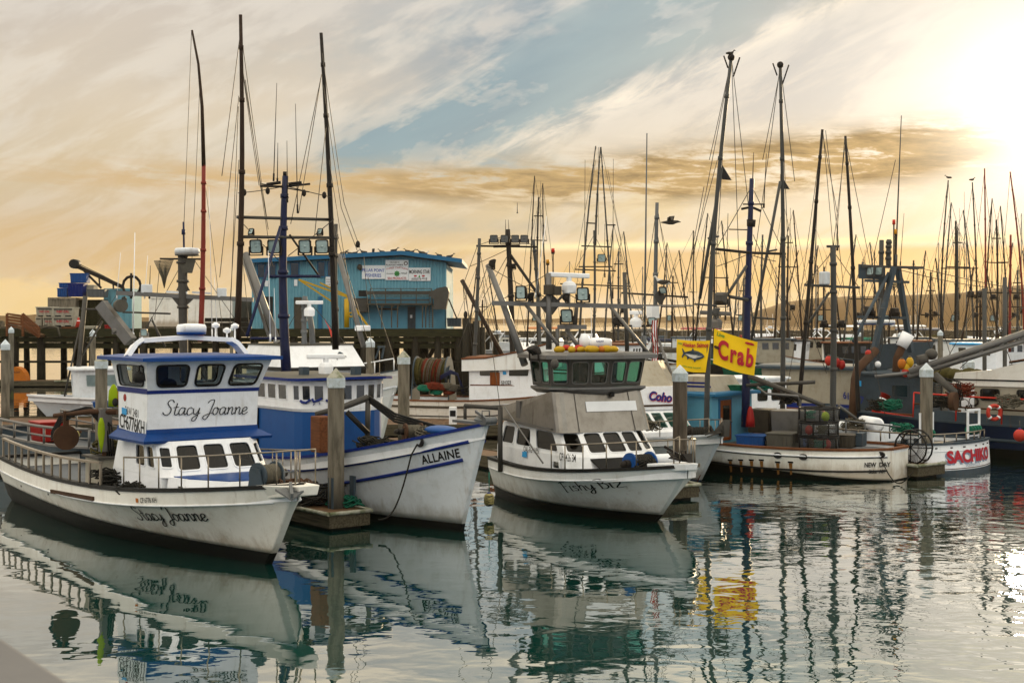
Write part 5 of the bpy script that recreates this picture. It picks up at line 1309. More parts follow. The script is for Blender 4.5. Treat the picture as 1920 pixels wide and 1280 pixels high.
    crate(116, 143, 613, 632, 109.9, 'brown wooden crate at the pier edge under the white bins', 'brownbox', 'wooden_crate', cat='crate')
    crate(82, 114, 614, 632, 109.9, 'dark plank crate at the pier edge left of the brown crate', 'fibre_box', 'wooden_crate', cat='crate')
    crate(157, 180, 611, 632, 109.9, 'white plastic tub on the pier edge behind the thin pile', 'bin_white', 'white_tub', cat='tub')
    crate(196, 216, 609, 632, 110.2, 'dull red tub on the pier edge below the blue shed', 'red', 'red_tub', cat='tub')
    crate(838, 865, 596, 612, 111.0, 'grey box on the pier end right of the blue building', 'teal', 'pier_box', cat='box')
    # conveyor boom
    t = empty('conveyor_boom', P2(176, 560, 116), 'dark lattice boom rising over the blue tubs on the pier', 'crane')
    o = P2(176, 560, 116); L_ = lambda px, py: P2(px, py, 116) - o
    m_ = MB(); m_.bar(L_(142, 498), L_(230, 538), .28, .3); m_.build('boom', 'mast_dark', t)
    m_ = MB(); m_.bar(L_(158, 508), L_(190, 540), .16); m_.bar(L_(186, 520), L_(187, 535), .12); m_.bar(L_(212, 530), L_(213, 542), .12); m_.build('boom_brace', 'mast_dark', t)
    m_ = MB(); m_.cyl(L_(141, 495) - V(0, .5, 0), L_(141, 495) + V(0, .5, 0), .38, .38, 12); m_.build('head_roller', 'black', t)
    m_ = MB(); m_.tube([L_(146, 494), L_(190, 515), L_(232, 537)], .03, 4); m_.build('cable', 'wire', t)
    # hanging yellow hoist crane
    t = empty('yellow_hoist', P2(650, 614, 111), 'yellow pipe hoist with a folded arm in front of the blue building', 'crane'); o = P2(650, 614, 109.5); t.location = o
    L_ = lambda px, py: P2(px, py, 109.5) - o
    m_ = MB(); m_.tube([L_(650, 614), L_(650, 560)], .2, 8); m_.build('mast', 'yellow', t)
    m_ = MB(); m_.bar(L_(560, 524), L_(655, 558), .14); m_.bar(L_(600, 530), L_(655, 556), .12); m_.bar(L_(650, 556), L_(692, 614), .16); m_.bar(L_(560, 524), L_(625, 567), .12); m_.build('arm', 'yellow', t)
    m_ = MB(); m_.tube([L_(658, 590) + V(math.cos(k * .524) * .16, 0, math.sin(k * .524) * .16) for k in range(12)], .07, 6, closed=True); m_.build('hook_ring', 'yellow', t)
    # traffic cone
    t = empty('traffic_cone', P2(147, 615, 110.2), 'orange traffic cone beside the white fish bins', 'cone'); t.location.z = P2(0, 614, 110.2).z
    MB().lathe([(.26, .04), (.06, .75), (.03, .78)], (0, 0, 0), 12).build('cone_body', 'buoy_red', t); MB().box(-.28, .28, -.28, .28, 0, .04).build('base', 'black', t); MB().lathe([(.165, .36), (.115, .56)], (0, 0, 0), 12).build('collar', 'sign_white', t)
    # stairs and railing at the far left
    t = empty('gangway_stairs', P2(40, 632, 109), 'brown timber gangway with slatted rails at the left end of the pier', 'stairs'); o = P2(40, 632, 109); L_ = lambda px, py, dy=0: P2(px, py, 109) - o + V(0, dy, 0)
    m_ = MB(); m_.bar(L_(36, 612), L_(80, 630), 1.2, .2); m_.build('ramp', 'planks', t)
    for dy, x0, y0, x1, y1 in ((-.6, 48, 588, 78, 628), (.6, 8, 588, 36, 606)):
        m_ = MB()
        for k in range(5): m_.bar(L_(x0, y0 + k * 5.5, dy), L_(x1, min(y1 - 14 + k * 5.5, 632), dy), .12, .14)
        m_.bar(L_(x0, y0, dy), L_(x0, y0 + 42, dy), .16); m_.bar(L_(x1, y1 - 14, dy), L_(x1, y1 + 4, dy), .16); m_.build('slat_rail', 'brownbox', t)
    # red hose draped
    o = MB().tube([P2(80, 614, 109.7), P2(96, 611, 109.6), P2(108, 614, 109.6), P2(112, 630, 109.5)], .09, 6).build('hose', 'rope', None); tag(o, 'faded pale hose draped over the pier edge below the bins', 'hose')
    # orange float and low pontoon in front of the pier
    t = floatdock('low grey pontoon lying along the foot of the pier at the left', (px_x(150, 104), 104, 0), 1, 0, 14, 1.6, 'pontoon')
    t = empty('orange_float', (px_x(28, 103.5), 103.5, .45), 'round-topped orange plastic float standing on the pontoon', 'float')
    MB().loft([[V(math.cos(k * .314) * .8, y, max(0, math.sin(k * .314)) * 1.0 + .0) for k in range(11)] for y in (0, .9)]).build('float_body', 'orange', t); b_ = MB(); b_.box(-.82, .82, -.02, .92, -.05, .12); b_.build('base', 'orange', t)
    put2d('lettering', text2d('JET FLOAT', .02), lambda u_, v_: V(-.4 + .8 * u_, -.012, .55 + v_ * .8), 'ink', t)
    # row of stacked timber beams behind the masts
    for k in range(4):
        m_ = MB(); a_, b_ = P2(385, 596 + k * 9, 108.7), P2(470, 603 + k * 9, 108.7); m_.box(a_.x, b_.x, 108.5, 109, b_.z, a_.z); o = m_.build('timber_beam', 'wood_dark'); tag(o, ('topmost', 'second highest', 'third', 'lowest')[k] + ' dark timber beam of the bulkhead stacked at the pier edge', 'beam', 'stacked bulkhead beams')
pier_things()
# ------------------------------------------------------------------ 3: aluminium-cabin boat in the middle
def aluminium_boat():
    b = Boat('fishing_boat', 'stubby white-hulled boat with a bare aluminium cabin and green-tinted wheelhouse windows', 3.5, 34.9, .44, -.90)
    b.hull(6.7, 1.80, 1.50, 1.06, 1.04, 1.50, .45, 2.5, .72, .84, 1.6, 1.3, .26, .85, .05, .06, 'hull_white', 'boot', (.22, .28), .28, ('rubber', .13, .08), 'deck', smid=.75)
    b.cx = -4
    b.strake('rub_rail', .02, .98, .255, .255, .02, 'white')
    b.hull_text('lettering', script2d('Fishy Biz', .10, .05, .35), (1062, 921), (1180, 912), 'ink', vs=.5)
    z = 1.42; pf = MB(); pf.loft([[V(.5, -.5, z - .14), V(1.62, -.16, z), V(1.62, .16, z), V(.5, .5, z - .14)], [V(.5, -.54, z + .08), V(1.64, -.19, z + .16), V(1.64, .19, z + .16), V(.5, .54, z + .08)]]); pf.build('bow_platform', 'white', b.r, bev=.02)
    pk = MB(); pk.loft([[V(.7, -.06, 1.62), V(1.62, -.05, 1.60), V(1.62, .05, 1.60), V(.7, .06, 1.62)], [V(.8, -.05, 1.68), V(1.45, -.13, 1.80), V(1.45, .13, 1.80), V(.8, .05, 1.68)]]); pk.build('anchor_cradle', 'mast_dark', b.r)
    b.anchor((1.45, -.1, 1.70), (-.9, -.3, .25), .85, 'mast_dark')
    # lower cabin of white fibreglass with raked windows
    y0 = 1.37
    l0 = [(-6.1, -y0), (-1.95, -y0), (-1.45, -.85), (-1.45, .85), (-1.95, y0), (-6.1, y0)]
    l0b = [(-6.1, -y0), (-2.15, -y0 + .02), (-1.75, -.85), (-1.75, .85), (-2.15, y0 - .02), (-6.1, y0)]
    l1 = [(-6.0, -1.22), (-2.75, -1.20), (-2.42, -.80), (-2.42, .80), (-2.75, 1.20), (-6.0, 1.22)]
    b.house('lower_cabin', l0, l0b, .95, 1.46, 'white')
    bwalls(b, l0b, l1, 1.46, 2.12, {0: [(.05, .25, .14, .88, 0, 0), (.28, .52, .14, .88, 0, 0), (.60, .93, .14, .88, .0, -.03)], 1: [(.12, .9, .14, .88, 0, 0)], 2: [(.03, .35, .12, .88, 0, 0), (.38, .70, .12, .88, 0, 0), (.73, .98, .12, .88, 0, 0)], 3: [(.12, .9, .14, .88, 0, 0)], 4: [(.07, .4, .14, .88, 0, 0), (.48, .72, .14, .88, 0, 0)]}, 'white', 'cabin_wall', 'white', 'pane_smoke', .2, .05, .015, .03)
    fl = MB(); fl.box(-5.9, -2.2, -1.1, 1.1, 1.2, 1.25); fl.box(-3.2, -2.6, -1.0, 1.0, 1.26, 1.5); fl.build('cabin_floor', 'interior', b.r)
    b.window([(-2.75, -1.385, 1.12), (-2.3, -1.38, 1.12), (-2.34, -1.375, 1.34), (-2.72, -1.378, 1.34)], 'white', 'pane_dark', .05, .03, .3, out=(-2.5, -4, 1.2), name='porthole')
    fk = MB(); fk.loft([[V(-1.80, -.85, 1.43), V(-1.20, -.8, 1.16), V(-1.20, .8, 1.16), V(-1.80, .85, 1.43)], [V(-1.80, -.85, 1.46), V(-1.18, -.8, 1.19), V(-1.18, .8, 1.19), V(-1.80, .85, 1.46)]]); fk.build('windscreen_skirt', 'rubber', b.r)
    # big sheet-aluminium panel house with rounded front corners, side panel sloping down aft
    yb, yt = 1.40, 1.33
    def ringp(x, hw_, z, k=.28, aft=-5.95, zA=None):
        pts = [V(aft, -hw_, zA or z), V(x - k, -hw_, z)]
        for t in range(1, 5): an = t * math.pi / 8 - math.pi / 16; pts.append(V(x - k + k * math.sin(an), -hw_ + k * (1 - math.cos(an)), z))
        pts2 = [V(p.x, -p.y, p.z) for p in reversed(pts)]
        return pts + pts2
    pn = MB(); pn.loft([ringp(-2.30, yb, 2.05, zA=2.18), ringp(-2.68, yt, 3.08, zA=2.54)], True, True, 0, False); pn.build('panel_house', 'alu_sheet', b.r)
    fg = MB(); fg.bar((-5.9, -1.42, 2.22), (-2.75, -1.42, 2.12), .03, .05); fg.build('panel_edge', 'alu', b.r)
    for y in (-.82, .82):
        s_ = MB(); s_.bar((-2.295, y * 1.02, 2.07), (-2.668, y * .98, 3.07), .012, .012); s_.build('panel_seam', 'alu_dark', b.r)
    n_ = V(1.03, 0, .38).normalized(); f0 = lambda px, py: b.on(px, py, (-2.30, 0, 2.05), n_)
    pb = MB(); q = [f0(1100, 772), f0(1194, 769), f0(1191, 751), f0(1097, 753)]; pb.slab([p + n_ * .006 for p in q], n_ * .012); pb.build('name_plate', 'sign_white', b.r)
    cm = MB(); c = f0(1145, 741) + n_ * .05; cm.box(c.x - .05, c.x + .06, c.y - .06, c.y + .06, c.z - .05, c.z + .06); cm.build('front_camera', 'rubber', b.r, bev=.01)
    hn = MB(); p = b.ony(973, 775, -1.36); hn.box(p.x - .12, p.x + .12, p.y - .03, p.y + .0, p.z - .12, p.z + .35); hn.build('hatch_plate', 'alu', b.r)
    # wheelhouse of faceted window panels
    f0_ = [(-4.2, -1.22), (-3.05, -1.26), (-2.66, -.93), (-2.52, .12), (-2.74, 1.24), (-4.2, 1.24)]
    f1_ = [(-4.25, -1.3), (-2.98, -1.34), (-2.52, -1.0), (-2.36, .14), (-2.60, 1.32), (-4.25, 1.32)]
    sk = MB(); sk.loft([[V(x, y, 3.02) for x, y in scal(f0_, .93, .93)], [V(x * .99 + .06, y * 1.10, 3.14) for x, y in f0_], [V(x * .99 + .06, y * 1.10, 3.20) for x, y in f0_]]); sk.build('visor', 'alu', b.r)
    bwalls(b, f0_, f1_, 3.21, 3.93, {0: [(.06, .50, .1, .92, 0, 0), (.54, .93, .1, .92, 0, 0)], 1: [(.1, .9, .1, .92, 0, 0)], 2: [(.05, .47, .1, .92, 0, 0), (.53, .95, .1, .92, 0, 0)], 3: [(.05, .47, .1, .92, 0, 0), (.53, .95, .1, .92, 0, 0)], 4: [(.1, .9, .1, .92, 0, 0)], 5: [(.1, .45, .1, .92, 0, 0), (.55, .9, .1, .92, 0, 0)]}, 'alu_dark', 'wheelhouse_wall', 'alu', 'pane_green', .2, .05, .02, .03)
    ins = MB(); ins.box(-4.1, -2.8, -1.0, 1.0, 3.12, 3.16); ins.box(-3.2, -2.75, -.2, .5, 3.16, 3.5); ins.build('wheelhouse_floor', 'interior', b.r)
    st = MB(); st.box(-3.75, -3.4, -.25, .25, 3.3, 3.85); st.build('helm_seat', 'rubber', b.r, bev=.05)
    b.roof(f1_, 3.935, 'alu', .24, .10)
    hl = MB(); c = b.q(1040, 682, 36.0); hl.ball(c, .11, (1, 1, 1.2), 10, 8); hl.tube([c, c + V(-.25, .12, .1)], .03, 6); hl.build('hailer_horn', 'alu_dark', b.r)
    # stickers, registration
    sd = lambda px, py: b.ony(px, py, -1.385)
    side_text(b, 'lettering', text2d('CAL-FG94195', .01), (982, 846), (1010, 850), -1.38, 'ink', 1.4)
    q = [sd(979, 856), sd(988, 857), sd(988, 846), sd(980, 846)]; m_ = MB(); m_.slab([p - V(0, .006, 0) for p in q], (0, -.004, 0)); m_.build('permit_sticker', 'sticker', b.r)
    side_text(b, 'lettering', text2d('CF 3426 SM', .01), (1049, 862), (1080, 866), -1.38, 'ink', 1.5)
    # bow rail, winch
    def deckline(s0, s1, n, sd_, inn=.12):
        o_ = []
        for i in range(n + 1):
            s = s0 + (s1 - s0) * i / n; p = b.pt(s, b.sheer(s), sd_); o_.append(V(p.x, p.y - sd_ * inn, p.z + .03))
        return o_
    for sd_ in (-1, 1): b.rail('bow_rail', deckline(.42, .03, 5, sd_) + [V(1.4, sd_ * .18, 1.58)], .62, 'stainless', .022)
    b.winch(b.q(1200, 868, 34.9), (-.2, 1, 0), .6, .22, 'rope_dark', 'bluetub')
    lr = MB(); c = b.q(1242, 861, 35.3); lr.tube([c - V(0, .5, 0), c + V(0, .5, 0)], .14, 12); lr.build('life_raft', 'white', b.r)
    # stern gantry posts at the left, and stay
    po = MB(); po.tube([b.q(938, 884, 38.8), b.q(938, 762, 38.8)], .07, 8); po.tube([b.q(938, 765, 38.8), b.q(872, 760, 39.6)], .06, 8); po.tube([b.q(872, 760, 39.6), b.q(872, 790, 39.6)], .05, 8); po.build('stern_frame', 'alu_dark', b.r)
    b.tube('stay_rod', [b.q(946, 763, 37.8), b.q(1018, 868, 36.0)], .022, 'alu')
    # aluminium mast, yard and lamps over the house
    Y = 38.6
    b.tube('mast', [b.q(1029, 655, Y), b.q(1029, 512, Y)], .085, 'alu', 8)
    gs = MB()
    for sg in (-1, 1): gs.slab([b.q(1029, 548, Y), b.q(1029 + sg * 18, 566, Y), b.q(1029 + sg * 16, 574, Y), b.q(1029 + sg * 4, 590, Y)], (0, .05, 0))
    gs.build('mast_gusset', 'alu_dark', b.r)
    yd = MB(); yd.bar(b.q(922, 568, Y), b.q(1205, 575, Y), .09, .12); yd.bar(b.q(1045, 571, Y), b.q(1300, 573, Y), .04); yd.bar(b.q(1045, 613, Y), b.q(1100, 613, Y), .10, .12); yd.build('yard', 'alu', b.r)
    b.tube('outrigger', [b.q(984, 684, 38.2), b.q(944, 570, 38.9), b.q(915, 497, 39.4)], [.10, .09, .08], 'alu', 8)
    for x0_, y0_, x1_, y1_, d_, r_ in ((985, 570, 1046, 646, .6, .05), (1143, 573, 1216, 662, .4, .05), (1045, 616, 1045, 652, 0, .06), (1062, 618, 1085, 650, .3, .06), (1044, 566, 1068, 540, 0, .04), (1063, 566, 1069, 540, 0, .04)):
        b.tube('mast_brace', [b.q(x0_, y0_, Y), b.q(x1_, y1_, Y - d_)], r_, 'alu')
    b.tube('post', [b.q(1171, 511, 39.4), b.q(1176, 664, 39.0)], .06, 'alu_dark', 8)
    b.tube('post', [b.q(1081, 575, 39.2), b.q(1078, 610, 39.2)], .06, 'alu_dark', 8)
    b.radar_bar(b.q(1067, 516, Y), 1.12, b.loc(P(1100, 517, Y)) - b.loc(P(1030, 514, Y)))
    bx = MB(); 
    for px, py, s in ((1030, 543, .12), (1043, 545, .11)):
        c = b.q(px, py, Y - .1); m_ = MB(); m_.box(c.x - s, c.x + s, c.y - s, c.y + s, c.z - s * 1.1, c.z + s * 1.1); m_.build('junction_box', 'fibre_box', b.r, bev=.01)
    for px, top, mt in ((1037, 470, 'lamp_red'), (1027, 491, 'lamp_amber')):
        c = b.q(px, 540, Y); d = b.q(px, top + 6, Y); m_ = MB(); m_.tube([c, d], .02, 6); m_.cyl(d, d + V(0, 0, .04), .045, .045, 10); o = m_.build('beacon', 'mast_dark', b.r); l = MB(); l.cyl(d + V(0, 0, .041), d + V(0, 0, .15), .05, .045, 10); l.build('lens', mt, o)
    for px, py, f in ((977, 548, (.35, -.93, -.05)), (1093, 551, (.5, -.85, -.05)), (1063, 592, (.5, -.85, -.12))): b.flood(b.q(px, py, Y - .3), .36, f, None, 'mast_dark')
    for px, py in ((997, 556), (1063, 557), (1156, 602), (925, 494)): b.flood(b.q(px, py, Y), .24, (.2, .9, -.2), None, 'mast_dark')
    sp = MB(); q = [b.q(984, 652, 37.6), b.q(1018, 668, 37.2), b.q(1004, 670, 36.9), b.q(990, 662, 37.2)]
    b.flood(b.q(1001, 660, 37.2), .34, (.1, -.55, -.83), None, 'mast_dark', 'black')
    b.radar_dome(b.q(1122, 655, 38.2), .36, .30)
    d_ = b.q(1122, 645, 37.82); 
    text_plane('lettering', text2d('RADAR', .03, .15), b.q(1118, 641, 37.8), b.q(1132, 641, 37.8), (0, 0, 1), 'ink_navy', b.r)
    ct = MB(); c = b.q(1096, 657, 38.0); ct.lathe([(.06, 0), (.06, .1), (.14, .14), (.15, .3), (.10, .42), (.02, .46)], c, 14); ct.build('satellite_dome', 'wall_white', b.r)
    b.whip((1213, 250), (1208, 662), 39.2, .035, 'steel', 'antenna')
    b.whip((1025, 405), (1003, 560), 38.8, .012); b.whip((1108, 575), (1110, 655), 38.4, .010)
    b.wires([((938, 765), (905, 520)), ((1029, 512), (944, 560)), ((1029, 530), (1100, 570)), ((1171, 520), (1240, 680)), ((915, 497), (860, 650)), ((915, 500), (1029, 560)), ((1205, 575), (1240, 665)), ((922, 568), (905, 585))], Y, .010)
    return b
AB = aluminium_boat()
def roof_floats():
    rng = random.Random(4); b = AB; n = 0
    for px, py, m_, s in ((1049, 655, 'yellow', .12), (1062, 649, 'buoy_red', .10), (1072, 655, 'yellow', .12), (1085, 650, 'buoy_red', .12), (1090, 657, 'yellow', .11), (1105, 657, 'yellow', .13), (1113, 652, 'yellow', .125), (1137, 651, 'yellow', .125), (1150, 656, 'yellow', .12), (1078, 659, 'buoy_red', .10), (1128, 658, 'orange', .12)):
        p = P(px, py + 3, 37.6 + rng.uniform(-.15, .35)); p.z = max(p.z, 4.10 + s * .55)
        t = empty('net_float', p, {'yellow': 'yellow bullet-shaped float in the heap on the aluminium wheelhouse roof', 'buoy_red': 'red float in the heap on the aluminium wheelhouse roof', 'orange': 'orange float in the heap beside the radar dome'}[m_], 'float', rng.uniform(0, 3), 'floats heaped on the aluminium roof')
        MB().ball((0, 0, 0), s, (1.35, .8, .8), 12, 8).build('float_body', m_, t); MB().cyl((s * 1.25, 0, 0), (s * 1.5, 0, 0), s * .28, s * .2, 8).build('end_cap', 'buoy_red' if m_ == 'yellow' else 'rope', t)
roof_floats()
def fender(px, ytop, ybot, Y, label, mat='foam', txt=None, rope_to=None, r=.13):
    p, q_ = P(px, ytop, Y), P(px, ybot, Y); L = p.z - q_.z
    t = empty('fender', q_, label, 'fender')
    MB().lathe([(.02, 0), (r * .6, L * .04), (r, L * .2), (r * 1.02, L * .6), (r * .85, L * .82), (r * .35, L * .93), (r * .3, L)], (0, 0, 0), 16).build('fender_body', mat, t)
    MB().lathe([(r * .87, L * .80), (r * .38, L * .925), (r * .33, L * 1.0)], (0, 0, 0), 16).build('end_cap', 'ink_navy', t)
    if rope_to: MB().tube([V(0, 0, L), V(0, 0, L + (ytop - rope_to) * Y / F)], .012, 6).build('lanyard', 'rope_green', t)
    if txt:
        sh = text2d(txt, .02); w_ = max(v[0] for v in sh[0])
        def fn(u_, v_):
            z = L * .78 - u_ * L * .72; x = (v_ * w_ * .16 / .72) - .055; return V(x * 1.1, -math.sqrt(max((r * 1.06) ** 2 - x * x, 1e-4)), z)
        put2d('lettering', sh, fn, 'ink', t)
fender(917, 922, 949, 36.2, 'cream fender lettered in black hanging between the two middle bows', 'foam', 'NINA M', 885)
# ------------------------------------------------------------------ 4: white boat with the script name, behind the brown pile
def coho_boat():
    b = Boat('fishing_boat', 'white boat with a two-storey cabin lettered in blue script, half hidden by the brown pile', 5.66, 43.15, .42, -.907)
    b.hull(8.6, 1.7, 1.55, 1.15, 1.1, 1.25, .45, 2.4, .8, .82, 1.5, 1.2, 0, .95, .05, .06, 'hull_grey', 'navy', (.10, .1), .25, ('hull_grey', .10, .06), 'deck')
    b.cx = -5
    b.strake('rub_rail', .02, .95, .22, .22, .03, 'brownbox')
    ar = MB(); ar.loft([[V(.8, -.10, 1.50), V(1.55, -.08, 1.52), V(1.55, .08, 1.52), V(.8, .10, 1.50)], [V(.9, -.10, 1.58), V(1.5, -.08, 2.02), V(1.6, .08, 2.02), V(.9, .10, 1.58)]]); ar.build('bow_roller', 'alu_dark', b.r)
    b.anchor((1.45, -.05, 1.75), (-.5, -.5, -.35), .9, 'alu_dark')
    b.winch(b.q(1312, 812, 43.6), (.2, 1, 0), .6, .2, 'rope_dark', 'mast_dark')
    l0 = [(-5.6, -1.3), (-2.3, -1.25), (-1.9, -.7), (-1.9, .7), (-2.3, 1.25), (-6.5, 1.3)]; l1 = [(-6.5, -1.25), (-3.0, -1.2), (-2.7, -.7), (-2.7, .7), (-3.0, 1.2), (-6.5, 1.25)]
    b.house('trunk', scal(l0, 1.02, 1.02), l0, .95, 1.40, 'wall_white')
    bwalls(b, l0, l1, 1.40, 2.06, {1: [(.1, .9, .15, .88, 0, 0)], 2: [(.02, .32, .15, .88, 0, 0), (.36, .64, .15, .88, 0, 0), (.68, .98, .15, .88, 0, 0)], 3: [(.1, .9, .15, .88, 0, 0)], 0: [(.5, .7, .2, .85, 0, 0), (.75, .95, .2, .85, 0, 0)]}, 'wall_white', 'cabin_wall', 'wall_white', 'pane_green', .15)
    fl = MB(); fl.box(-6.4, -2.9, -1.1, 1.1, 1.2, 1.25); fl.build('cabin_floor', 'interior', b.r)
    u0 = [(-6.5, -1.3), (-3.0, -1.3), (-2.62, -.8), (-2.62, .8), (-3.0, 1.3), (-6.5, 1.3)]; u1 = [(-6.5, -1.28), (-3.05, -1.28), (-2.72, -.8), (-2.72, .8), (-3.05, 1.28), (-6.5, 1.28)]
    b.house('flybridge', u0, u1, 2.07, 2.80, 'wall_white')
    rs = MB(); rs.loft([[V(x + .02 * (x > -3), y * 1.012, 2.17) for x, y in u0], [V(x + .02 * (x > -3), y * 1.012, 2.23) for x, y in u0]], True, False); rs.build('red_stripe', 'rust', b.r)
    n_ = V(.73, 0, .1).normalized(); f0 = lambda px, py: b.on(px, py, (-2.60, 0, 2.07), n_)
    text_plane('lettering', text2d('Coho', .035, .25), f0(1216, 749), f0(1259, 753), (0, 0, 1), 'ink_navy', b.r, n_ * .03, 1.05)
    text_plane('lettering', text2d('Coho', .05, .25), f0(1217, 750), f0(1260, 754), (0, 0, 1), 'ink_red', b.r, n_ * .024, 1.05)
    ws = MB(); ws.loft([[V(-3.2, -1.2, 2.81), V(-2.85, -.75, 2.81), V(-2.85, .75, 2.81), V(-3.2, 1.2, 2.81)], [V(-4.0, -1.15, 3.6), V(-3.6, -.7, 3.6), V(-3.6, .7, 3.6), V(-4.0, 1.15, 3.6)]], False, False); ws.build('spray_screen', 'cream', b.r)
    for y in (-1.2, 1.2):
        m_ = MB(); m_.tube([(-3.3, y, 2.8), (-4.4, y, 4.3)], .05, 6); m_.tube([(-5.8, y, 2.8), (-4.6, y, 4.3)], .05, 6); m_.build('arch_leg', 'alu', b.r)
    for sd_ in (-1, 1):
        pts = []
        for i in range(6):
            s = .36 - .33 * i / 5; p = b.pt(s, b.sheer(s), sd_); pts.append(V(p.x, p.y - sd_ * .1, p.z))
        b.rail('bow_rail', pts, .5, 'stainless', .02)
    b.spar('mast', (1232, 380), (1229, 660), 48.4, .085, .06, 'steel')
    yd = MB(); yd.tube([b.q(1165, 549, 48.4), b.q(1290, 557, 48.4)], .035, 6); yd.build('yard', 'mast_dark', b.r)
    dm = MB(); c = b.q(1236, 553, 48.2); dm.slab([b.q(1226, 555, 48.2), b.q(1236, 571, 48.2), b.q(1246, 557, 48.2), b.q(1236, 543, 48.2)], (0, .06, 0)); dm.build('lamp_bracket', 'alu_dark', b.r)
    b.flood(b.q(1243, 544, 48.0), .26, (.4, -.7, -.5), None, 'mast_dark')
    b.radar_bar(b.q(1192, 586, 48), .5, (1, .4, 0)); 
    bx = MB(); c = b.q(1224, 585, 48.0); bx.box(c.x - .18, c.x + .18, c.y - .15, c.y + .15, c.z - .2, c.z + .2); bx.build('equipment_box', 'white', b.r)
    ln = MB(); ln.tube([b.q(1166, 611, 48), b.q(1228, 611, 48)], .04, 6); ln.build('lamp_bar', 'mast_dark', b.r)
    b.flood(b.q(1222, 602, 47.8), .26, (.6, -.7, .0), None, 'mast_dark'); b.flood(b.q(1166, 602, 47.8), .26, (.0, .9, -.2), None, 'mast_dark')
    b.wires([((1232, 382), (1270, 620)), ((1232, 385), (1195, 640)), ((1233, 395), (1300, 700)), ((1290, 557), (1330, 700)), ((1165, 549), (1150, 640)), ((1233, 440), (1265, 600))], 48.4, .013)
    pn = MB(); pn.tube([b.q(1328, 845, 42.6), b.q(1318, 880, 42.9), b.q(1305, 908, 43.0)], .015, 5); pn.build('bow_line', 'net_red', b.r)
coho_boat()
# ------------------------------------------------------------------ 5: low white workboat, stern to the right
def crab_pot(loc, rz, label, fill):
    t = empty('crab_pot', loc, label, 'crab pot', rz, 'crab pots stacked on the workboat'); r, h = .62, .42
    ring = lambda z: [V(r * math.cos(k * .3927), r * math.sin(k * .3927), z) for k in range(16)]
    fr = MB()
    for z in (.03, h): fr.tube(ring(z), .028, 5, closed=True)
    for k in range(0, 16, 2): fr.tube([ring(.03)[k], ring(h)[k]], .024, 5)
    fr.tube([V(-r, 0, h), V(r, 0, h)], .022, 5); fr.tube([V(0, -r, h), V(0, r, h)], .022, 5)
    fr.build('frame', 'black', t)
    ms = MB()
    for k in range(48):
        a_, b_ = k * .1309, (k + 5) * .1309
        ms.tube([V(r * .98 * math.cos(a_), r * .98 * math.sin(a_), .04), V(r * .98 * math.cos(b_), r * .98 * math.sin(b_), h - .02)], .006, 3)
        ms.tube([V(r * .98 * math.cos(b_), r * .98 * math.sin(b_), .04), V(r * .98 * math.cos(a_), r * .98 * math.sin(a_), h - .02)], .006, 3)
    ms.build('mesh', 'steel', t)
    rng = random.Random(int(loc[2] * 100))
    for k, m_ in enumerate(fill):
        an = k * 2.1 + .4
        if 'net' in m_ or 'rope' in m_:
            cl = MB()
            for i in range(7):
                rr = rng.uniform(.08, .2); c = V(math.cos(an) * .28, math.sin(an) * .28, .12 + .03 * i); cl.tube([c + V(math.cos(q) * rr, math.sin(q) * rr * .8, rng.uniform(-.03, .03)) for q in [j * .7 for j in range(9)]], .018, 5, closed=True)
            cl.build('rope_coil', m_, t)
        else: MB().ball((math.cos(an) * .3, math.sin(an) * .3, .17), .13, (1, 1, 1.2), 10, 8).build('marker_float', m_, t)
def tote(px0, px1, y0, y1, Y, label, mat, name='fish_tote', d=1.0, rz=-.5, z=None, rim=True, cat='tote'):
    a_, c_ = P(px0, y1, Y), P(px1, y0, Y); w_, h = c_.x - a_.x, c_.z - a_.z
    t = empty(name, (a_.x + w_ / 2, Y + d / 2, a_.z), label, cat, rz)
    m_ = MB(); m_.loft([[V(x * w_ * .46, y * d * .46, 0) for x, y in ((-1, -1), (1, -1), (1, 1), (-1, 1))], [V(x * w_ * .49, y * d * .49, h * .9) for x, y in ((-1, -1), (1, -1), (1, 1), (-1, 1))]]); m_.build('tote_body', mat, t, bev=.03)
    if rim:
        m_ = MB(); m_.box(-w_ * .52, w_ * .52, -d * .52, d * .52, h * .9, h); m_.build('lid', mat, t, bev=.02)
        m_ = MB()
        for i in range(6): x = (-.4 + .16 * i) * w_; m_.box(x - .02, x + .02, -d * .5, -d * .45, .04, h * .88)
        m_.build('ribs', mat, t)
    return t
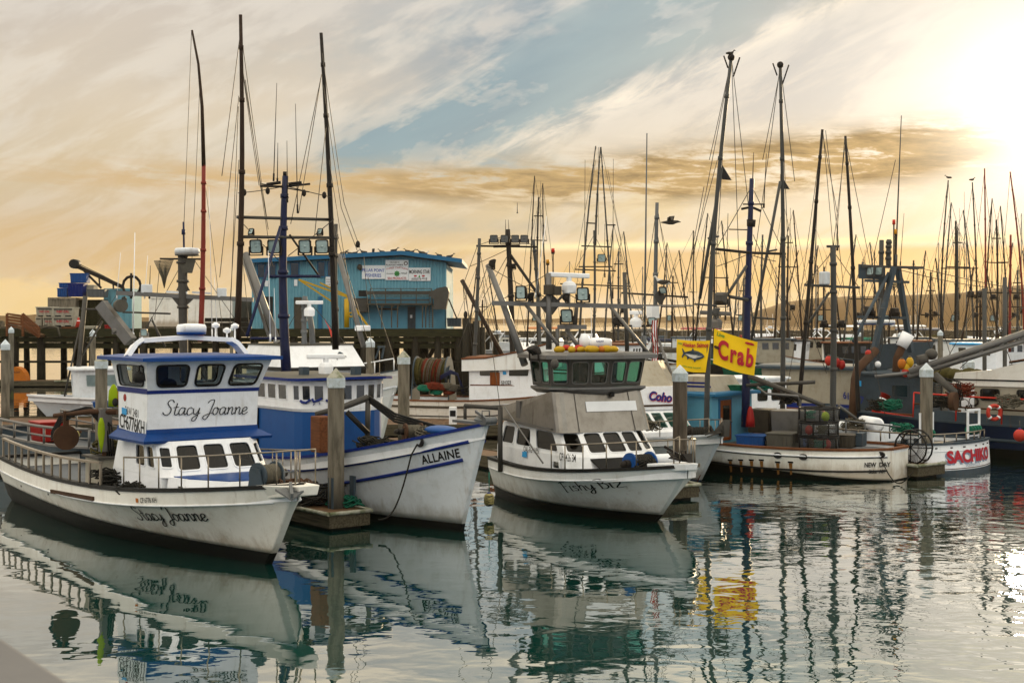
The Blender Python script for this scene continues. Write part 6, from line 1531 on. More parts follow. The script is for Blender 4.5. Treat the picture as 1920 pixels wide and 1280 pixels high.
def low_workboat():
    b = Boat('workboat', 'low white workboat with rust-streaked side and light blue cabin, stern lettered at the right', 1.2, 50.9, -.86, .51)
    # heading is up and left: turn it so that x runs to the bow
    st = V(12.0, 44.0, 0); h = V(-.78, .62, 0).normalized(); b.o = st + h * 10; b.o.z = 0; b.r.location = b.o; b.th = math.atan2(h.y, h.x); b.r.rotation_euler = (0, 0, b.th); b.inv = Matrix.Rotation(-b.th, 3, 'Z')
    b.hull(10, 1.85, 1.7, .92, .98, 1.2, .5, 2.6, .30, .93, 2.2, 1.0, 0, 1, .02, .05, 'hull_cream', 'boot', (.62, .04), .12, ('brownbox', .14, .07), 'deck', smid=.62, inner='white', tp=5)
    b.cx = -3
    b.strake('moulding', .2, .99, .20, .20, .03, 'white'); b.strake('moulding', .2, .99, .235, .235, .018, 'black'); b.strake('moulding', .3, .99, .66, .64, .03, 'black')
    b.hull_text('lettering', text2d('NEW  DAY', .03), (1622, 875), (1671, 874), 'ink', 1, 1.15)
    b.hull_text('lettering', text2d('Sitka  AK', .015), (1630, 887), (1661, 886), 'ink', 1, 1.2)
    for px in (1370, 1389, 1409, 1428, 1459, 1483): 
        p = b.hit(px, 862 if px < 1440 else 866, 1); m_ = MB(); m_.loft([[b.atx(p.x + i, p.z + j, 1, .004) for i, j in ((-.09, -.025), (.09, -.025), (.09, .025), (-.09, .025))], [b.atx(p.x + i, p.z + j, 1, .012) for i, j in ((-.09, -.025), (.09, -.025), (.09, .025), (-.09, .025))]]); m_.build('scupper', 'black', b.r)
        w_ = MB(); w_.add([b.atx(p.x + i, p.z + j, 1, .006) for i, j in ((-.06, -.03), (.06, -.03), (.05, -.22), (.03, -.40), (-.03, -.38), (-.05, -.2))], [tuple(range(6))]); w_.build('rust_weep', 'rustweep', b.r)
    for px, py in ((1459, 853), (1507, 856), (1652, 852)):
        p = b.hit(px, py, 1); c = b.atx(p.x, p.z, 1, .01); m_ = MB(); m_.tube([c + V(math.cos(k * .524) * .13, 0, math.sin(k * .524) * .075) for k in range(12)], .025, 6, closed=True); m_.add([c + V(math.cos(k * .524) * .13, .0, math.sin(k * .524) * .075) for k in range(12)], [tuple(range(12))]); m_.build('hawse_pipe', 'black', b.r)
    # light blue cabin with varnished door facing aft
    x1, x0 = -4.1, -1.9
    b.house('cabin', [(x1, -1.35), (x0, -1.15), (x0, 1.15), (x1, 1.35)], [(x1, -1.33), (x0 - .2, -1.15), (x0 - .2, 1.15), (x1, 1.33)], .8, 2.42, 'lightblue')
    b.roof([(x1 - .1, -1.4), (x0 - .1, -1.3), (x0 - .1, 1.3), (x1 - .1, 1.4)], 2.43, 'roofblue', .14, .08)
    dr = MB(); dr.box(x1 - .05, x1 - .004, .15, .85, .95, 2.28); dr = dr.build('door', 'teak', b.r)
    m_ = MB(); m_.box(x1 - .06, x1 - .052, .28, .70, 1.6, 2.1); m_.build('pane', 'pane_dark', dr)
    m_ = MB(); m_.ball((x1 - .09, .22, 1.55), .04, (1, 1, 1), 8, 6); m_.build('handle', 'steel', dr)
    m_ = MB(); m_.box(x1 - .035, x1 - .003, .08, .149, .95, 2.34); m_.box(x1 - .035, x1 - .003, .851, .92, .95, 2.34); m_.box(x1 - .035, x1 - .003, .15, .85, 2.281, 2.34); m_.build('door_frame', 'roofblue', b.r)
    b.window([(-3.1, 1.30, 1.6), (-2.6, 1.26, 1.6), (-2.6, 1.26, 2.1), (-3.1, 1.30, 2.1)], 'steel', 'pane_dark', .04, .03, .15, out=(-3, 5, 1.8))
    # low upper house with blue stripes
    b.house('upper_house', [(-3.95, -1.0), (-1.9, -1.0), (-1.9, 1.0), (-3.95, 1.0)], [(-3.65, -.9), (-2.2, -.9), (-2.2, .9), (-3.65, .9)], 2.55, 3.05, 'cream')
    for z in (2.72, 2.84):
        m_ = MB(); k = (z - 2.55) / .5; m_.bar((-3.95 + .3 * k, 1.005 - .1 * k, z), (-1.9 - .3 * k, 1.005 - .1 * k, z), .02, .06); m_.build('blue_stripe', 'blue_deep', b.r)
    # navy mast, yards, two trolling poles
    Y = 47.2
    b.spar('mast', (1410, 335), (1398, 800), Y, .15, .08, 'mast_navy')
    m_ = MB(); m_.tube([b.q(1343, 467, 45.6), b.q(1408, 474, Y), b.q(1472, 476, 48.8)], .05, 6); m_.build('yard', 'mast_dark', b.r)
    m_ = MB(); m_.tube([b.q(1390, 392, Y), b.q(1409, 388, Y), b.q(1427, 396, Y)], .045, 6); m_.tube([b.q(1393, 383, Y), b.q(1434, 383, Y)], .025, 6); m_.tube([b.q(1366, 430, Y), b.q(1409, 431, Y)], .02, 5); m_.build('crosstree', 'mast_dark', b.r)
    m_ = MB(); m_.cyl(b.q(1409, 412, Y), b.q(1408, 425, Y), .16, .14, 8); m_.build('mast_fitting', 'mast_dark', b.r)
    for t_, bt in (((1413, 286), (1411, 345)), ((1437, 288), (1432, 390)), ((1365, 400), (1360, 600))): b.whip(t_, bt, Y, .018, 'mast_dark')
    b.spar('trolling_pole', (1371, 108), (1324, 835), 45.3, .095, .055, 'mast_grey', 45.3)
    b.spar('trolling_pole', (1463, 122), (1467, 800), 48.6, .095, .055, 'mast_grey', 48.6)
    for x0_, y0_, x1_, y1_, yy in ((1354, 315, 1312, 560, 45.3), (1463, 340, 1408, 640, 48.4)):
        m_ = MB(); m_.tube([b.q(x0_, y0_, yy), b.q(x1_, y1_, yy)], .05, 6); m_.tube([b.q(x0_ - 27, y0_ + 132, yy), b.q(x0_ - 6, y0_ + 128, yy)], .035, 6); m_.tube([b.q(x0_ - 52, y0_ + 255, yy), b.q(x0_ - 10, y0_ + 258, yy)], .035, 6); m_.build('pole_brace', 'mast_grey', b.r)
    for px, py, yy in ((1355, 310, 45.3), (1464, 327, 48.6)):
        m_ = MB(); m_.slab([b.q(px, py, yy), b.q(px + 17, py + 28, yy), b.q(px, py + 27, yy)], (0, .04, 0)); m_.build('stabiliser_fin', 'black', b.r)
    for px, py, yy in ((1371, 108, 45.3), (1463, 122, 48.6)):
        m_ = MB(); m_.tube([b.q(px - 14, py - 3, yy), b.q(px - 6, py + 20, yy)], .025, 5); m_.tube([b.q(px + 16, py, yy), b.q(px + 4, py + 36, yy)], .025, 5); m_.ball(b.q(px, py, yy), .12, (1, 1, 1), 8, 6); m_.build('pole_head', 'mast_dark', b.r)
    dg = MB(); dg.tube([b.q(1400, 498, 47), b.q(1352, 570, 46.5)], .05, 6); dg.tube([b.q(1368, 556, 46.6), b.q(1402, 562, 47)], .06, 6); dg.build('boom_stay', 'mast_grey', b.r)
    b.flood(b.q(1352, 560, 46.2), .42, (.2, -.8, -.1), None, 'alu_dark'); b.flood(b.q(1344, 585, 46.2), .3, (-.6, -.6, -.4), None, 'mast_grey')
    b.radar_bar(b.q(1342, 587, 46.4), 1.05, b.loc(P(1370, 588, 46.4)) - b.loc(P(1312, 585, 46.4)), 'alu')
    b.wires([((1371, 112), (1330, 300)), ((1371, 112), (1300, 480)), ((1372, 112), (1405, 400)), ((1372, 120), (1385, 480)), ((1463, 130), (1430, 300)), ((1462, 130), (1415, 480)), ((1464, 130), (1490, 340)), ((1409, 350), (1343, 466)), ((1410, 350), (1471, 475)), ((1471, 476), (1550, 700)), ((1410, 480), (1440, 600)), ((1412, 440), (1480, 600)), ((1343, 470), (1300, 640)), ((1360, 200), (1345, 460)), ((1466, 200), (1478, 480)), ((1320, 350), (1280, 560)), ((1440, 480), (1510, 640)), ((1345, 300), (1275, 560)), ((1408, 474), (1343, 500)), ((1408, 478), (1455, 490))], Y, .013)
    # boom lowered over the deck, gurdy frame, aluminium side box
    m_ = MB(); m_.tube([b.q(1405, 705, 47), b.q(1545, 760, 45)], [.09, .07], 8); m_.tube([b.q(1400, 722, 47), b.q(1528, 716, 46)], .06, 8); m_.build('boom', 'alu_dark', b.r)
    m_ = MB(); m_.tube([b.q(1420, 725, 46), b.q(1436, 738, 46), b.q(1496, 742, 45.6), b.q(1500, 752, 45.6), b.q(1496, 830, 45.6)], .045, 6); m_.build('pipe_frame', 'alu', b.r)
    m_ = MB(); c = b.q(1534, 783, 45.0); d = b.loc(P(1534, 783, 44.0)) - c; m_.cyl(c, c + d * .12, .26, .26, 18); m_.cyl(c + d * .12, c + d * .16, .12, .1, 12); m_.build('hauler_disc', 'alu', b.r)
    ln = MB(); p = b.atx(b.hit(1652, 852, 1).x, .75, 1, .03); e_ = b.loc(W(1712, 884, .45)); pts = [p.lerp(e_, t / 12) - V(0, 0, .55 * math.sin(math.pi * t / 12)) for t in range(13)]; ln.tube(pts, .018, 5); ln.build('mooring_line', 'rope_dark', b.r)
    return b
WB = low_workboat()
def workboat_load():
    zt = .84
    def place(px, py_bot, Y): p = P(px, py_bot, Y); return (p.x, Y, max(p.z, zt))
    for k, (px, lab, fill) in enumerate(((1536, 'bottom crab pot of the stack on the low workboat, two red floats inside', ('buoy_red', 'net_green', 'net_teal')), (1535, 'middle crab pot of the stack, pale rope and red float inside', ('rope', 'buoy_red', 'net_green')), (1536, 'top crab pot of the stack, red float and green line inside', ('buoy_red', 'net_teal', 'neon')))):
        p = P(px, 846, 44.9); crab_pot((p.x, 44.9, .84 + .45 * k), .3 * k, lab, fill)
    tote(1390, 1447, 816, 842, 46.2, 'bright blue lidded tote at the forward end of the workboat deck', 'bluetub', d=.9)
    tote(1449, 1502, 812, 846, 45.4, 'grey plastic fish tote in front of the blue totes', 'grey_box', d=1.0)
    tote(1499, 1516, 820, 842, 45.9, 'blue tote peeping out behind the grey one', 'bluetub', d=.8)
    tote(1456, 1530, 765, 813, 46.9, 'big flat grey aluminium locker on the workboat deck', 'alu_sheet', 'deck_locker', 1.0, rim=False, cat='locker')
    tote(1413, 1456, 763, 812, 47.6, 'brown weathered open-fronted locker beside the aluminium one', 'fibre_box', 'deck_locker', 1.0, rim=False, cat='locker')
    tote(1562, 1612, 815, 840, 45.0, 'brown and steel bait tank near the stern of the workboat', 'fibre_box', 'bait_tank', .8, cat='tank')
    tote(1613, 1626, 812, 838, 45.0, 'dark green-grey bin behind the bait tank', 'teal', 'bait_bin', .6, cat='bin')
    t = empty('life_raft_canister', P(1333, 722, 48.0), 'white life raft canister with a red label on the light blue cabin roof', 'life raft', .3)
    MB().tube([(-.45, 0, .0), (-.42, 0, 0), (.42, 0, 0), (.45, 0, 0)], [.14, .2, .2, .14], 14).build('canister_body', 'white', t); m_ = MB(); m_.box(.15, .38, -.215, -.195, -.06, .06); m_.build('red_label', 'red', t)
    tote(1368, 1397, 722, 736, 47.8, 'dark green plastic crate on the light blue cabin roof', 'net_teal', 'plastic_crate', .5, cat='crate')
    t = empty('oilskin_jacket', P(1407, 800, 47.0), 'red oilskin jacket hanging beside the workboat door', 'jacket')
    m_ = MB(); m_.loft([[V(math.cos(a_ * .785) * r, math.sin(a_ * .785) * r * .6, z) for a_ in range(8)] for z, r in ((0, .16), (.25, .14), (.55, .09), (.68, .04))], True, True, 0, True); m_.build('jacket_body', 'red', t)
workboat_load()
# ------------------------------------------------------------------ flags on the near trolling pole
def flag_mesh(name, label, corners, Y, ys, nx=22, ny=14, wav=.03):
    tl, tr_, br_, bl = (P(x, y, yy) for (x, y), yy in zip(corners, ys))
    def fn(u_, v_):  # v_ from bottom
        p = (bl * (1 - u_) + br_ * u_) * (1 - v_) + (tl * (1 - u_) + tr_ * u_) * v_
        w_ = math.sin(u_ * 9 + v_ * 2.2) * wav * (.3 + u_ * .7) + math.sin(v_ * 7 + u_ * 3) * wav * .5
        return p + V(w_ * .3, w_, -.05 * math.sin(u_ * math.pi) * (1 - v_ * .4))
    t = empty(name, tl, label, 'flag', 0, 'yellow seafood flags')
    mb = MB(); vs, fs = [], []
    for j in range(ny + 1):
        for i in range(nx + 1): vs.append(fn(i / nx, j / ny) - tl)
    for j in range(ny):
        for i in range(nx): a_ = j * (nx + 1) + i; fs.append((a_, a_ + 1, a_ + nx + 2, a_ + nx + 1))
    k = len(vs); vs2 = [v + V(0, .012, 0) for v in vs]
    mb.add(vs, fs, 0, True); mb.add(vs2, [tuple(reversed(f)) for f in fs], 0, True); mb.build('cloth', 'flag', t)
    def art(nm, shape, u0, u1, v0, vs_, mat, off=.035, du=0.0, slope=0.0):
        asp = (tr_ - tl).length / (tl - bl).length
        put2d(nm, shape, lambda a_, b_: fn(u0 + (u1 - u0) * a_, v0 + b_ * (u1 - u0) * asp * vs_ + slope * a_) - tl + V(0, -off, 0), mat, t)
    return t, art
def poly2d(pts):
    tris = tessellate_polygon([[V(x, y, 0) for x, y in pts]]); return pts, [tuple(t) for t in tris]
def subdiv(shape):
    return shape
t, art = flag_mesh('crab_flag', 'yellow flag with large red crab lettering flying from the near trolling pole', [(1339, 616), (1421, 641), (1414, 704), (1337, 681)], 45, (45.2, 44.6, 44.6, 45.2))
art('lettering', text2d('Crab', .035, 0, 1.2), .10, .94, .24, 1.5, 'ink_red')
art('lettering', text2d('Live', .02, .2), .06, .24, .84, 1.0, 'ink_green')
crab = [(0, .2), (.12, .42), (.3, .5), (.5, .46), (.7, .5), (.88, .42), (1, .2), (.9, .05), (.7, -.02), (.5, .0), (.3, -.02), (.1, .05)]
art('crab_picture', poly2d(crab), .70, .93, .86, .45, 'ink_red'); art('crab_picture', poly2d(crab), .0, .15, .45, .9, 'rust')
t, art = flag_mesh('salmon_flag', 'smaller yellow flag with a salmon picture hanging left of the pole', [(1269, 636), (1332, 638), (1323, 698), (1268, 690)], 45, (45.6, 45.2, 45.2, 45.6), wav=.03)
art('lettering', text2d('Alaskan Salmon', .03), .17, .96, .80, 1.25, 'ink_red'); art('lettering', text2d('Wild', .02, .2), .03, .17, .84, 1.2, 'ink_green')
fish = [(0, .02), (.06, .16), (.0, .34), (.03, .36), (.14, .22), (.3, .28), (.42, .31), (.46, .42), (.52, .32), (.7, .29), (.9, .20), (1, .10), (.97, .06), (.82, .0), (.66, -.03), (.6, -.12), (.54, -.03), (.36, .02), (.26, -.06), (.24, .06), (.14, .12), (.04, -.02)]
art('fish_picture', poly2d(fish), .16, .88, .42, 1.0, 'teal', .036)
belly = [(.16, .12), (.36, .03), (.54, -.015), (.82, .015), (.95, .07), (.8, .1), (.5, .11), (.3, .13)]
art('fish_belly', poly2d(belly), .27, .85, .45, 1.0, 'gull_white', .042)
art('lettering', text2d('FRESH FROM THE BOAT', .02), .2, .82, .12, .9, 'ink_green')
# ------------------------------------------------------------------ 6: white stern with red letters at the right
def red_letter_boat():
    h = V(-.66, .75, 0).normalized(); L = 11.5
    st = V(14.55, 46.1, 0); o = st + h * L
    b = Boat('fishing_boat', 'white fishing boat showing its stern with large red shadowed letters', o.x, o.y, h.x, h.y)
    b.hull(L, 1.85, 1.9, .92, 1.0, 1.5, .42, 2.3, 1.0, .95, 1.8, .8, 0, 1, -.12, .05, 'wall_white', 'boot', (.2, .16), .14, ('teal', .10, .06), 'deck', smid=.62)
    b.cx = -6
    # rounded stern panel carrying the letters
    def stern(y, z, off=0.0):
        w_ = b.half(1, z); return V(-L + b.k['trake'] * -1 * z - .42 * (1 - (y / w_) ** 2) - off, y, z)
    mb = MB(); rows = []
    for j in range(9):
        z = .16 + (b.stern - .16) * j / 8; w_ = b.half(1, z); rows.append([stern(-w_ + 2 * w_ * i / 20, z) for i in range(21)])
    mb.loft(rows, False, False, 0, True); mb.build('stern_panel', 'wall_white', b.r)
    mb = MB(); rows = []
    for z in (-.5, 0, .16): w_ = b.half(1, z); rows.append([stern(-w_ + 2 * w_ * i / 20, z) for i in range(21)])
    mb.loft(rows, False, False, 0, True); mb.build('stern_bottom', 'teal', b.r)
    w1 = b.half(1, 1.0)
    mb = MB(); mb.loft([[stern(-w1 * .99 + 2 * w1 * .99 * i / 20, .99, k) + V(0, 0, zz) for k, zz in ((-.05, -.02), (.05, -.02), (.05, .05), (-.05, .05))] for i in range(21)], True, True); mb.build('stern_rail_cap', 'teal', b.r)
    mb = MB(); mb.add([stern(w1 * .98 * math.cos(t), .98) if k == 0 else V(-L + .1, w1 * .98 * math.cos(t), .98) for k in (0, 1) for t in [math.pi * i / 20 for i in range(21)]], [(i, i + 1, 22 + i, 21 + i) for i in range(20)]); mb.build('stern_deck', 'deck', b.r)
    for z, m_ in ((.76, 'hull_grey'), (.20, 'rust')):
        w_ = b.half(1, z); mb = MB(); mb.tube([stern(-w_ + 2 * w_ * i / 20, z, .004) for i in range(21)], .014, 5); mb.build('stern_moulding', m_, b.r)
    def lt(txt, y0, y1, z0, mat, bold, vs, off, dz=0.0):
        sh = text2d(txt, bold)
        put2d('lettering', sh, lambda u_, v_: stern(y0 + (y1 - y0) * u_, z0 + dz + v_ * abs(y1 - y0) * vs, off), mat, b.r)
    # facing the stern from astern, letters run from port (+y) to starboard (-y)
    lt('SACHIKO', 1.22, -1.40, .40, 'ink_grey', .05, .85, .010, -.05); lt('SACHIKO', 1.16, -1.46, .40, 'ink_red', .045, .85, .022)
    lt('SACRAMENTO, CA', .35, -.54, .245, 'ink_grey', .0, 1.1, .012)
    for y in (1.5, .9, .3, -.4, -1.0, -1.5):
        m_ = MB(); p = stern(y, .87, .004); m_.box(p.x - .006, p.x + .02, y - .06, y + .06, .85, .89); m_.build('scupper', 'black', b.r)
    for k, y in enumerate((1.45, -1.35)):
        m_ = MB()
        for dy in (-.35, .35): m_.bar((-L + .35, y + dy, 1.0), (-L + .35, y + dy, 1.95), .06)
        m_.bar((-L + .35, y - .38, 1.95), (-L + .35, y + .38, 1.95), .07); m_.bar((-L + .35, y - .35, 1.45), (-L + .35, y + .35, 1.45), .05); m_.bar((-L + .35, y - .35, 1.1), (-L + .35, y + .35, 1.1), .05)
        m_.build('gurdy_stand', 'wall_white', b.r)
        for i in range(4):
            m_ = MB(); c = V(-L + .35, y - .26 + i * .17, 1.30); m_.cyl(c - V(0, .06, 0), c + V(0, .06, 0), .14, .14, 14); m_.build('gurdy_spool', 'net_teal', b.r)
    pts = [b.pt(1 - .07 * i, 1.0, 1) - V(0, .1, 0) for i in range(6)]; b.rail('side_rail', pts, .3, 'stainless', .03)
    pts = [stern(1.6 - .53 * i, 1.02) + V(.1, 0, 0) for i in range(7)]; b.rail('stern_rail', pts, .28, 'stainless', .025)
    b.house('deck_house', [(-8.6, -1.1), (-4.4, -1.1), (-4.4, 1.1), (-8.6, 1.1)], [(-8.5, -1.05), (-4.5, -1.05), (-4.5, 1.05), (-8.5, 1.05)], .8, 1.32, 'hull_grey')
    b.house('wheelhouse', [(-3.7, -1.0), (-1.7, -.8), (-1.5, 0), (-1.7, .8), (-3.7, 1.0)], [(-3.7, -1.0), (-1.9, -.8), (-1.7, 0), (-1.9, .8), (-3.7, 1.0)], 1.1, 2.75, 'wall_white', 'hull_grey')
    b.row((-3.705, -1.0, 1.4), (-3.705, 1.0, 1.4), (-3.705, 1.0, 2.7), (-3.705, -1.0, 2.7), 2, .3, .1, .45, .85, out=(-9, 0, 2))
    c = MB(); q = b.q(1632, 794, 47.5); c.tube([q + V(-.5, .3, 0), q + V(-.47, .28, 0), q + V(.47, -.28, 0), q + V(.5, -.3, 0)], [.16, .24, .24, .16], 14); c.build('fuel_tank', 'wall_white', b.r)
    Y = 49.6
    b.spar('mast', (1562, 462), (1561, 790), Y, .11, .10, 'mast_grey')
    m_ = MB(); m_.tube([b.q(1508, 534, Y), b.q(1562, 537, Y), b.q(1612, 539, Y)], .05, 6); m_.tube([b.q(1540, 612, Y), b.q(1582, 613, Y)], .04, 6); m_.tube([b.q(1550, 462, Y), b.q(1574, 462, Y)], .05, 6); m_.build('yard', 'mast_grey', b.r)
    bx = MB(); q = b.q(1546, 521, Y); bx.box(q.x - .16, q.x + .16, q.y - .14, q.y + .14, q.z - .24, q.z + .22); bx.build('radar_housing', 'hull_grey', b.r, bev=.05)
    b.spar('trolling_pole', (1542, 243), (1498, 760), 48.6, .08, .045, 'mast_dark', 48.6); b.spar('trolling_pole', (1585, 255), (1609, 770), 50.6, .08, .045, 'mast_dark', 50.6)
    for t_, bt in (((1571, 402), (1570, 470)), ((1565, 436), (1562, 470))): b.whip(t_, bt, Y, .02, 'mast_dark')
    for px in (1545, 1577): b.flood(b.q(px, 606, Y - .2), .22, (.3, -.8, -.2), None, 'mast_dark')
    b.tube('boom_stay', [b.q(1555, 548, Y), b.q(1508, 618, Y)], .05, 'mast_grey'); b.tube('boom_stay', [b.q(1572, 760, 48), b.q(1606, 785, 47.2)], .05, 'mast_grey')
    b.wires([((1542, 245), (1500, 560)), ((1543, 245), (1562, 465)), ((1541, 245), (1570, 400)), ((1585, 258), (1640, 540)), ((1586, 258), (1562, 465)), ((1584, 256), (1560, 540)), ((1562, 470), (1508, 534)), ((1562, 470), (1610, 538)), ((1610, 540), (1660, 780)), ((1508, 536), (1470, 760)), ((1548, 245), (1590, 610)), ((1536, 300), (1525, 540))], Y, .013)
    # crossed davit with red bow painting the left edge of the deck
    m_ = MB(); m_.tube([b.q(1555, 785, 47.4), b.q(1688, 800, 46.3)], .03, 6); 
    for px in (1586, 1622, 1668): m_.tube([b.q(px, 787 + (px - 1555) * .1, 47), b.q(px, 822, 47)], .025, 6)
    m_.build('deck_rail', 'steel', b.r)
    return b
red_letter_boat()
t = empty('crab_pot', P(1713, 872, 44.9), 'round black-framed crab pot standing on edge against the dark-footed pile', 'crab pot', -.75)
mb = MB(); c = V(0, 0, .58)
for y in (-.2, .2): mb.tube([c + V(math.cos(k * .3927) * .54, y, math.sin(k * .3927) * .54) for k in range(16)], .03, 5, closed=True)
for k in range(0, 16, 2): mb.tube([c + V(math.cos(k * .3927) * .54, -.2, math.sin(k * .3927) * .54), c + V(math.cos(k * .3927) * .54, .2, math.sin(k * .3927) * .54)], .025, 5)
for k in range(4): mb.bar(c + V(math.cos(k * .785) * .54, -.2, math.sin(k * .785) * .54), c - V(math.cos(k * .785) * .54, .2, math.sin(k * .785) * .54), .03)
mb.build('frame', 'black', t)
ms = MB()
for k in range(40):
    a_ = k * .157; ms.tube([c + V(math.cos(a_) * .53, -.2, math.sin(a_) * .53), c + V(math.cos(a_ + .9) * .25, -.2, math.sin(a_ + .9) * .25)], .006, 3)
ms.build('mesh', 'mast_dark', t)
# ------------------------------------------------------------------ 7: cream pilothouse with the grey gantry
def gantry_boat():
    h = V(-.80, .60, 0).normalized(); L = 14; st = V(18.4, 54.8, 0); o = st + h * L
    b = Boat('fishing_boat', 'cream pilothouse boat with grey-blue aft house and a tall grey steel gantry', o.x, o.y, h.x, h.y)
    b.hull(L, 2.0, 2.4, 1.3, 1.2, 1.5, .42, 2.3, .9, .9, 1.8, 1.1, 0, 1, .02, .05, 'teal', 'boot', (.3, .3), .2, ('brownbox', .12, .08), 'deck', smid=.6)
    b.cx = -7
    Y = 57.5
    xa = -9.2
    b.house('pilothouse', [(xa, -1.5), (-5.2, -1.5), (-4.8, 0), (-5.2, 1.5), (xa, 1.5)], [(xa + .1, -1.6), (-5.1, -1.6), (-4.6, 0), (-5.1, 1.6), (xa + .1, 1.6)], 1.55, 2.92, 'cream', 'teal', .18, .10)
    sk = MB(); sk.loft([[V(x, y, .9) for x, y in rect(xa, -5.0, -1.55, 1.55)], [V(x, y, 1.54) for x, y in rect(xa, -5.0, -1.53, 1.53)]]); sk.build('blue_coaming', 'blue_deep', b.r)
    p0, p1 = b.ony(1582, 746, 1.56), b.ony(1621, 757, 1.56)
    text_plane('lettering', text2d('611077', .025), p0, p1, (0, 0, 1), 'ink_navy', b.r, (0, .06, 0), 1.3)
    q = [b.ony(px, py, 1.60) for px, py in ((1607, 722), (1615, 724), (1615, 714), (1607, 712))]; m_ = MB(); m_.slab(q, (0, .02, 0)); m_.build('permit_sticker', 'sticker', b.r)
    b.house('aft_house', [(-12.2, -1.3), (xa - .02, -1.4), (xa - .02, 1.4), (-12.2, 1.3)], [(-12.1, -1.3), (xa - .02, -1.4), (xa - .02, 1.4), (-12.1, 1.3)], .9, 2.75, 'teal', 'teal', .12, .08)
    aft = lambda px, py: b.onx(px, py, -12.2)
    xx = -12.2
    m_ = MB()
    for k in range(9): m_.box(xx - .06, xx - .01, .45, 1.05, 1.7 + k * .1, 1.75 + k * .1)
    m_.build('louvre', 'grey_box', b.r)
    m_ = MB(); m_.box(xx - .04, xx - .003, -.35, .30, 1.0, 2.6); d_ = m_.build('door', 'alu_dark', b.r); m_ = MB(); m_.box(xx - .05, xx - .041, -.2, .18, 1.9, 2.4); m_.build('pane', 'pane_dark', d_)
    b.window([(-11.3, 1.34, 1.9), (-10.6, 1.36, 1.9), (-10.6, 1.36, 2.4), (-11.3, 1.34, 2.4)], 'teal', 'pane_dark', .05, .03, .1, out=(-11, 6, 2))
    # gantry: two raked legs, crossbars, lamps, boards
    g = MB(); g.bar(b.q(1626, 706, 57), b.q(1676, 500, 57.5), .22, .16); g.bar(b.q(1683, 500, 58), b.q(1708, 660, 58.5), .22, .16); g.bar(b.q(1640, 648, 57.3), b.q(1658, 560, 57.4), .08); g.bar(b.q(1607, 594, 57), b.q(1697, 596, 58.2), .12, .10); g.bar(b.q(1622, 526, 57.3), b.q(1704, 529, 58), .10); g.build('gantry', 'teal', b.r)
    g = MB(); g.bar(b.q(1616, 499, 57.4), b.q(1731, 502, 58.2), .16, .10); g.build('gantry_beam', 'mast_grey', b.r)
    g = MB(); g.slab([b.q(1612, 495, 57.5), b.q(1660, 499, 57.7), b.q(1660, 525, 57.7), b.q(1612, 522, 57.5)], (.03, .08, 0)); g.build('gantry_board', 'teal', b.r)
    b.tube('strut', [b.q(1666, 512, 57.6), b.q(1600, 640, 55)], .07, 'teal')
    for px, f in ((1632, (.2, .8, .1)), (1648, (.2, .8, .1))): b.flood(b.q(px, 508, 57.4), .34, f, None, 'mast_grey')
    b.flood(b.q(1630, 583, 57.2), .40, (.5, -.7, -.3), None, 'mast_dark'); b.flood(b.q(1678, 585, 57.4), .36, (.7, -.6, -.3), None, 'mast_dark')
    for px, Yd in ((1628, 58.5), (1661, 59.5)):
        c = b.q(px, 609, Yd); b.radar_dome(c, .5 if px < 1640 else .38, .2)
    tr = MB(); 
    for dx in (0, 9): tr.tube([b.q(1632 + dx, 690, 57.2), b.q(1652 + dx, 560, 57.6)], .03, 5)
    for k in range(8): tr.tube([b.q(1632 + k * 2.5, 690 - k * 16, 57.2), b.q(1641 + k * 2.5, 690 - k * 16, 57.2)], .025, 5)
    tr.build('ladder', 'steel', b.r)
    b.whip((1690, 217), (1679, 500), 57.6, .035, 'mast_grey'); b.whip((1695, 400), (1688, 498), 57.6, .015, 'mast_dark')
    for px, top in ((1676, 416), (1679, 434)):
        m_ = MB(); c = b.q(px, 500, 57.6); d = b.q(px, top + 5, 57.6); m_.tube([c, d], .03, 6); m_ = m_.build('beacon', 'mast_dark', b.r); l = MB(); l.cyl(d, d + V(0, 0, .2), .07, .06, 8); l.build('lens', 'lamp_red' if px == 1676 else 'lamp_amber', m_)
    for px, top in ((1653, 450), (1667, 449)): b.spar('post', (px, top), (px - 1, 500 if px > 1660 else 680), 58.4, .11, .10, 'mast_grey')
    # rusty exhaust bends, one capped with a white bucket
    m_ = MB(); m_.tube([b.q(1597, 800, 54.5), b.q(1603, 712, 55), b.q(1608, 692, 55.2), b.q(1642, 656, 55.8)], .17, 8); m_.build('exhaust_pipe', 'rust', b.r)
    m_ = MB(); m_.tube([b.q(1679, 720, 56), b.q(1682, 672, 56), b.q(1696, 640, 56)], .17, 8); m_.build('exhaust_pipe', 'rust', b.r)
    m_ = MB(); m_.cyl(b.q(1690, 650, 56), b.q(1703, 626, 56.0), .22, .26, 14); m_.build('exhaust_bucket', 'wall_white', b.r)
    ws = MB(); q = [b.q(1632, 698, 58), b.q(1740, 678, 60), b.q(1752, 640, 60), b.q(1652, 645, 58)]; ws.slab(q, (0, .08, 0)); ws.build('windbreak_panel', 'teal', b.r)
    b.wires([((1676, 500), (1600, 640)), ((1684, 505), (1860, 540)), ((1688, 510), (1760, 690)), ((1731, 502), (1790, 690)), ((1640, 523), (1570, 700)), ((1679, 300), (1600, 640)), ((1690, 520), (1640, 700)), ((1731, 504), (1920, 545))], 57.6, .014)
    rl = MB()
    for y in (1.7,):
        rl.tube([b.q(1545, 668, 57), b.q(1636, 680, 56.4)], .03, 6)
        for px in (1550, 1575, 1600, 1625): rl.tube([b.q(px, 668 + (px - 1545) * .13, 56.8), b.q(px, 690 + (px - 1545) * .13, 56.8)], .025, 5)
    rl.build('roof_rail', 'teal', b.r)
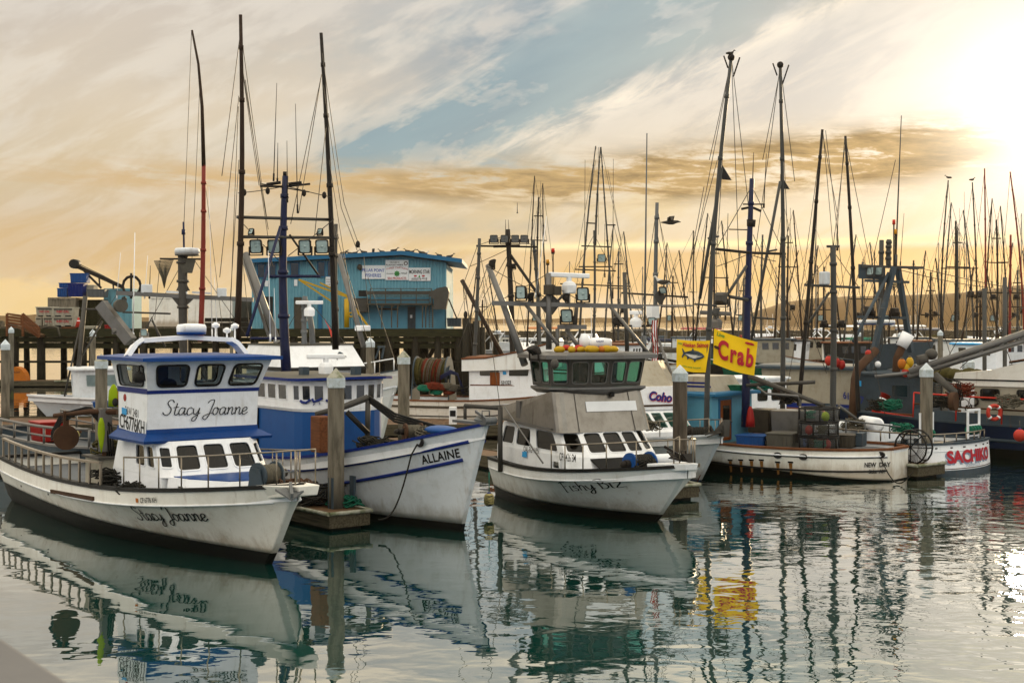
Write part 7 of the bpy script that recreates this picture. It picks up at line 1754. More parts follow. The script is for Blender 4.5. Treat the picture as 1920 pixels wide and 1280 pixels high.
    ra = MB(); q0, q1 = b.q(1690, 775, 52.5), b.q(1800, 778, 52); ra.tube([b.q(1635, 770, 54.5), b.q(1720, 784, 53.6)], .04, 6); ra.build('red_rail', 'lamp_red', b.r)
    return b
GB = gantry_boat()
def ballbuoy(px, py, r_px, Y, label, mat='buoy_red', line=None, name='ball_buoy'):
    c = P(px, py, Y); r = r_px * Y / F
    t = empty(name, c, label, 'buoy'); MB().ball((0, 0, 0), r, (1, 1, 1.05), 20, 14).build('buoy_body', mat, t); MB().lathe([(r * .25, r * .95), (r * .22, r * 1.2), (r * .1, r * 1.25)], (0, 0, 0), 10).build('eye', 'ink_navy', t)
    if line: MB().tube([V(0, 0, r * 1.2), V(0, 0, (py - line) * Y / F)], .012, 5).build('lanyard', 'rope', t)
ballbuoy(1912, 816, 11.5, 47.5, 'coral red ball buoy hanging against the navy hull at the right edge', 'buoy_red', 788)
ballbuoy(1628, 662, 6, 55.6, 'small coral red ball buoy hanging from the bent rusty exhaust', 'buoy_red')
ballbuoy(1646, 683, 6, 57.0, 'small white ball buoy on the cream pilothouse roof', 'wall_white')
t = empty('bucket', P(1655, 752, 53.6), 'red and white bucket hanging tilted before the grey-blue aft house', 'bucket'); t.rotation_euler = (0, .5, .3)
MB().lathe([(.15, 0), (.2, .28), (.21, .28), (.18, .26), (.14, .02)], (0, 0, 0), 14).build('bucket_body', 'red', t); MB().lathe([(.158, .02), (.17, .09)], (0, 0, 0), 14).build('white_band', 'sign_white', t)
rng = random.Random(8)
for k, (px, py, m_, l) in enumerate(((1554, 676, 'buoy_red', 'red float at the left of the roof rail heap on the cream pilothouse'), (1562, 672, 'sticker', 'blue float in the roof rail heap on the cream pilothouse'), (1569, 680, 'red', 'large red float in the middle of the roof rail heap'), (1578, 684, 'red', 'red float at the right end of the roof rail heap'), (1691, 682, 'orange', 'orange float hung by the foot of the grey boom'), (1700, 690, 'yellow', 'yellow float hung beside the orange one at the boom foot'), (1706, 679, 'yellow', 'upper yellow float at the boom foot'), (1698, 697, 'buoy_red', 'red float lowest at the boom foot'), (1716, 696, 'buoy_red', 'red float right of the others at the boom foot'), (1564, 643 + 40, 'net_teal', 'green float tucked in the roof rail heap'))):
    Y = 56.6 if px < 1650 else 54.0; t = empty('net_float', P(px, py, Y), l, 'float', k * .7, 'floats on the cream boat')
    MB().ball((0, 0, 0), .16, (1, .9, 1.3), 10, 8).build('float_body', m_, t); MB().lathe([(.07, .19), (.05, .25)], (0, 0, 0), 8).build('eye', 'rope', t)
# ------------------------------------------------------------------ 8: navy-hulled trawler at the right edge
def navy_boat():
    h = V(-.80, .60, 0).normalized(); L = 17; st = V(27.0, 46.0, 0); o = st + h * L
    b = Boat('trawler', 'navy-hulled trawler with red rails and a cream house at the right edge', o.x, o.y, h.x, h.y, 'trawler')
    b.hull(L, 2.3, 1.55, 1.18, 1.2, 1.5, .42, 2.3, .9, .9, 1.8, 1.1, 0, 1, .02, .05, 'navy', 'boot', (.35, .3), .1, ('teal', .14, .08), 'deck', smid=.55)
    b.cx = -8
    bw = MB(); pts = [b.pt(.25 + .045 * i, b.sheer(.25 + .045 * i), 1) for i in range(17)]; bw.loft([[p, p + V(0, -.03, .38)] for p in pts], False, False); bw.build('upper_bulwark', 'teal', b.r)
    for dz in (.55, .95):
        mb = MB(); mb.tube([p + V(0, -.1, dz) for p in pts], .035, 6)
        for p in pts[::2]: mb.tube([p, p + V(0, -.1, dz)], .03, 5)
        mb.build('red_rail', 'rust' if dz < .6 else 'lamp_red', b.r)
    b.strake('rub_rail', .3, .98, .55, .55, .06, 'teal', (1,))
    # cream house with a rising visor line
    q0 = (-9.2, -6.0)
    b.house('house', [(-10.2, -1.6), (-5.2, -1.6), (-4.9, 0), (-5.2, 1.6), (-10.2, 1.6)], [(-10.2, -1.55), (-5.3, -1.55), (-5.0, 0), (-5.3, 1.55), (-10.2, 1.55)], 1.3, 2.54, 'cream')
    vs_ = MB(); prof = [(-10.25, 2.54), (-4.6, 2.54), (-4.75, 3.0), (-6.0, 3.12), (-7.5, 3.5), (-8.4, 3.95), (-8.9, 3.95), (-8.9, 3.3), (-10.25, 3.0)]
    vs_.slab([V(x, 1.62, z) for x, z in prof], (0, -3.24, 0)); vs_.build('visor_deck', 'hull_cream', b.r)
    ln = MB(); ln.bar((-10.25, 1.635, 2.76), (-4.6, 1.635, 2.76), .03, .05); ln.build('black_line', 'black', b.r)
    for x in (-6.0, -7.3, -8.6): b.window([(x - .35, 1.592, 2.02), (x + .35, 1.592, 2.02), (x + .35, 1.575, 2.45), (x - .35, 1.575, 2.45)], 'black', 'pane_dark', .06, .03, .25, out=(x, 6, 2.2))
    for px, py in ((1826, 752), (1809, 756)):
        c = b.ony(px, py, 1.6); m_ = MB(); m_.tube([c + V(math.cos(k * .628) * .16, .02, math.sin(k * .628) * .16) for k in range(10)], .04, 5, closed=True); m_.build('porthole', 'mast_dark', b.r)
    m_ = MB(); c0, c1 = b.ony(1803, 776, 1.61), b.ony(1827, 730, 1.61); m_.box(min(c0.x, c1.x), max(c0.x, c1.x), 1.61, 1.65, c0.z, c1.z); sg = m_.build('number_board', 'wall_white', b.r)
    p0, p1 = b.ony(1809, 769, 1.66), b.ony(1823, 769, 1.66); text_plane('lettering', text2d('60', .03), p0, p1, (0, 0, 1), 'ink', sg, (0, .012, 0), 1.0)
    m_ = MB(); c0, c1 = b.q(1768, 693, 56), b.q(1812, 680, 56); m_.box(min(c0.x, c1.x), max(c0.x, c1.x), c0.y - .03, c0.y + .03, c0.z, c1.z); sg = m_.build('number_board', 'sign_white', b.r)
    p0, p1 = b.q(1775, 690, 55.8), b.q(1808, 690, 55.8); text_plane('lettering', text2d('589625U', .02), p0, p1, (0, 0, 1), 'ink', sg, (0, 0, 0), 1.2)
    nr = MB(); p = b.q(1800, 706, 53); 
    for k in range(8): nr.ball(p + V(-.9 + .28 * k, .0, .04 * (k % 3)), .3, (1, 1.6, .9), 10, 6)
    nr.build('net_heap', 'net_green', b.r)
    # big lattice boom laid down to the left
    bm = MB(); bm.tube([b.q(1705, 697, 51), b.q(1935, 620, 50)], .13, 10); bm.tube([b.q(1702, 706, 51), b.q(1935, 634, 50)], .10, 8); bm.tube([b.q(1640, 706, 51.4), b.q(1705, 699, 51)], .06, 8)
    for k in range(5): t_ = .25 + k * .17; bm.bar(b.q(1705 + 230 * t_, 697 - 77 * t_, 51 - t_), b.q(1702 + 233 * t_, 706 - 72 * t_, 51 - t_), .16)
    bm.build('boom', 'alu', b.r)
    m_ = MB(); m_.tube([b.q(1752, 702, 50), b.q(1790, 735, 49.6), b.q(1796, 760, 49.6)], [.14, .13, .08], 8); m_.build('hauler_arm', 'alu_dark', b.r)
    m_ = MB(); c = b.q(1788, 752, 49.4); m_.cyl(c - V(.1, 0, 0), c + V(.1, 0, 0), .32, .32, 18); m_.build('hauler_disc', 'rust', b.r)
    hs = MB(); 
    for k in range(3): hs.tube([b.q(1752, 704 + k, 50), b.q(1794 + k * 3, 715, 49.6), b.q(1800 + k * 3, 750, 49.5)], .025, 5)
    hs.build('hydraulic_hose', 'rubber', b.r)
    m_ = MB(); m_.cyl(b.q(1720, 677, 51), b.q(1738, 673, 51), .2, .2, 12); m_.ball(b.q(1746, 664, 51), .2, (1.2, 1, 1), 10, 8); m_.build('winch_head', 'alu_dark', b.r)
    m_ = MB(); 
    for px, t_ in ((1846, 540), (1884, 520)): m_.tube([b.q(px, 790, 52), b.q(px, t_, 52)], .08, 8)
    m_.build('gallows_post', 'mast_grey', b.r)
    ld = MB()
    for dx in (0, 10): ld.tube([b.q(1867 + dx, 790, 52.6), b.q(1867 + dx, 735, 52.6)], .025, 5)
    for k in range(6): ld.tube([b.q(1867, 785 - k * 9, 52.6), b.q(1877, 785 - k * 9, 52.6)], .02, 5)
    ld.build('ladder', 'black', b.r)
    b.wires([((1846, 545), (1760, 700)), ((1884, 525), (1920, 640)), ((1846, 545), (1900, 690)), ((1935, 560), (1800, 690))], 52, .015)
    t = empty('lifebuoy', P(1864, 773, 49.4), 'red lifebuoy ring hung on the red rail of the navy trawler', 'lifebuoy', .25)
    m_ = MB(); m_.tube([V(math.cos(k * .314) * .24, 0, math.sin(k * .314) * .24) for k in range(20)], .068, 10, closed=True); m_.build('ring', 'buoy_red', t)
    for k in range(4):
        m_ = MB(); a_ = .785 + k * 1.5708; m_.tube([V(math.cos(a_ + d) * .24, 0, math.sin(a_ + d) * .24) for d in (-.14, 0, .14)], .073, 10); m_.build('white_band', 'sign_white', t)
navy_boat()
# ------------------------------------------------------------------ generic work boat for the middle distance
def workboat(label, stem, h, L=11, B=1.7, bow=2.0, mid=1.2, hullm='hull_white', trim='black', hx=(-3.0, -6.0), hw=1.15, hz=(1.2, 3.0), housem='wall_white', roofm='hull_grey', nside=3, nfront=3, visor=.2, cat='fishing boat', name='fishing_boat', pane='pane_dark', deckm='deck', group=None):
    h = V(h[0], h[1], 0).normalized()
    b = Boat(name, label, stem[0], stem[1], h.x, h.y, cat, group)
    b.hull(L, B, bow, mid, mid + .1, 1.3, .44, 2.3, .82, .85, 1.6, 1.15, 0, 1, .04, .05, hullm, 'boot', (.2, .2), .25, (trim, .10, .07), deckm, smid=.62)
    b.cx = (hx[0] + hx[1]) / 2
    z0, z1 = hz; zm = z0
    base = [(hx[1], -hw), (hx[0] - .2, -hw), (hx[0], -hw * .5), (hx[0], hw * .5), (hx[0] - .2, hw), (hx[1], hw)]
    top = [(hx[1], -hw * 1.03), (hx[0] - .2 + visor, -hw * 1.03), (hx[0] + visor, -hw * .5), (hx[0] + visor, hw * .5), (hx[0] - .2 + visor, hw * 1.03), (hx[1], hw * 1.03)]
    b.house('wheelhouse', base, top, mid - .3, z1, housem, roofm, .16, .08)
    lo = max(.5, (z1 - .75 - (mid - .3)) / (z1 - mid + .3)); hi = (z1 - .18 - (mid - .3)) / (z1 - mid + .3)
    r0 = lambda i: V(*base[i], mid - .3); r1 = lambda i: V(*top[i], z1)
    for i, n in ((0, nside), (4, nside), (2, nfront)):
        if n: b.row(r0(i), r0(i + 1), r1(i + 1), r1(i), n, .3, .08, lo, hi, out=(r0(i) + r0(i + 1)) * .5 + V(6 if i == 2 else 0, -6 if i == 0 else (6 if i == 4 else 0), 2), pm=pane, fm=housem, fw=.035, r=.12)
    return b
# 9: gillnetter with the red net drum and four-lamp mast
def gillnetter():
    b = workboat('white gillnetter with a red net drum aft and a mast carrying four floodlights', (4.6, 63.6), (.97, -.22), 12.5, 1.9, 2.2, 1.30, 'hull_cream', 'brownbox', (-3.2, -6.4), 1.25, (1.3, 3.15), 'wall_white', 'brownbox', 2, 3, .3)
    b.strake('rub_rail', .02, .98, .30, .26, .05, 'fibre_box'); b.strake('slot_line', .3, .98, .72, .66, .025, 'black')
    vz = MB(); pr = [V(-6.7, -1.45, 2.62), V(-2.7, -1.45, 2.75), V(-2.6, -1.45, 3.9), V(-4.0, -1.45, 3.5), V(-5.6, -1.45, 3.2), V(-6.7, -1.45, 3.15)]; vz.slab(pr, (0, 2.9, 0)); vz.build('visor_house', 'hull_white', b.r)
    vl = MB(); vl.tube([p + V(0, -.01, .02) for p in pr[2:]], .04, 6); vl.build('visor_trim', 'brownbox', b.r)
    wl = MB(); wl.bar((-6.35, -1.27, 2.0), (-3.2, -1.25, 2.0), .02, .05); wl.build('waist_line', 'brownbox', b.r)
    p0, p1 = b.ony(940, 721, -1.28), b.ony(958, 720, -1.28)
    text_plane('lettering', text2d('531323', .02), p0, p1, (0, 0, 1), 'ink', b.r, (0, -.02, 0), 1.6)
    q = [b.ony(px, py, -1.28) for px, py in ((943, 702), (949, 702), (949, 696), (943, 696))]; m_ = MB(); m_.slab(q, (0, -.02, 0)); m_.build('permit_sticker', 'sticker', b.r)
    dr = MB(); c0, c1 = b.ony(919, 721, -1.28), b.ony(937, 698, -1.28); dr.box(c0.x, c1.x, -1.31, -1.275, c0.z, c1.z); dr.build('window_recess', 'teak', b.r)
    # net drum
    Y = 65.5; c = b.q(812, 697, Y); ax = V(1, 0, 0); w_ = 1.45
    fl = MB()
    for sg in (-1, 1):
        e_ = c + ax * sg * w_ / 2; fl.cyl(e_, e_ + ax * .06 * sg, .72, .72, 24); fl.cyl(e_ + ax * .06 * sg, e_ + ax * .12 * sg, .3, .3, 14)
    fl = fl.build('net_drum', 'teal', b.r)
    st = MB()
    for sg in (-1, 1): e_ = c + ax * sg * (w_ / 2 + .16); st.slab([e_ + V(0, -.7, -1.3), e_ + V(0, .7, -1.3), e_ + V(0, .3, .1), e_ + V(0, -.3, .1)], (.06, 0, 0))
    st.build('drum_stand', 'teal', b.r)
    nd = MB(); rg = random.Random(2)
    for k in range(14):
        t_ = c + ax * (-w_ / 2 + w_ * (k + .5) / 14); rr = .60 + rg.uniform(-.05, .05); nd.cyl(t_ - ax * w_ / 27, t_ + ax * w_ / 27, rr, rr * .97, 20, 1 if (k < 3 or k > 11) else 0)
    for k in range(16):
        x0 = rg.uniform(-.6, .4); nd.tube([c + ax * (x0 + .03 * j) + V(0, -.63 * math.cos(j * .3 - .9), .63 * math.sin(j * .3 - .9)) for j in range(9)], .018, 4, 2 if k % 3 else 1)
    nd.build('wound_net', ['net_red', 'net_green', 'rope'], fl)
    for px, py, r, m_ in ((797, 726, .32, 'net_teal'), (812, 722, .38, 'net_red'), (826, 724, .30, 'net_red'), (836, 722, .28, 'rope'), (850, 726, .34, 'fibre_box'), (818, 733, .26, 'net_teal'), (842, 733, .25, 'net_red')):
        hp = MB(); cc = b.q(px, py, 64.6)
        for j in range(26): hp.tube([cc + V(math.cos(q_) * r * (1 + .2 * math.sin(j)) , math.sin(q_) * r * .8, (-.3 + .6 * (j / 26)) * r + .06 * math.sin(q_ * 2 + j)) * (1 - .35 * j / 26) for q_ in [k * .7 + j for k in range(9)]], .035, 4, closed=False)
        hp.ball(cc - V(0, 0, .05), r * .8, (1, .8, .7), 10, 7); hp.build('net_heap', m_, b.r)
    Y = 65
    b.spar('mast', (952, 430), (962, 690), Y, .14, .11, 'mast_dark')
    yd = MB(); yd.tube([b.q(893, 461, Y), b.q(1008, 463, Y)], .05, 6); yd.bar(b.q(925, 462, Y), b.q(975, 461, Y), .18, .12); yd.build('yard', 'mast_dark', b.r)
    for px in (926, 946, 966, 983): b.flood(b.q(px, 448, Y - .2), .36, (.15, -.9, .1), None, 'mast_dark', 'pane_dark')
    b.spar('trolling_pole', (899, 447), (886, 730), 64.6, .085, .075, 'mast_grey'); b.spar('trolling_pole', (1000, 449), (1012, 660), 65.4, .085, .075, 'mast_grey')
    b.tube('boom', [b.q(957, 478, Y), b.q(1012, 556, 64)], .07, 'mast_dark')
    b.tube('boom', [b.q(866, 525, 66), b.q(955, 690, 65)], .10, 'mast_brown')
    for t_, bt in (((948, 412), (948, 445)), ((953, 412), (955, 445)), ((970, 380), (970, 400))): b.whip(t_, bt, Y, .02, 'mast_dark')
    b.flood(b.q(962, 499, Y), .24, (.2, .8, -.3), None, 'mast_dark')
    b.wires([((893, 461), (952, 440)), ((1008, 463), (952, 440)), ((899, 450), (870, 530)), ((900, 475), (935, 640)), ((1000, 470), (1030, 640)), ((880, 500), (957, 465)), ((957, 470), (905, 560)), ((955, 480), (900, 640)), ((960, 500), (1000, 690)), ((868, 530), (873, 600)), ((872, 535), (890, 690)), ((866, 525), (900, 690))], Y, .014)
    bk = MB(); bk.ball(b.q(873, 590, 66), .10, (1, 1, 1.8), 8, 6); bk.build('pulley_block', 'mast_dark', b.r)
    hs = MB()
    for k in range(4): hs.tube([b.q(826, 705 + k * 2, 64.5), b.q(845, 694 + k * 2, 64.4), b.q(858, 700 + k, 64.3), b.q(868 + k * 2, 740, 64.3)], .035, 5)
    hs.build('hydraulic_hose', 'mast_navy', b.r)
gillnetter()
# 10: white trawler with the dolphin on its wheelhouse, bow with a blue badge
def dolphin_boat():
    b = workboat('white boat with a dolphin on its wheelhouse and winged badge on its bow', (-4.6, 47.6), (.6, -.8), 12, 1.8, 2.75, 1.5, 'hull_white', 'hull_grey', (-3.4, -6.6), 1.4, (1.5, 3.15), 'wall_white', 'black', 3, 3, .25)
    fz = MB(); fz.loft([[V(x, y, 3.28) for x, y in rect(-6.8, -3.2, -1.55, 1.55)], [V(x, y, 4.02) for x, y in rect(-6.6, -3.75, -1.35, 1.35)]]); fz.build('flybridge', 'wall_white', b.r)
    ft = MB(); ft.loft([[V(x, y, 4.02) for x, y in rect(-6.65, -3.7, -1.40, 1.40)], [V(x, y, 4.08) for x, y in rect(-6.65, -3.7, -1.40, 1.40)]], True, False); ft.build('coaming_rail', 'grey_box', b.r)
    n_ = V(.74, 0, .55).normalized(); f0 = lambda px, py: b.on(px, py, (-3.2, 0, 3.28), n_)
    o_, ux = f0(632, 676), None; p1 = f0(652, 674); L_ = (p1 - o_).length; up = n_.cross((p1 - o_).normalized()).normalized(); up = up if up.z > 0 else -up
    dol = [(0, .2), (.12, .34), (.3, .62), (.48, .78), (.6, .8), (.78, .66), (.92, .42), (1.0, .2), (.86, .3), (.54, .42), (.6, .48), (.45, .46), (.3, .34), (.14, .18), (.02, .02)]
    put2d('dolphin_picture', poly2d(dol), lambda u_, v_: o_ + (p1 - o_) * u_ + up * v_ * L_ + n_ * .015, 'teal', b.r)
    put2d('figure_picture', poly2d([(.4, .7), (.55, 1.0), (.5, 1.2), (.62, 1.3), (.54, 1.2), (.66, 1.0), (.7, .75)]), lambda u_, v_: o_ + (p1 - o_) * (.4 + u_ * .32) + up * v_ * L_ * .95 + n_ * .02, 'buoy_red', b.r)
    bd = b.hit(715, 764); L2 = .5
    sh = poly2d([(0, .3), (.2, .28), (.35, .0), (.5, -.1), (.65, 0), (.8, .28), (1, .3), (.85, .42), (.15, .42)])
    b.hull_text('wing_badge', sh, (700, 762), (722, 758), 'sticker', vs=1.0)
    b.hull_text('lettering', text2d('MV', .03, .2), (706, 762), (717, 760), 'ink', vs=1.0)
    for t_, bt, r in (((558, 250), (556, 640), .03),): pass
    b.spar('mast', (572, 555), (571, 650), 52, .10, .09, 'steel')
    b.tube('exhaust_stack', [b.q(586, 655, 52.5), b.q(585, 620, 52.5), b.q(578, 575, 52.5)], .11, 'steel', 8)
    b.radar_bar(b.q(580, 567, 51.8), 1.0, b.loc(P(606, 564, 51.8)) - b.loc(P(554, 564, 51.8)))
    m_ = MB(); m_.tube([b.q(460, 475, 53), b.q(520, 640, 52)], .13, 8); m_.tube([b.q(455, 483, 53), b.q(507, 640, 52.4)], .06, 8)
    m_.build('aluminium_boom', 'alu', b.r)
    m_ = MB(); m_.tube([b.q(635, 478, 53), b.q(682, 650, 51.5)], .10, 8); m_.build('aluminium_boom', 'alu', b.r)
    m_ = MB(); m_.box(*[v for k in range(3) for v in (b.q(680, 615, 51.5)[k] - (.25, .2, .1)[k], b.q(680, 615, 51.5)[k] + (.25, .2, .1)[k])]); m_.build('boom_head', 'wall_white', b.r, bev=.04)
    rr = [b.pt(.4 - .37 * i / 6, b.sheer(.4 - .37 * i / 6), -1) for i in range(7)]; b.rail('bow_rail', rr, .55, 'stainless', .03)
    b.wires([((572, 556), (520, 650)), ((572, 556), (690, 690)), ((682, 480), (700, 690)), ((690, 520), (745, 690)), ((455, 485), (470, 640))], 52, .012)
dolphin_boat()
# white boat with two strokes on its bow, behind the pile
def stroke_boat():
    b = workboat('white boat with two black strokes on its bow behind the dolphin wheelhouse', (-6.4, 70.5), (.85, -.5), 11, 1.7, 2.5, 1.6, 'hull_white', 'teal', (-4.0, -7.0), 1.2, (1.6, 3.3), 'wall_white', 'teal', 3, 3)
    for k in range(2): b.hull_text('stroke_mark', poly2d([(0, 0), (.35, 0), (1, 1.6), (.65, 1.6)]), (708 + k * 10, 698 - k * 1), (716 + k * 10, 697 - k), 'ink', vs=1)
    b.rail('bow_rail', [b.pt(.4 - .37 * i / 6, b.sheer(.4 - .37 * i / 6), -1) for i in range(7)], .6, 'wall_white', .035)
    m_ = MB(); m_.bar(b.q(704, 672, 70), b.q(712, 650, 70), .08); m_.bar(b.q(716, 672, 70), b.q(720, 650, 70), .08); m_.bar(b.q(708, 650, 70), b.q(722, 650, 70), .1); m_.build('bow_pulpit', 'teal', b.r)
stroke_boat()
# 11: small grey-blue boat at the left, its mast with radar rising behind the nearest wheelhouse
def left_boat():
    b = workboat('small pale blue cabin boat at the left with a crossbar mast, radar and torn net', (-20.8, 65.0), (-.93, -.37), 11.5, 1.75, 1.5, 1.22, 'hull_grey', 'wall_white', (-.75, -3.0), 1.0, (1.2, 2.62), 'hull_grey', 'hull_grey', 2, 2, .1, pane='pane')
    Y = 67.0
    b.spar('mast', (343, 470), (345, 690), Y, .20, .24, 'alu_dark')
    m_ = MB(); m_.bar(b.q(219, 549, Y), b.q(475, 562, Y), .28, .20); m_.build('crossbar', 'alu', b.r)
    m_ = MB(); m_.slab([b.q(318, 553, Y), b.q(366, 557, Y), b.q(347, 575, Y), b.q(334, 573, Y)], (0, .1, 0)); m_.slab([b.q(330, 545, Y), b.q(356, 545, Y), b.q(346, 527, Y), b.q(338, 527, Y)], (0, .1, 0)); m_.build('mast_gusset', 'alu_dark', b.r)
    b.radar_dome(b.q(351, 480, Y), .58, .38, None, 'hull_grey', 'alu')
    m_ = MB(); q = [b.q(333, 486, Y), b.q(366, 486, Y), b.q(359, 512, Y), b.q(340, 512, Y)]; m_.slab(q, (0, .25, 0)); m_.build('radar_bracket', 'grey_box', b.r)
    m_ = MB(); m_.bar(b.q(300, 485, Y), b.q(385, 486, Y), .10, .08); m_.build('antenna_bar', 'mast_dark', b.r)
    m_ = MB(); m_.tube([b.q(344, 416, Y), b.q(345, 470, Y)], .05, 6); m_.cyl(b.q(344, 430, Y), b.q(344, 440, Y), .09, .09, 8); m_.build('antenna_base', 'mast_navy', b.r)
    for px0, px1, y0, y1 in ((264, 286, 533, 549), (407, 425, 540, 557)):
        m_ = MB(); a_, c_ = b.q(px0, y1, Y), b.q(px1, y0, Y); m_.box(min(a_.x, c_.x), max(a_.x, c_.x), a_.y - .2, a_.y + .2, a_.z, c_.z); m_.build('lamp_box', 'hull_grey', b.r, bev=.03)
    b.flood(b.q(233, 560, Y), .2, (.3, .3, -.8), None, 'alu_dark')
    m_ = MB(); m_.bar(b.q(313, 547, Y), b.q(352, 549, Y), .3, .1); m_.bar(b.q(361, 548, Y), b.q(395, 550, Y), .2, .1); m_.build('crossbar_plate', 'hull_grey', b.r)
    rp = MB(); rp.tube([b.q(247, 536, Y) + b.inv @ V(math.cos(k * .524) * .42, 0, math.sin(k * .524) * .46) for k in range(12)], .07, 6, closed=True); rp.tube([b.q(246, 512, Y), b.q(246, 560, Y)], .06, 6); rp.build('direction_finder', 'mast_dark', b.r)
    # torn net hanging from the bar
    nm = MB(); P0 = [b.q(289, 489, Y), b.q(325, 487, Y), b.q(312, 520, Y), b.q(308, 540, Y), b.q(303, 520, Y)]
    for k in range(16):
        t_ = k / 15; nm.tube([P0[0].lerp(P0[1], t_), P0[4].lerp(P0[2], t_) + V(0, .1 * math.sin(k), 0), P0[3]], .016, 4)
    for k in range(12):
        t_ = k / 12; nm.tube([P0[0].lerp(P0[4], t_), P0[1].lerp(P0[2], t_)], .012, 4)
    nm.build('torn_net', 'rope', b.r)
    b.spar('trolling_pole', (382, 310), (376, 640), 66.4, .13, .10, 'redpole')
    m_ = MB(); m_.tube([b.q(360, 57, 66.4), b.q(372, 120, 66.4), b.q(379, 200, 66.4), b.q(382, 312, 66.4)], [.05, .06, .08, .10], 8); m_.build('pole_tip', 'mast_brown', b.r)
    b.whip((253, 436), (249, 640), Y - 1, .035, 'wall_white'); b.whip((226, 474), (219, 560), Y, .02); b.whip((277, 479), (271, 560), Y, .02); b.whip((282, 498), (280, 560), Y, .025, 'mast_dark')
    for px in (392, 402): b.whip((px, 350 if px < 400 else 520), (px + 6, 640), Y, .02)
    sf = MB(); sf.bar(b.q(190, 570, 66), b.q(245, 640, 65.6), .45, .5); sf.build('hauling_chute', 'alu', b.r)
    m_ = MB(); m_.tube([b.q(224, 573, 66), b.q(228, 573, 65.4)], .3, 12); m_.build('winch_drum', 'grey_box', b.r)
    m_ = MB(); m_.tube([b.q(160, 555, 66), b.q(141, 755, 66)], .11, 8); m_.tube([b.q(155, 590, 66), b.q(119, 750, 66)], .05, 6); m_.tube([b.q(192, 602, 66), b.q(155, 665, 66)], .05, 6); m_.tube([b.q(184, 585, 66), b.q(232, 640, 66)], .05, 6); m_.tube([b.q(152, 579, 66), b.q(190, 580, 66)], .05, 6); m_.build('gallows', 'alu_dark', b.r)
    m_ = MB(); m_.tube([b.q(262, 640, Y), b.q(285, 595, Y), b.q(300, 640, Y)], .05, 6); m_.tube([b.q(285, 600, Y), b.q(310, 650, Y)], .05, 6); m_.tube([b.q(230, 585, Y), b.q(320, 588, Y)], .05, 6); m_.build('stern_gallows', 'alu_dark', b.r)
    b.flood(b.q(214, 620, 64), .22, (.6, -.6, -.3), None, 'alu')
    b.wires([((344, 420), (345, 470)), ((359, 60), (344, 440)), ((375, 150), (360, 485)), ((343, 490), (260, 640)), ((366, 490), (470, 640)), ((219, 552), (160, 640)), ((300, 488), (290, 600)), ((382, 320), (420, 640))], Y, .014)
    for px, py in ((150, 765),):
        pass
left_boat()
def rain_gear():
    for px, top, bot, m_, l, hood in ((213, 720, 762, 'neon', 'neon yellow-green oilskin jacket hanging beside the concrete pile', None), (228, 707, 764, 'orange_cloth', 'orange and red oilskins hanging next to the neon jacket', 'red')):
        Y = 56.0; p = P(px, bot, Y); H_ = (bot - top) * Y / F
        t = empty('oilskin_jacket', p, l, 'jacket'); mb = MB()
        mb.loft([[V(math.cos(a_ * .628) * r * (1.25 if m_ == 'neon' else 1), math.sin(a_ * .628) * r * .5, H_ * z) for a_ in range(10)] for z, r in ((0 if not hood else .42, .17), (.45, .17), (.7, .15), (.85, .10), (.97, .05), (1, .02))], True, True, 0, True); mb.build('jacket_body', m_, t)
        if hood: MB().loft([[V(math.cos(a_ * .628) * r, math.sin(a_ * .628) * r * .5, H_ * z) for a_ in range(10)] for z, r in ((0, .16), (.25, .17), (.44, .165))], True, True, 0, True).build('trousers', hood, t)
        else: MB().ball((.08, -.05, H_ * .2), .16, (.8, .5, 1.1), 10, 8).build('lining', 'black', t)
    tote(172, 236, 753, 764, 56.5, 'blue tarpaulin-covered bench behind the concrete pile', 'bluetub', 'covered_bench', .9, 0.0, cat='bench'); tote(205, 234, 765, 786, 55.8, 'weathered plank fish box below the blue bench', 'grey_box', 'fish_box', .7, 0.0, cat='box')
    t = empty('net_pouch', P(190, 840, 31.8), 'limp yellow-green pouch hanging by the davit plate', 'pouch'); MB().loft([[V(math.cos(a_ * .785) * r, math.sin(a_ * .785) * r * .4, z) for a_ in range(8)] for z, r in ((-.1, .01), (.1, .05), (.35, .085), (.55, .07), (.68, .03))], True, True, 0, True).build('pouch_body', 'neon', t)
rain_gear()
# 13: grey aluminium skiff lying behind the nearest boat
def skiff():
    h = V(.6, -.8, 0).normalized(); b = Boat('skiff', 'grey aluminium skiff with double silver rails lying left of the nearest boat', -9.8, 39.2, h.x, h.y, 'skiff')
    b.hull(12, 1.5, 1.5, 1.25, 1.3, .9, .4, 2.3, .9, .9, 1.6, 1.0, 0, 1, .02, .05, 'teal', 'boot', (.2, .2), .35, ('alu', .10, .06), 'deck', smid=.6, inner='teal')
    b.cx = -6
    for sd in (-1, 1):
        pts = [b.pt(.2 + .055 * i, b.sheer(.2 + .055 * i), sd) for i in range(15)]
        b.rail('side_rail', pts, .52, 'alu', .045, range(0, 15, 2), True)
    t = empty('fish_bin', b.world((-9.5, .2, .95)), 'red bin standing in the grey skiff at the left edge', 'fish bin', b.th)
    MB().loft([[V(x * .5, y * .35, 0) for x, y in ((-1, -1), (1, -1), (1, 1), (-1, 1))], [V(x * .55, y * .4, .62) for x, y in ((-1, -1), (1, -1), (1, 1), (-1, 1))]]).build('bin_body', 'red', t, bev=.03); MB().box(-.58, .58, -.43, .43, .60, .66).build('rim', 'red', t, bev=.02)
    t = empty('ball_fender', b.world((-6.9, .1, 1.35)), 'round cream fender resting near the red bin by the flat-posted rail', 'fender'); MB().ball((0, 0, 0), .24, (1.1, 1, .9), 14, 10).build('fender_body', 'foam', t); MB().cyl((.2, 0, .06), (.30, 0, .09), .06, .05, 8).build('eye', 'rust', t)
skiff()
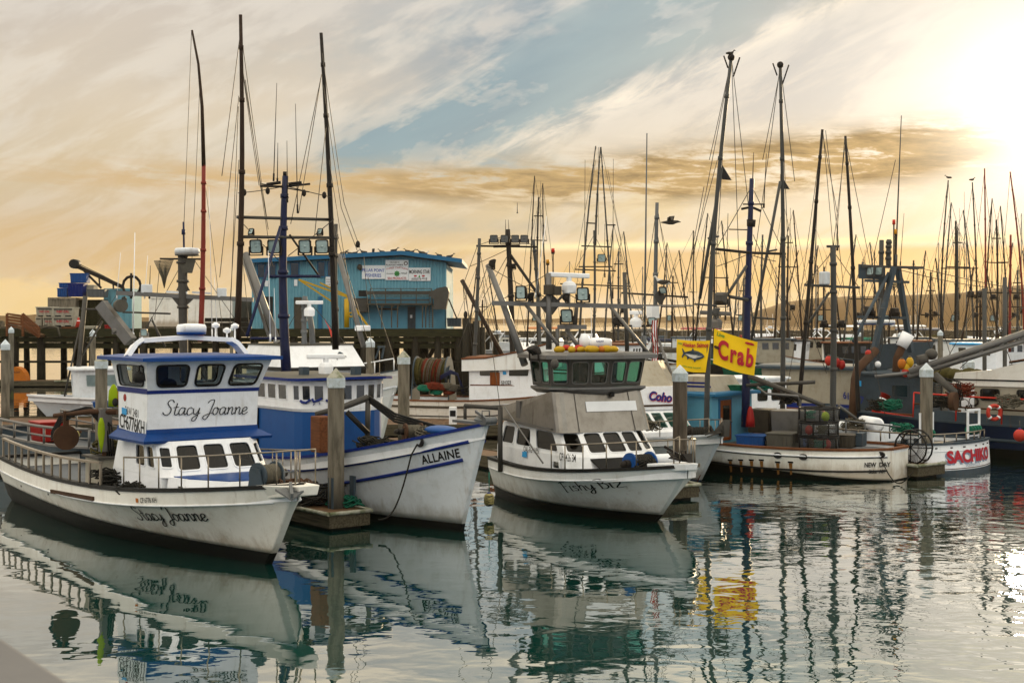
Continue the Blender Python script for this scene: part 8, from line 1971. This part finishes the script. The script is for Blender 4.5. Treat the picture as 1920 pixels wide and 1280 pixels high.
# ------------------------------------------------------------------ the fleet in the far slips
def cruiser(px, wl, label, L=9, h=(-.9, -.3), hullm='hull_white', band='pane_dark', fly=True, canvas=None, fb=1.2, stripe=None):
    p = W(px, wl); h = V(*h, 0).normalized(); p = p + h * L * .5
    b = Boat('cabin_cruiser', label, p.x, p.y, h.x, h.y, 'boat', 'boats in the far slips')
    b.hull(L, L * .17, fb * 1.35, fb, fb, 1.2, .42, 2.2, .9, .88, 1.7, 1.2, 0, 1, .05, .05, hullm, 'boot', (.12, .12), .1, ('hull_grey', .10, .06), 'deck', smid=.65)
    b.cx = -L * .5; w_ = L * .13
    lo = rect(-L * .80, -L * .22, -w_, w_); mi = rect(-L * .80, -L * .30, -w_ * .95, w_ * .95); z0, z1 = fb - .1, fb + .95
    b.house('cabin', lo, mi, z0, z1, 'wall_white', 'wall_white', .12, .07)
    for sd in (-1, 1): b.window([(-L * .76, sd * w_ * 1.005, z0 + .38), (-L * .28, sd * w_ * 1.005, z0 + .38), (-L * .33, sd * w_ * .985, z0 + .82), (-L * .76, sd * w_ * .985, z0 + .82)], 'wall_white', band, .04, .02, .15, out=(-L * .5, sd * 9, z0))
    b.window([(-L * .225 - .03, -w_ * .85, z0 + .35), (-L * .225 - .03, w_ * .85, z0 + .35), (-L * .285, w_ * .8, z0 + .85), (-L * .285, -w_ * .8, z0 + .85)], 'wall_white', band, .04, .03, .15, out=(9, 0, z0))
    if fly:
        b.house('flybridge', rect(-L * .68, -L * .40, -w_ * .85, w_ * .85), rect(-L * .68, -L * .44, -w_ * .8, w_ * .8), z1 + .14, z1 + .75, 'wall_white')
        m_ = MB()
        for sd in (-1, 1): m_.bar((-L * .78, sd * w_, z1), (-L * .66, sd * w_ * .8, z1 + 1.5), .16, .08)
        m_.bar((-L * .66, -w_ * .8, z1 + 1.5), (-L * .66, w_ * .8, z1 + 1.5), .16, .08); m_.build('radar_arch', 'wall_white', b.r)
        b.radar_dome((-L * .66, 0, z1 + 1.56), .28, .2)
    if canvas:
        m_ = MB(); zz = z1 + (1.75 if fly else 1.0); m_.loft([[V(-L * .8 + L * .42 * i / 6, y * w_, zz + .18 * (1 - y * y)) for y in (-1, -.5, 0, .5, 1)] + [V(-L * .8 + L * .42 * i / 6, y * w_, zz - .06 + .18 * (1 - y * y)) for y in (1, .5, 0, -.5, -1)] for i in range(7)]); m_.build('canvas_top', canvas, b.r)
        m_ = MB()
        for x in (-L * .78, -L * .4):
            for sd in (-1, 1): m_.tube([(x, sd * w_ * .95, z1), (x, sd * w_ * .98, zz)], .025, 5)
        m_.build('canvas_frame', 'stainless', b.r)
    if stripe: b.strake('hull_stripe', .02, .98, .25, .25, .05, stripe)
    b.rail('bow_rail', [b.pt(.5 - .47 * i / 6, b.sheer(.5 - .47 * i / 6), -1) for i in range(7)] + [b.pt(.03 + .47 * i / 6, b.sheer(.03 + .47 * i / 6), 1) for i in range(7)], .6, 'stainless', .025)
    mb = MB(); mb.tube([(-L * .6, .2, z1 + .1), (-L * .62, .2, z1 + 3.2)], [.02, .01], 5); mb.build('antenna', 'wall_white', b.r)
    return b
def sailer(px, wl, label, top, L=10, h=(.9, -.35), cover='blue_deep', hullm='hull_white', mastm='steel'):
    p = W(px, wl); Y = p.y; h = V(*h, 0).normalized(); o = p + h * L * .42
    b = Boat('sailing_boat', label, o.x, o.y, h.x, h.y, 'sailboat', 'boats in the far slips')
    b.hull(L, L * .155, 1.35, 1.0, 1.0, 1.3, .5, 2.0, .6, .85, 1.6, 1.2, 0, 1, -.1, .04, hullm, 'boot', (.12, .12), .06, ('teak', .06, .05), 'hull_cream', smid=.65)
    b.house('cabin', rect(-L * .68, -L * .3, -.9, .9), rect(-L * .68, -L * .36, -.8, .8), .95, 1.45, 'wall_white')
    for sd in (-1, 1): b.window([(-L * .62, sd * .885, 1.1), (-L * .4, sd * .885, 1.1), (-L * .42, sd * .83, 1.34), (-L * .62, sd * .83, 1.34)], 'steel', 'pane_dark', .03, .02, .3, out=(-L * .5, sd * 9, 1.2))
    zt = EYE - (top - HZ) * Y / F; x = -L * .42
    mb = MB(); mb.tube([(x, 0, 1.0), (x, 0, zt)], [.085, .05], 8); mb.build('mast', mastm, b.r)
    mb = MB(); mb.tube([(x, -.75, 1 + (zt - 1) * .55), (x, .75, 1 + (zt - 1) * .55)], .03, 5); mb.build('spreader', mastm, b.r)
    mb = MB(); mb.tube([(x, 0, 2.2), (-L * .86, 0, 2.25)], .06, 8); mb.build('boom', mastm, b.r)
    mb = MB(); mb.loft([[V(x - .1 - i * L * .042, math.cos(a_ * .785) * .17, 2.42 - .012 * i + math.sin(a_ * .785) * (.26 - .012 * i)) for a_ in range(8)] for i in range(10)], True, True, 0, True); mb.build('sail_cover', cover, b.r)
    mb = MB()
    for e_ in ((0.9, 0, 1.35), (-L, 0, 1.05), (x, -L * .15, 1.0), (x, L * .15, 1.0)): mb.tube([(x, 0, zt), e_], .012, 4)
    mb.tube([(x, .75, 1 + (zt - 1) * .55), (x, 0, zt)], .01, 4); mb.tube([(x, -.75, 1 + (zt - 1) * .55), (x, 0, zt)], .01, 4)
    mb.build('rigging', 'wire', b.r)
    return b
def troller(px, wl, label, mast, poles, L=12, h=(.9, -.35), hullm='hull_white', housem='wall_white', trim='teal', whips=(), yards=(), lamps=(), wires=(), mm='mast_grey', hz=3.2):
    p = W(px, wl); Y = p.y; hh = V(*h, 0).normalized(); o = p + hh * L * .5
    b = workboat(label, (o.x, o.y), h, L, L * .155, 2.2, 1.3, hullm, trim, (-L * .25, -L * .5), L * .1, (1.3, hz), housem, trim, 3, 3, .2, group='boats in the far slips')
    if mast: b.spar('mast', (mast[0], mast[1]), (mast[2], 660), Y, .10, .07, mm)
    for t_, bt in poles: b.spar('trolling_pole', t_, bt, Y, .085, .045, mm)
    for t_, bt in whips: b.whip(t_, bt, Y, .026, 'mast_dark')
    for x0, y0, x1, y1 in yards: b.tube('yard', [b.q(x0, y0, Y), b.q(x1, y1, Y)], .05, 'mast_dark')
    for px_, py_, s in lamps: b.flood(b.q(px_, py_, Y), s, (.4, -.8, -.1), None, 'mast_dark')
    if wires: b.wires(wires, Y, .016)
    return b
# trollers whose masts stand up above the middle of the picture
troller(1120, 735, 'troller with two tall poles leaning together over the aluminium cabin', (1114, 432, 1112), (((1117, 274), (1086, 640)), ((1127, 276), (1152, 640)), ((1126, 276), (1116, 460))), 12, (.75, -.6), 'hull_cream', 'wall_white', 'brownbox',
        whips=(((1150, 298), (1149, 560)), ((1097, 300), (1096, 520)), ((1134, 420), (1134, 520))), yards=((1078, 505, 1155, 508), (1085, 500, 1148, 500), (1050, 532, 1182, 537), (1099, 418, 1118, 419), (1138, 422, 1154, 422), (1090, 461, 1146, 463)), lamps=((1128, 484, .55),),
        wires=(((1118, 276), (1075, 520)), ((1122, 276), (1122, 440)), ((1130, 290), (1205, 640)), ((1150, 420), (1200, 600)), ((1140, 320), (1185, 560)), ((1114, 440), (1078, 506)), ((1114, 440), (1150, 508)), ((1117, 300), (1100, 420)), ((1090, 470), (1070, 620))))
sailer(1300, 712, 'white sailboat with dark mast and brown sail cover behind the salmon flag', 432, 10, (.85, -.5), 'fibre_box', mastm='mast_dark')
troller(1775, 720, 'white troller with a gull-topped pole, right of the lone hill tree', (1792, 414, 1790), (((1778, 338), (1764, 650)), ((1823, 342), (1832, 650))), 12, (-.8, .5), 'hull_white', 'wall_white', 'brownbox', yards=((1764, 503, 1834, 503),), whips=(((1808, 360), (1808, 520)), ((1800, 460), (1800, 560))), wires=(((1778, 340), (1740, 560)), ((1823, 345), (1860, 600)), ((1792, 420), (1765, 503)), ((1792, 420), (1833, 503)), ((1778, 340), (1790, 500)), ((1824, 345), (1800, 500))), lamps=((1820, 552, .5), (1836, 552, .5)), mm='mast_dark')
troller(1880, 735, 'white troller with a red-tipped pole and blue-striped house at the right edge', (1895, 440, 1893), (((1846, 316), (1846, 680)), ((1894, 322), (1922, 660))), 12, (-.75, .6), 'hull_white', 'wall_white', 'sticker', yards=((1840, 548, 1935, 550), (1872, 492, 1890, 492)), whips=(((1860, 380), (1860, 540)), ((1878, 495), (1879, 640))), wires=(((1846, 320), (1815, 600)), ((1894, 325), (1870, 600)), ((1894, 325), (1935, 560)), ((1846, 330), (1880, 640))), lamps=((1862, 556, .35), (1906, 556, .35)), mm='redpole')
troller(1700, 705, 'grey-hulled troller with a thin capped mast just left of the hill masts', (1713, 488, 1712), (((1640, 470), (1634, 650)), ((1657, 520), (1660, 650))), 11, (.8, -.5), 'teal', 'wall_white', 'black', yards=((1703, 504, 1723, 504),), wires=(((1713, 490), (1770, 640)), ((1713, 490), (1660, 640))), mm='mast_dark')
troller(1500, 705, 'white troller with an orange-brown house, behind the boom of the low workboat', (1522, 462, 1521), (((1533, 498), (1530, 650)), ((1497, 470), (1460, 640))), 11, (.8, -.5), 'hull_white', 'cream', 'brownbox', yards=((1507, 612, 1524, 610),), wires=(((1522, 470), (1470, 640)), ((1522, 470), (1580, 640))), mm='mast_dark')
troller(1440, 715, 'black-hulled troller with white house right of the crab flag', (1430, 440, 1428), (((1475, 520), (1482, 650)),), 12, (.85, -.4), 'black', 'wall_white', 'black', wires=(((1430, 445), (1380, 640)), ((1430, 445), (1490, 640))), mm='mast_grey')
# cabin cruisers and sailboats, nearer rows first
LIST = [
 ('c', 968, 690, 'white cruiser with a raked brown-screened flybridge left of the radar mast', 11, (.9, -.4), {'band': 'fibre_box'}),
 ('c', 1040, 672, 'white cruiser under an orange life raft, behind the middle floodlights', 9, (.9, -.3), {'canvas': 'orange'}),
 ('c', 1180, 690, 'white cruiser with a tan canvas roof below the white radar dome', 10, (-.9, -.3), {'canvas': 'fibre_box'}),
 ('c', 1235, 668, 'low white cruiser without flybridge left of the draped red flag', 9, (.95, -.2), {'fly': False}),
 ('c', 1330, 676, 'white cruiser with a red canvas canopy above the flags', 9, (.9, -.3), {'canvas': 'red'}),
 ('c', 1420, 652, 'tall white cruiser with a slanted grey windscreen right of the crab flag', 12, (-.9, -.3), {'band': 'pane_dark'}),
 ('c', 1470, 690, 'grey-bottomed cruiser with cream deck, right of the flag corner', 9, (.8, -.4), {'fly': False, 'hullm': 'hull_grey', 'stripe': 'teal'}),
 ('c', 1505, 668, 'long white motor yacht with a dark window line behind the steel masts', 14, (-.95, -.2), {}),
 ('c', 1560, 672, 'white cruiser with a blue hull stripe behind the crossbar mast', 10, (.9, -.3), {'stripe': 'blue_deep'}),
 ('c', 1590, 655, 'white station-windowed cruiser at the back, left of the gantry', 11, (.95, -.2), {'canvas': 'wall_white'}),
 ('c', 1600, 690, 'small open white cruiser with a green canvas dodger', 8, (-.9, -.3), {'fly': False, 'canvas': 'net_teal'}),
 ('c', 1740, 680, 'white cruiser with a navy canvas top under the boom', 10, (.9, -.3), {'canvas': 'navy'}),
 ('c', 1785, 660, 'white cruiser with a pointed windscreen, far row right of the pile', 9, (.9, -.4), {'fly': False}),
 ('c', 1850, 672, 'white flybridge cruiser half hidden by the boom tip', 11, (-.9, -.3), {'stripe': 'navy'}),
 ('c', 1905, 668, 'white cruiser with a grey canvas top at the right edge of the far slips', 10, (.9, -.3), {'canvas': 'grey_box'}),
 ('c', 1000, 650, 'distant low white cruiser between the net-boat poles', 10, (-.95, -.1), {'fly': False}),
 ('c', 1110, 652, 'distant white cruiser behind the leaning pole pair', 9, (.95, -.1), {}),
 ('c', 1690, 652, 'distant white cruiser seen under the gantry crossbar', 10, (-.95, -.1), {'canvas': 'hull_grey'}),
 ('s', 1250, 652, 'distant white sailboat with a thin pale mast left of the red flag', 470, 10, (.9, -.2), {'cover': 'teal'}),
 ('s', 1205, 660, 'sailboat with navy sail cover behind the tall white antenna', 500, 10, (-.9, -.2), {'cover': 'navy'}),
 ('s', 1530, 660, 'white sailboat with a bright blue sail cover right of the dark fin pole', 430, 11, (.9, -.3), {'cover': 'bluetub'}),
 ('s', 1720, 660, 'sailboat with a long dark blue sail cover behind the gantry', 500, 12, (-.95, -.2), {'cover': 'mast_navy'}),
 ('s', 1650, 668, 'sailboat with grey sail cover and pale mast in the gantry opening', 470, 10, (.9, -.3), {'cover': 'grey_box'}),
 ('s', 1760, 650, 'distant sailboat with a green sail cover before the hill', 455, 10, (.95, -.1), {'cover': 'net_green'}),
 ('s', 1812, 655, 'distant sailboat with a white sail cover before the hill', 440, 10, (-.95, -.1), {'cover': 'wall_white'}),
 ('s', 1870, 660, 'sailboat with a tan sail cover before the right slope of the hill', 430, 10, (.9, -.2), {'cover': 'rope'}),
 ('s', 1455, 655, 'sailboat with a maroon sail cover behind the crab flag pole', 500, 10, (.9, -.2), {'cover': 'rust'}),
 ('s', 1068, 655, 'sailboat with a black sail cover between the floodlight posts', 490, 10, (.9, -.2), {'cover': 'black'}),
 ('s', 1385, 650, 'distant sailboat with a red sail cover between the two flag poles', 520, 9, (-.9, -.2), {'cover': 'red'}),
 ('s', 1915, 650, 'distant sailboat with an orange sail cover at the right picture edge', 400, 10, (-.9, -.2), {'cover': 'orange'}),
]
for it in LIST:
    if it[0] == 'c': cruiser(it[1], it[2] + 14, it[3], it[4], it[5], **it[6])
    else: sailer(it[1], it[2] + 14, it[3], it[4], it[5], it[6], **it[7])
# long floats of the far slips
for k, (px, wl, L, l) in enumerate(((1500, 700, 60, 'long grey float of the nearest far slip row'), (1450, 672, 80, 'long grey float of the middle far slip row'), (1400, 660, 90, 'long grey float of the farthest slip row'))):
    p = W(px, wl); floatdock(l, (p.x + L / 2, p.y + 6, 0), 1, 0, L, 1.8, 'slip_float')
# red striped flag furled on a pole
t = empty('striped_flag', P(1228, 600, 47.6), 'furled red and white striped flag hanging from the lamp mast', 'flag')
for k in range(5):
    mb = MB(); x = (k - 2) * .035
    mb.loft([[V(x - .02 - .02 * math.sin(j * .8), .05 * math.sin(j * .9 + k), -j * .17), V(x + .02 - .02 * math.sin(j * .8), .05 * math.sin(j * .9 + k + .7), -j * .17), V(x + .02 - .02 * math.sin(j * .8), .05 * math.sin(j * .9 + k + .7) + .03, -j * .17), V(x - .02 - .02 * math.sin(j * .8), .05 * math.sin(j * .9 + k) + .03, -j * .17)] for j in range(9)]); mb.build('stripe', 'red' if k % 2 == 0 else 'sign_white', t)
gull(P(1257, 417, 60), (0), 'gull gliding with spread wings right of the dark far mast', 1.3, True, True, None, .10)
gull(P(1241, 537, 47.9), 2.6, 'gull perched on the lamp above the striped flag', 1.0, False, False)
gull(P(1778, 336, W(0, 720).y), 2.8, 'gull perched on the left pole top over the hill', .85, False, True, 'gulls on pole tops')
gull(P(1823, 340, W(0, 720).y), .3, 'gull perched on the right pole top over the hill', .85, False, True, 'gulls on pole tops')
gull(P(1370, 105, 45.3), 0.4, 'gull perched on the head of the tallest right-hand pole', .55, False, True)
# more trollers packed into the slips behind: masts, outriggers and stays close together
MORE = [(1010, 690, 330, 'dark-hulled troller behind the amber beacon', 'black', 'cream'), (1160, 700, 420, 'brown-trimmed troller right of the leaning pole pair', 'hull_cream', 'fibre_box'), (1262, 690, 455, 'blue-hulled troller left of the salmon flag', 'navy', 'hull_grey'), (1340, 700, 400, 'dark troller right behind the crab flag', 'black', 'teal'),
        (1395, 688, 470, 'rust-streaked grey troller behind the navy mast', 'hull_grey', 'grey_box'), (1478, 700, 380, 'green-trimmed troller right of the second fin pole', 'net_teal', 'cream'), (1545, 694, 460, 'dark brown troller behind the steel crossbar mast', 'fibre_box', 'hull_cream'), (1618, 704, 440, 'white troller with dark house left of the gantry', 'hull_white', 'black'),
        (1668, 692, 520, 'red-hulled troller beneath the gantry', 'rust', 'hull_white'), (1745, 702, 470, 'grey troller under the middle of the boom', 'teal', 'hull_grey'), (1795, 700, 380, 'black troller with cream house right of the broad grey pile', 'black', 'cream'), (1838, 706, 500, 'navy troller behind the boom tip', 'navy', 'hull_white'), (1868, 694, 372, 'white troller with a brown house near the right edge', 'hull_white', 'fibre_box'), (1908, 700, 455, 'dark troller at the far right edge', 'black', 'hull_grey'),
        (905, 684, 500, 'small dark troller right of the pier end piles', 'black', 'hull_cream')]
for k, (px, wl, top, lb, hm, hs_) in enumerate(MORE):
    s_ = 22 + 5 * (k % 4); d = (-1) ** k
    troller(px, wl + 16, lb, (px, top + 40 + 11 * (k % 3), px - 1), (((px - s_ * .35, top), (px - s_, 650)), ((px + s_ * .35, top + 14), (px + s_, 650))), 10 + k % 3, (d * .9, -.35 + .1 * (k % 3)), hm, hs_, ('black', 'brownbox', 'teal')[k % 3],
            yards=((px - s_ * .7, top + 120, px + s_ * .7, top + 121), (px - 9, top + 75, px + 9, top + 75)), whips=(((px + 4, top + 10 + 9 * (k % 5)), (px + 3, 600)),), lamps=((px + 8, 588 - 6 * (k % 3), .4), (px - 8, 590, .35)) if k % 2 else ((px - 6, 596, .5),),
            wires=(((px - s_ * .35, top), (px - s_ * 2.0, 640)), ((px + s_ * .35, top + 14), (px + s_ * 2.1, 645)), ((px, top + 45), (px - s_ * 1.3, 648)), ((px, top + 45), (px + s_ * 1.4, 648)), ((px - s_ * .35, top), (px + s_ * .7, top + 120)), ((px + s_ * .35, top + 14), (px - s_ * .7, top + 120))), mm=('mast_dark', 'mast_grey', 'mast_brown')[k % 3], hz=2.9 + .2 * (k % 3))

# loose gear lying on decks and floats
def heap(loc, label, m_, r=.3, n=22, name='rope_heap', cat='rope', seed=1, h=.25):
    rg = random.Random(seed); t = empty(name, loc, label, cat); mb = MB()
    for i in range(n):
        c = V(rg.uniform(-r, r) * .5, rg.uniform(-r, r) * .5, h * i / n * .8); rr = rg.uniform(.35, .8) * r; ph = rg.uniform(0, 6)
        mb.tube([c + V(math.cos(ph + q * .6) * rr * (1 + .25 * math.sin(q + i)), math.sin(ph + q * .6) * rr * .8, .05 * math.sin(q * 1.7 + i) + .03) for q in range(11)], .02, 4)
    mb.build('rope_coils', m_, t)
bw = lambda x, y, z: BW.world((x, y, z)); bs = lambda x, y, z: BS.world((x, y, z)); ab = lambda x, y, z: AB.world((x, y, z))
heap(bw(-5.2, -1.30, 1.12), 'dark tangle of hoses and line on the side deck beside the nearest cabin', 'rope_dark', .42, 30, seed=2, h=.5)
heap(bw(-6.3, -1.0, 1.82), 'green line and weed heaped on the grey-topped table by the davit', 'net_green', .35, 24, seed=3, h=.3)
heap(bw(-3.6, -1.42, 1.18), 'dark folded net lying beside the nearest lower cabin windows', 'rope_dark', .32, 24, seed=4, h=.22)
heap(bw(.35, .45, 1.50), 'rust-orange chain and line heaped in the nearest bow', 'rust', .30, 22, seed=5, h=.2)
heap(bs(-1.6, .3, 2.05), 'brown line heaped on the foredeck behind the blue stripes', 'rope', .4, 26, seed=6, h=.3)
heap(bs(-3.0, -.6, 1.75), 'dark hose coil at the foot of the striped boat davit', 'rope_dark', .4, 26, seed=7, h=.3)
heap(ab(.2, -.35, 1.36), 'dark rope heap on the bow of the aluminium-cabin boat', 'rope_dark', .28, 20, seed=8, h=.2)
heap(WB.world((-5.6, .2, .84)), 'grey hose heap on the workboat deck between totes and cabin', 'rope', .5, 26, seed=9, h=.35)
heap((-4.05, 34.55, .44), 'teal net heap on the finger float beside the tall mossy-capped pile', 'net_teal', .35, 26, seed=10, h=.25)
heap((-5.0, 34.7, .44), 'dark net heap on the finger float below the nearest bow', 'rope_dark', .5, 34, seed=11, h=.5)
crab_pot((-5.0, 35.9, .44), .4, 'black-framed crab pot on the finger float behind the nearest bow', ('net_teal', 'rope'))
crab_pot((-4.7, 35.2, .46), 1.1, 'rusty-looking crab pot tipped on the finger float next to the pile', ('rope', 'net_red'))

# hung gear and heaps that crowd the middle distance
for k, (px, py, Y, r, m_, l) in enumerate(((1652, 770, 53.4, .5, 'rope_dark', 'dark net heap below the grey-blue aft house'), (1672, 768, 53.0, .4, 'net_teal', 'teal net heap behind the dark-footed pile'), (1600, 806, 47.6, .4, 'rope', 'grey line heap beside the white tank'), (1690, 812, 46.8, .35, 'net_teal', 'green gurdy line heap on the red-lettered stern deck'), (1545, 790, 48.4, .5, 'rope_dark', 'black hose heap left of the white tank'), (1805, 742, 50.0, .5, 'net_red', 'rust-red net heap by the round hauler'), (1770, 764, 50.0, .45, 'rope_dark', 'dark cable heap on the red-railed deck'),
        (1420, 730, 47.6, .4, 'rope_green', 'teal rope heap under the lowered boom'), (1480, 756, 46.6, .35, 'rope_dark', 'black line heap on the grey locker'), (880, 742, 64.4, .5, 'rope_dark', 'dark line heap on the gillnetter side deck'), (1216, 806, 43.0, .3, 'rope', 'pale line heap beside the script-lettered cabin'), (1896, 764, 50.0, .5, 'rope', 'pale rope heap left of the coral ball buoy'))):
    heap(P(px, py, Y), l, m_, r, 24, seed=20 + k, h=r)
# ------------------------------------------------------------------ evening haze over the harbour
def haze():
    o = MB().box(-1700, 2400, -40, 2300, -1.6, 75).build('haze', 'white', None, kind='stuff')
    m = bpy.data.materials.new('haze_air'); m.use_nodes = True; nt = m.node_tree; nt.nodes.clear()
    v = nt.nodes.new('ShaderNodeVolumePrincipled'); v.inputs['Color'].default_value = (1, .87, .66, 1); v.inputs['Density'].default_value = .00008; v.inputs['Anisotropy'].default_value = .55
    ou = nt.nodes.new('ShaderNodeOutputMaterial'); nt.links.new(v.outputs[0], ou.inputs['Volume'])
    o.data.materials.clear(); o.data.materials.append(m)
haze()
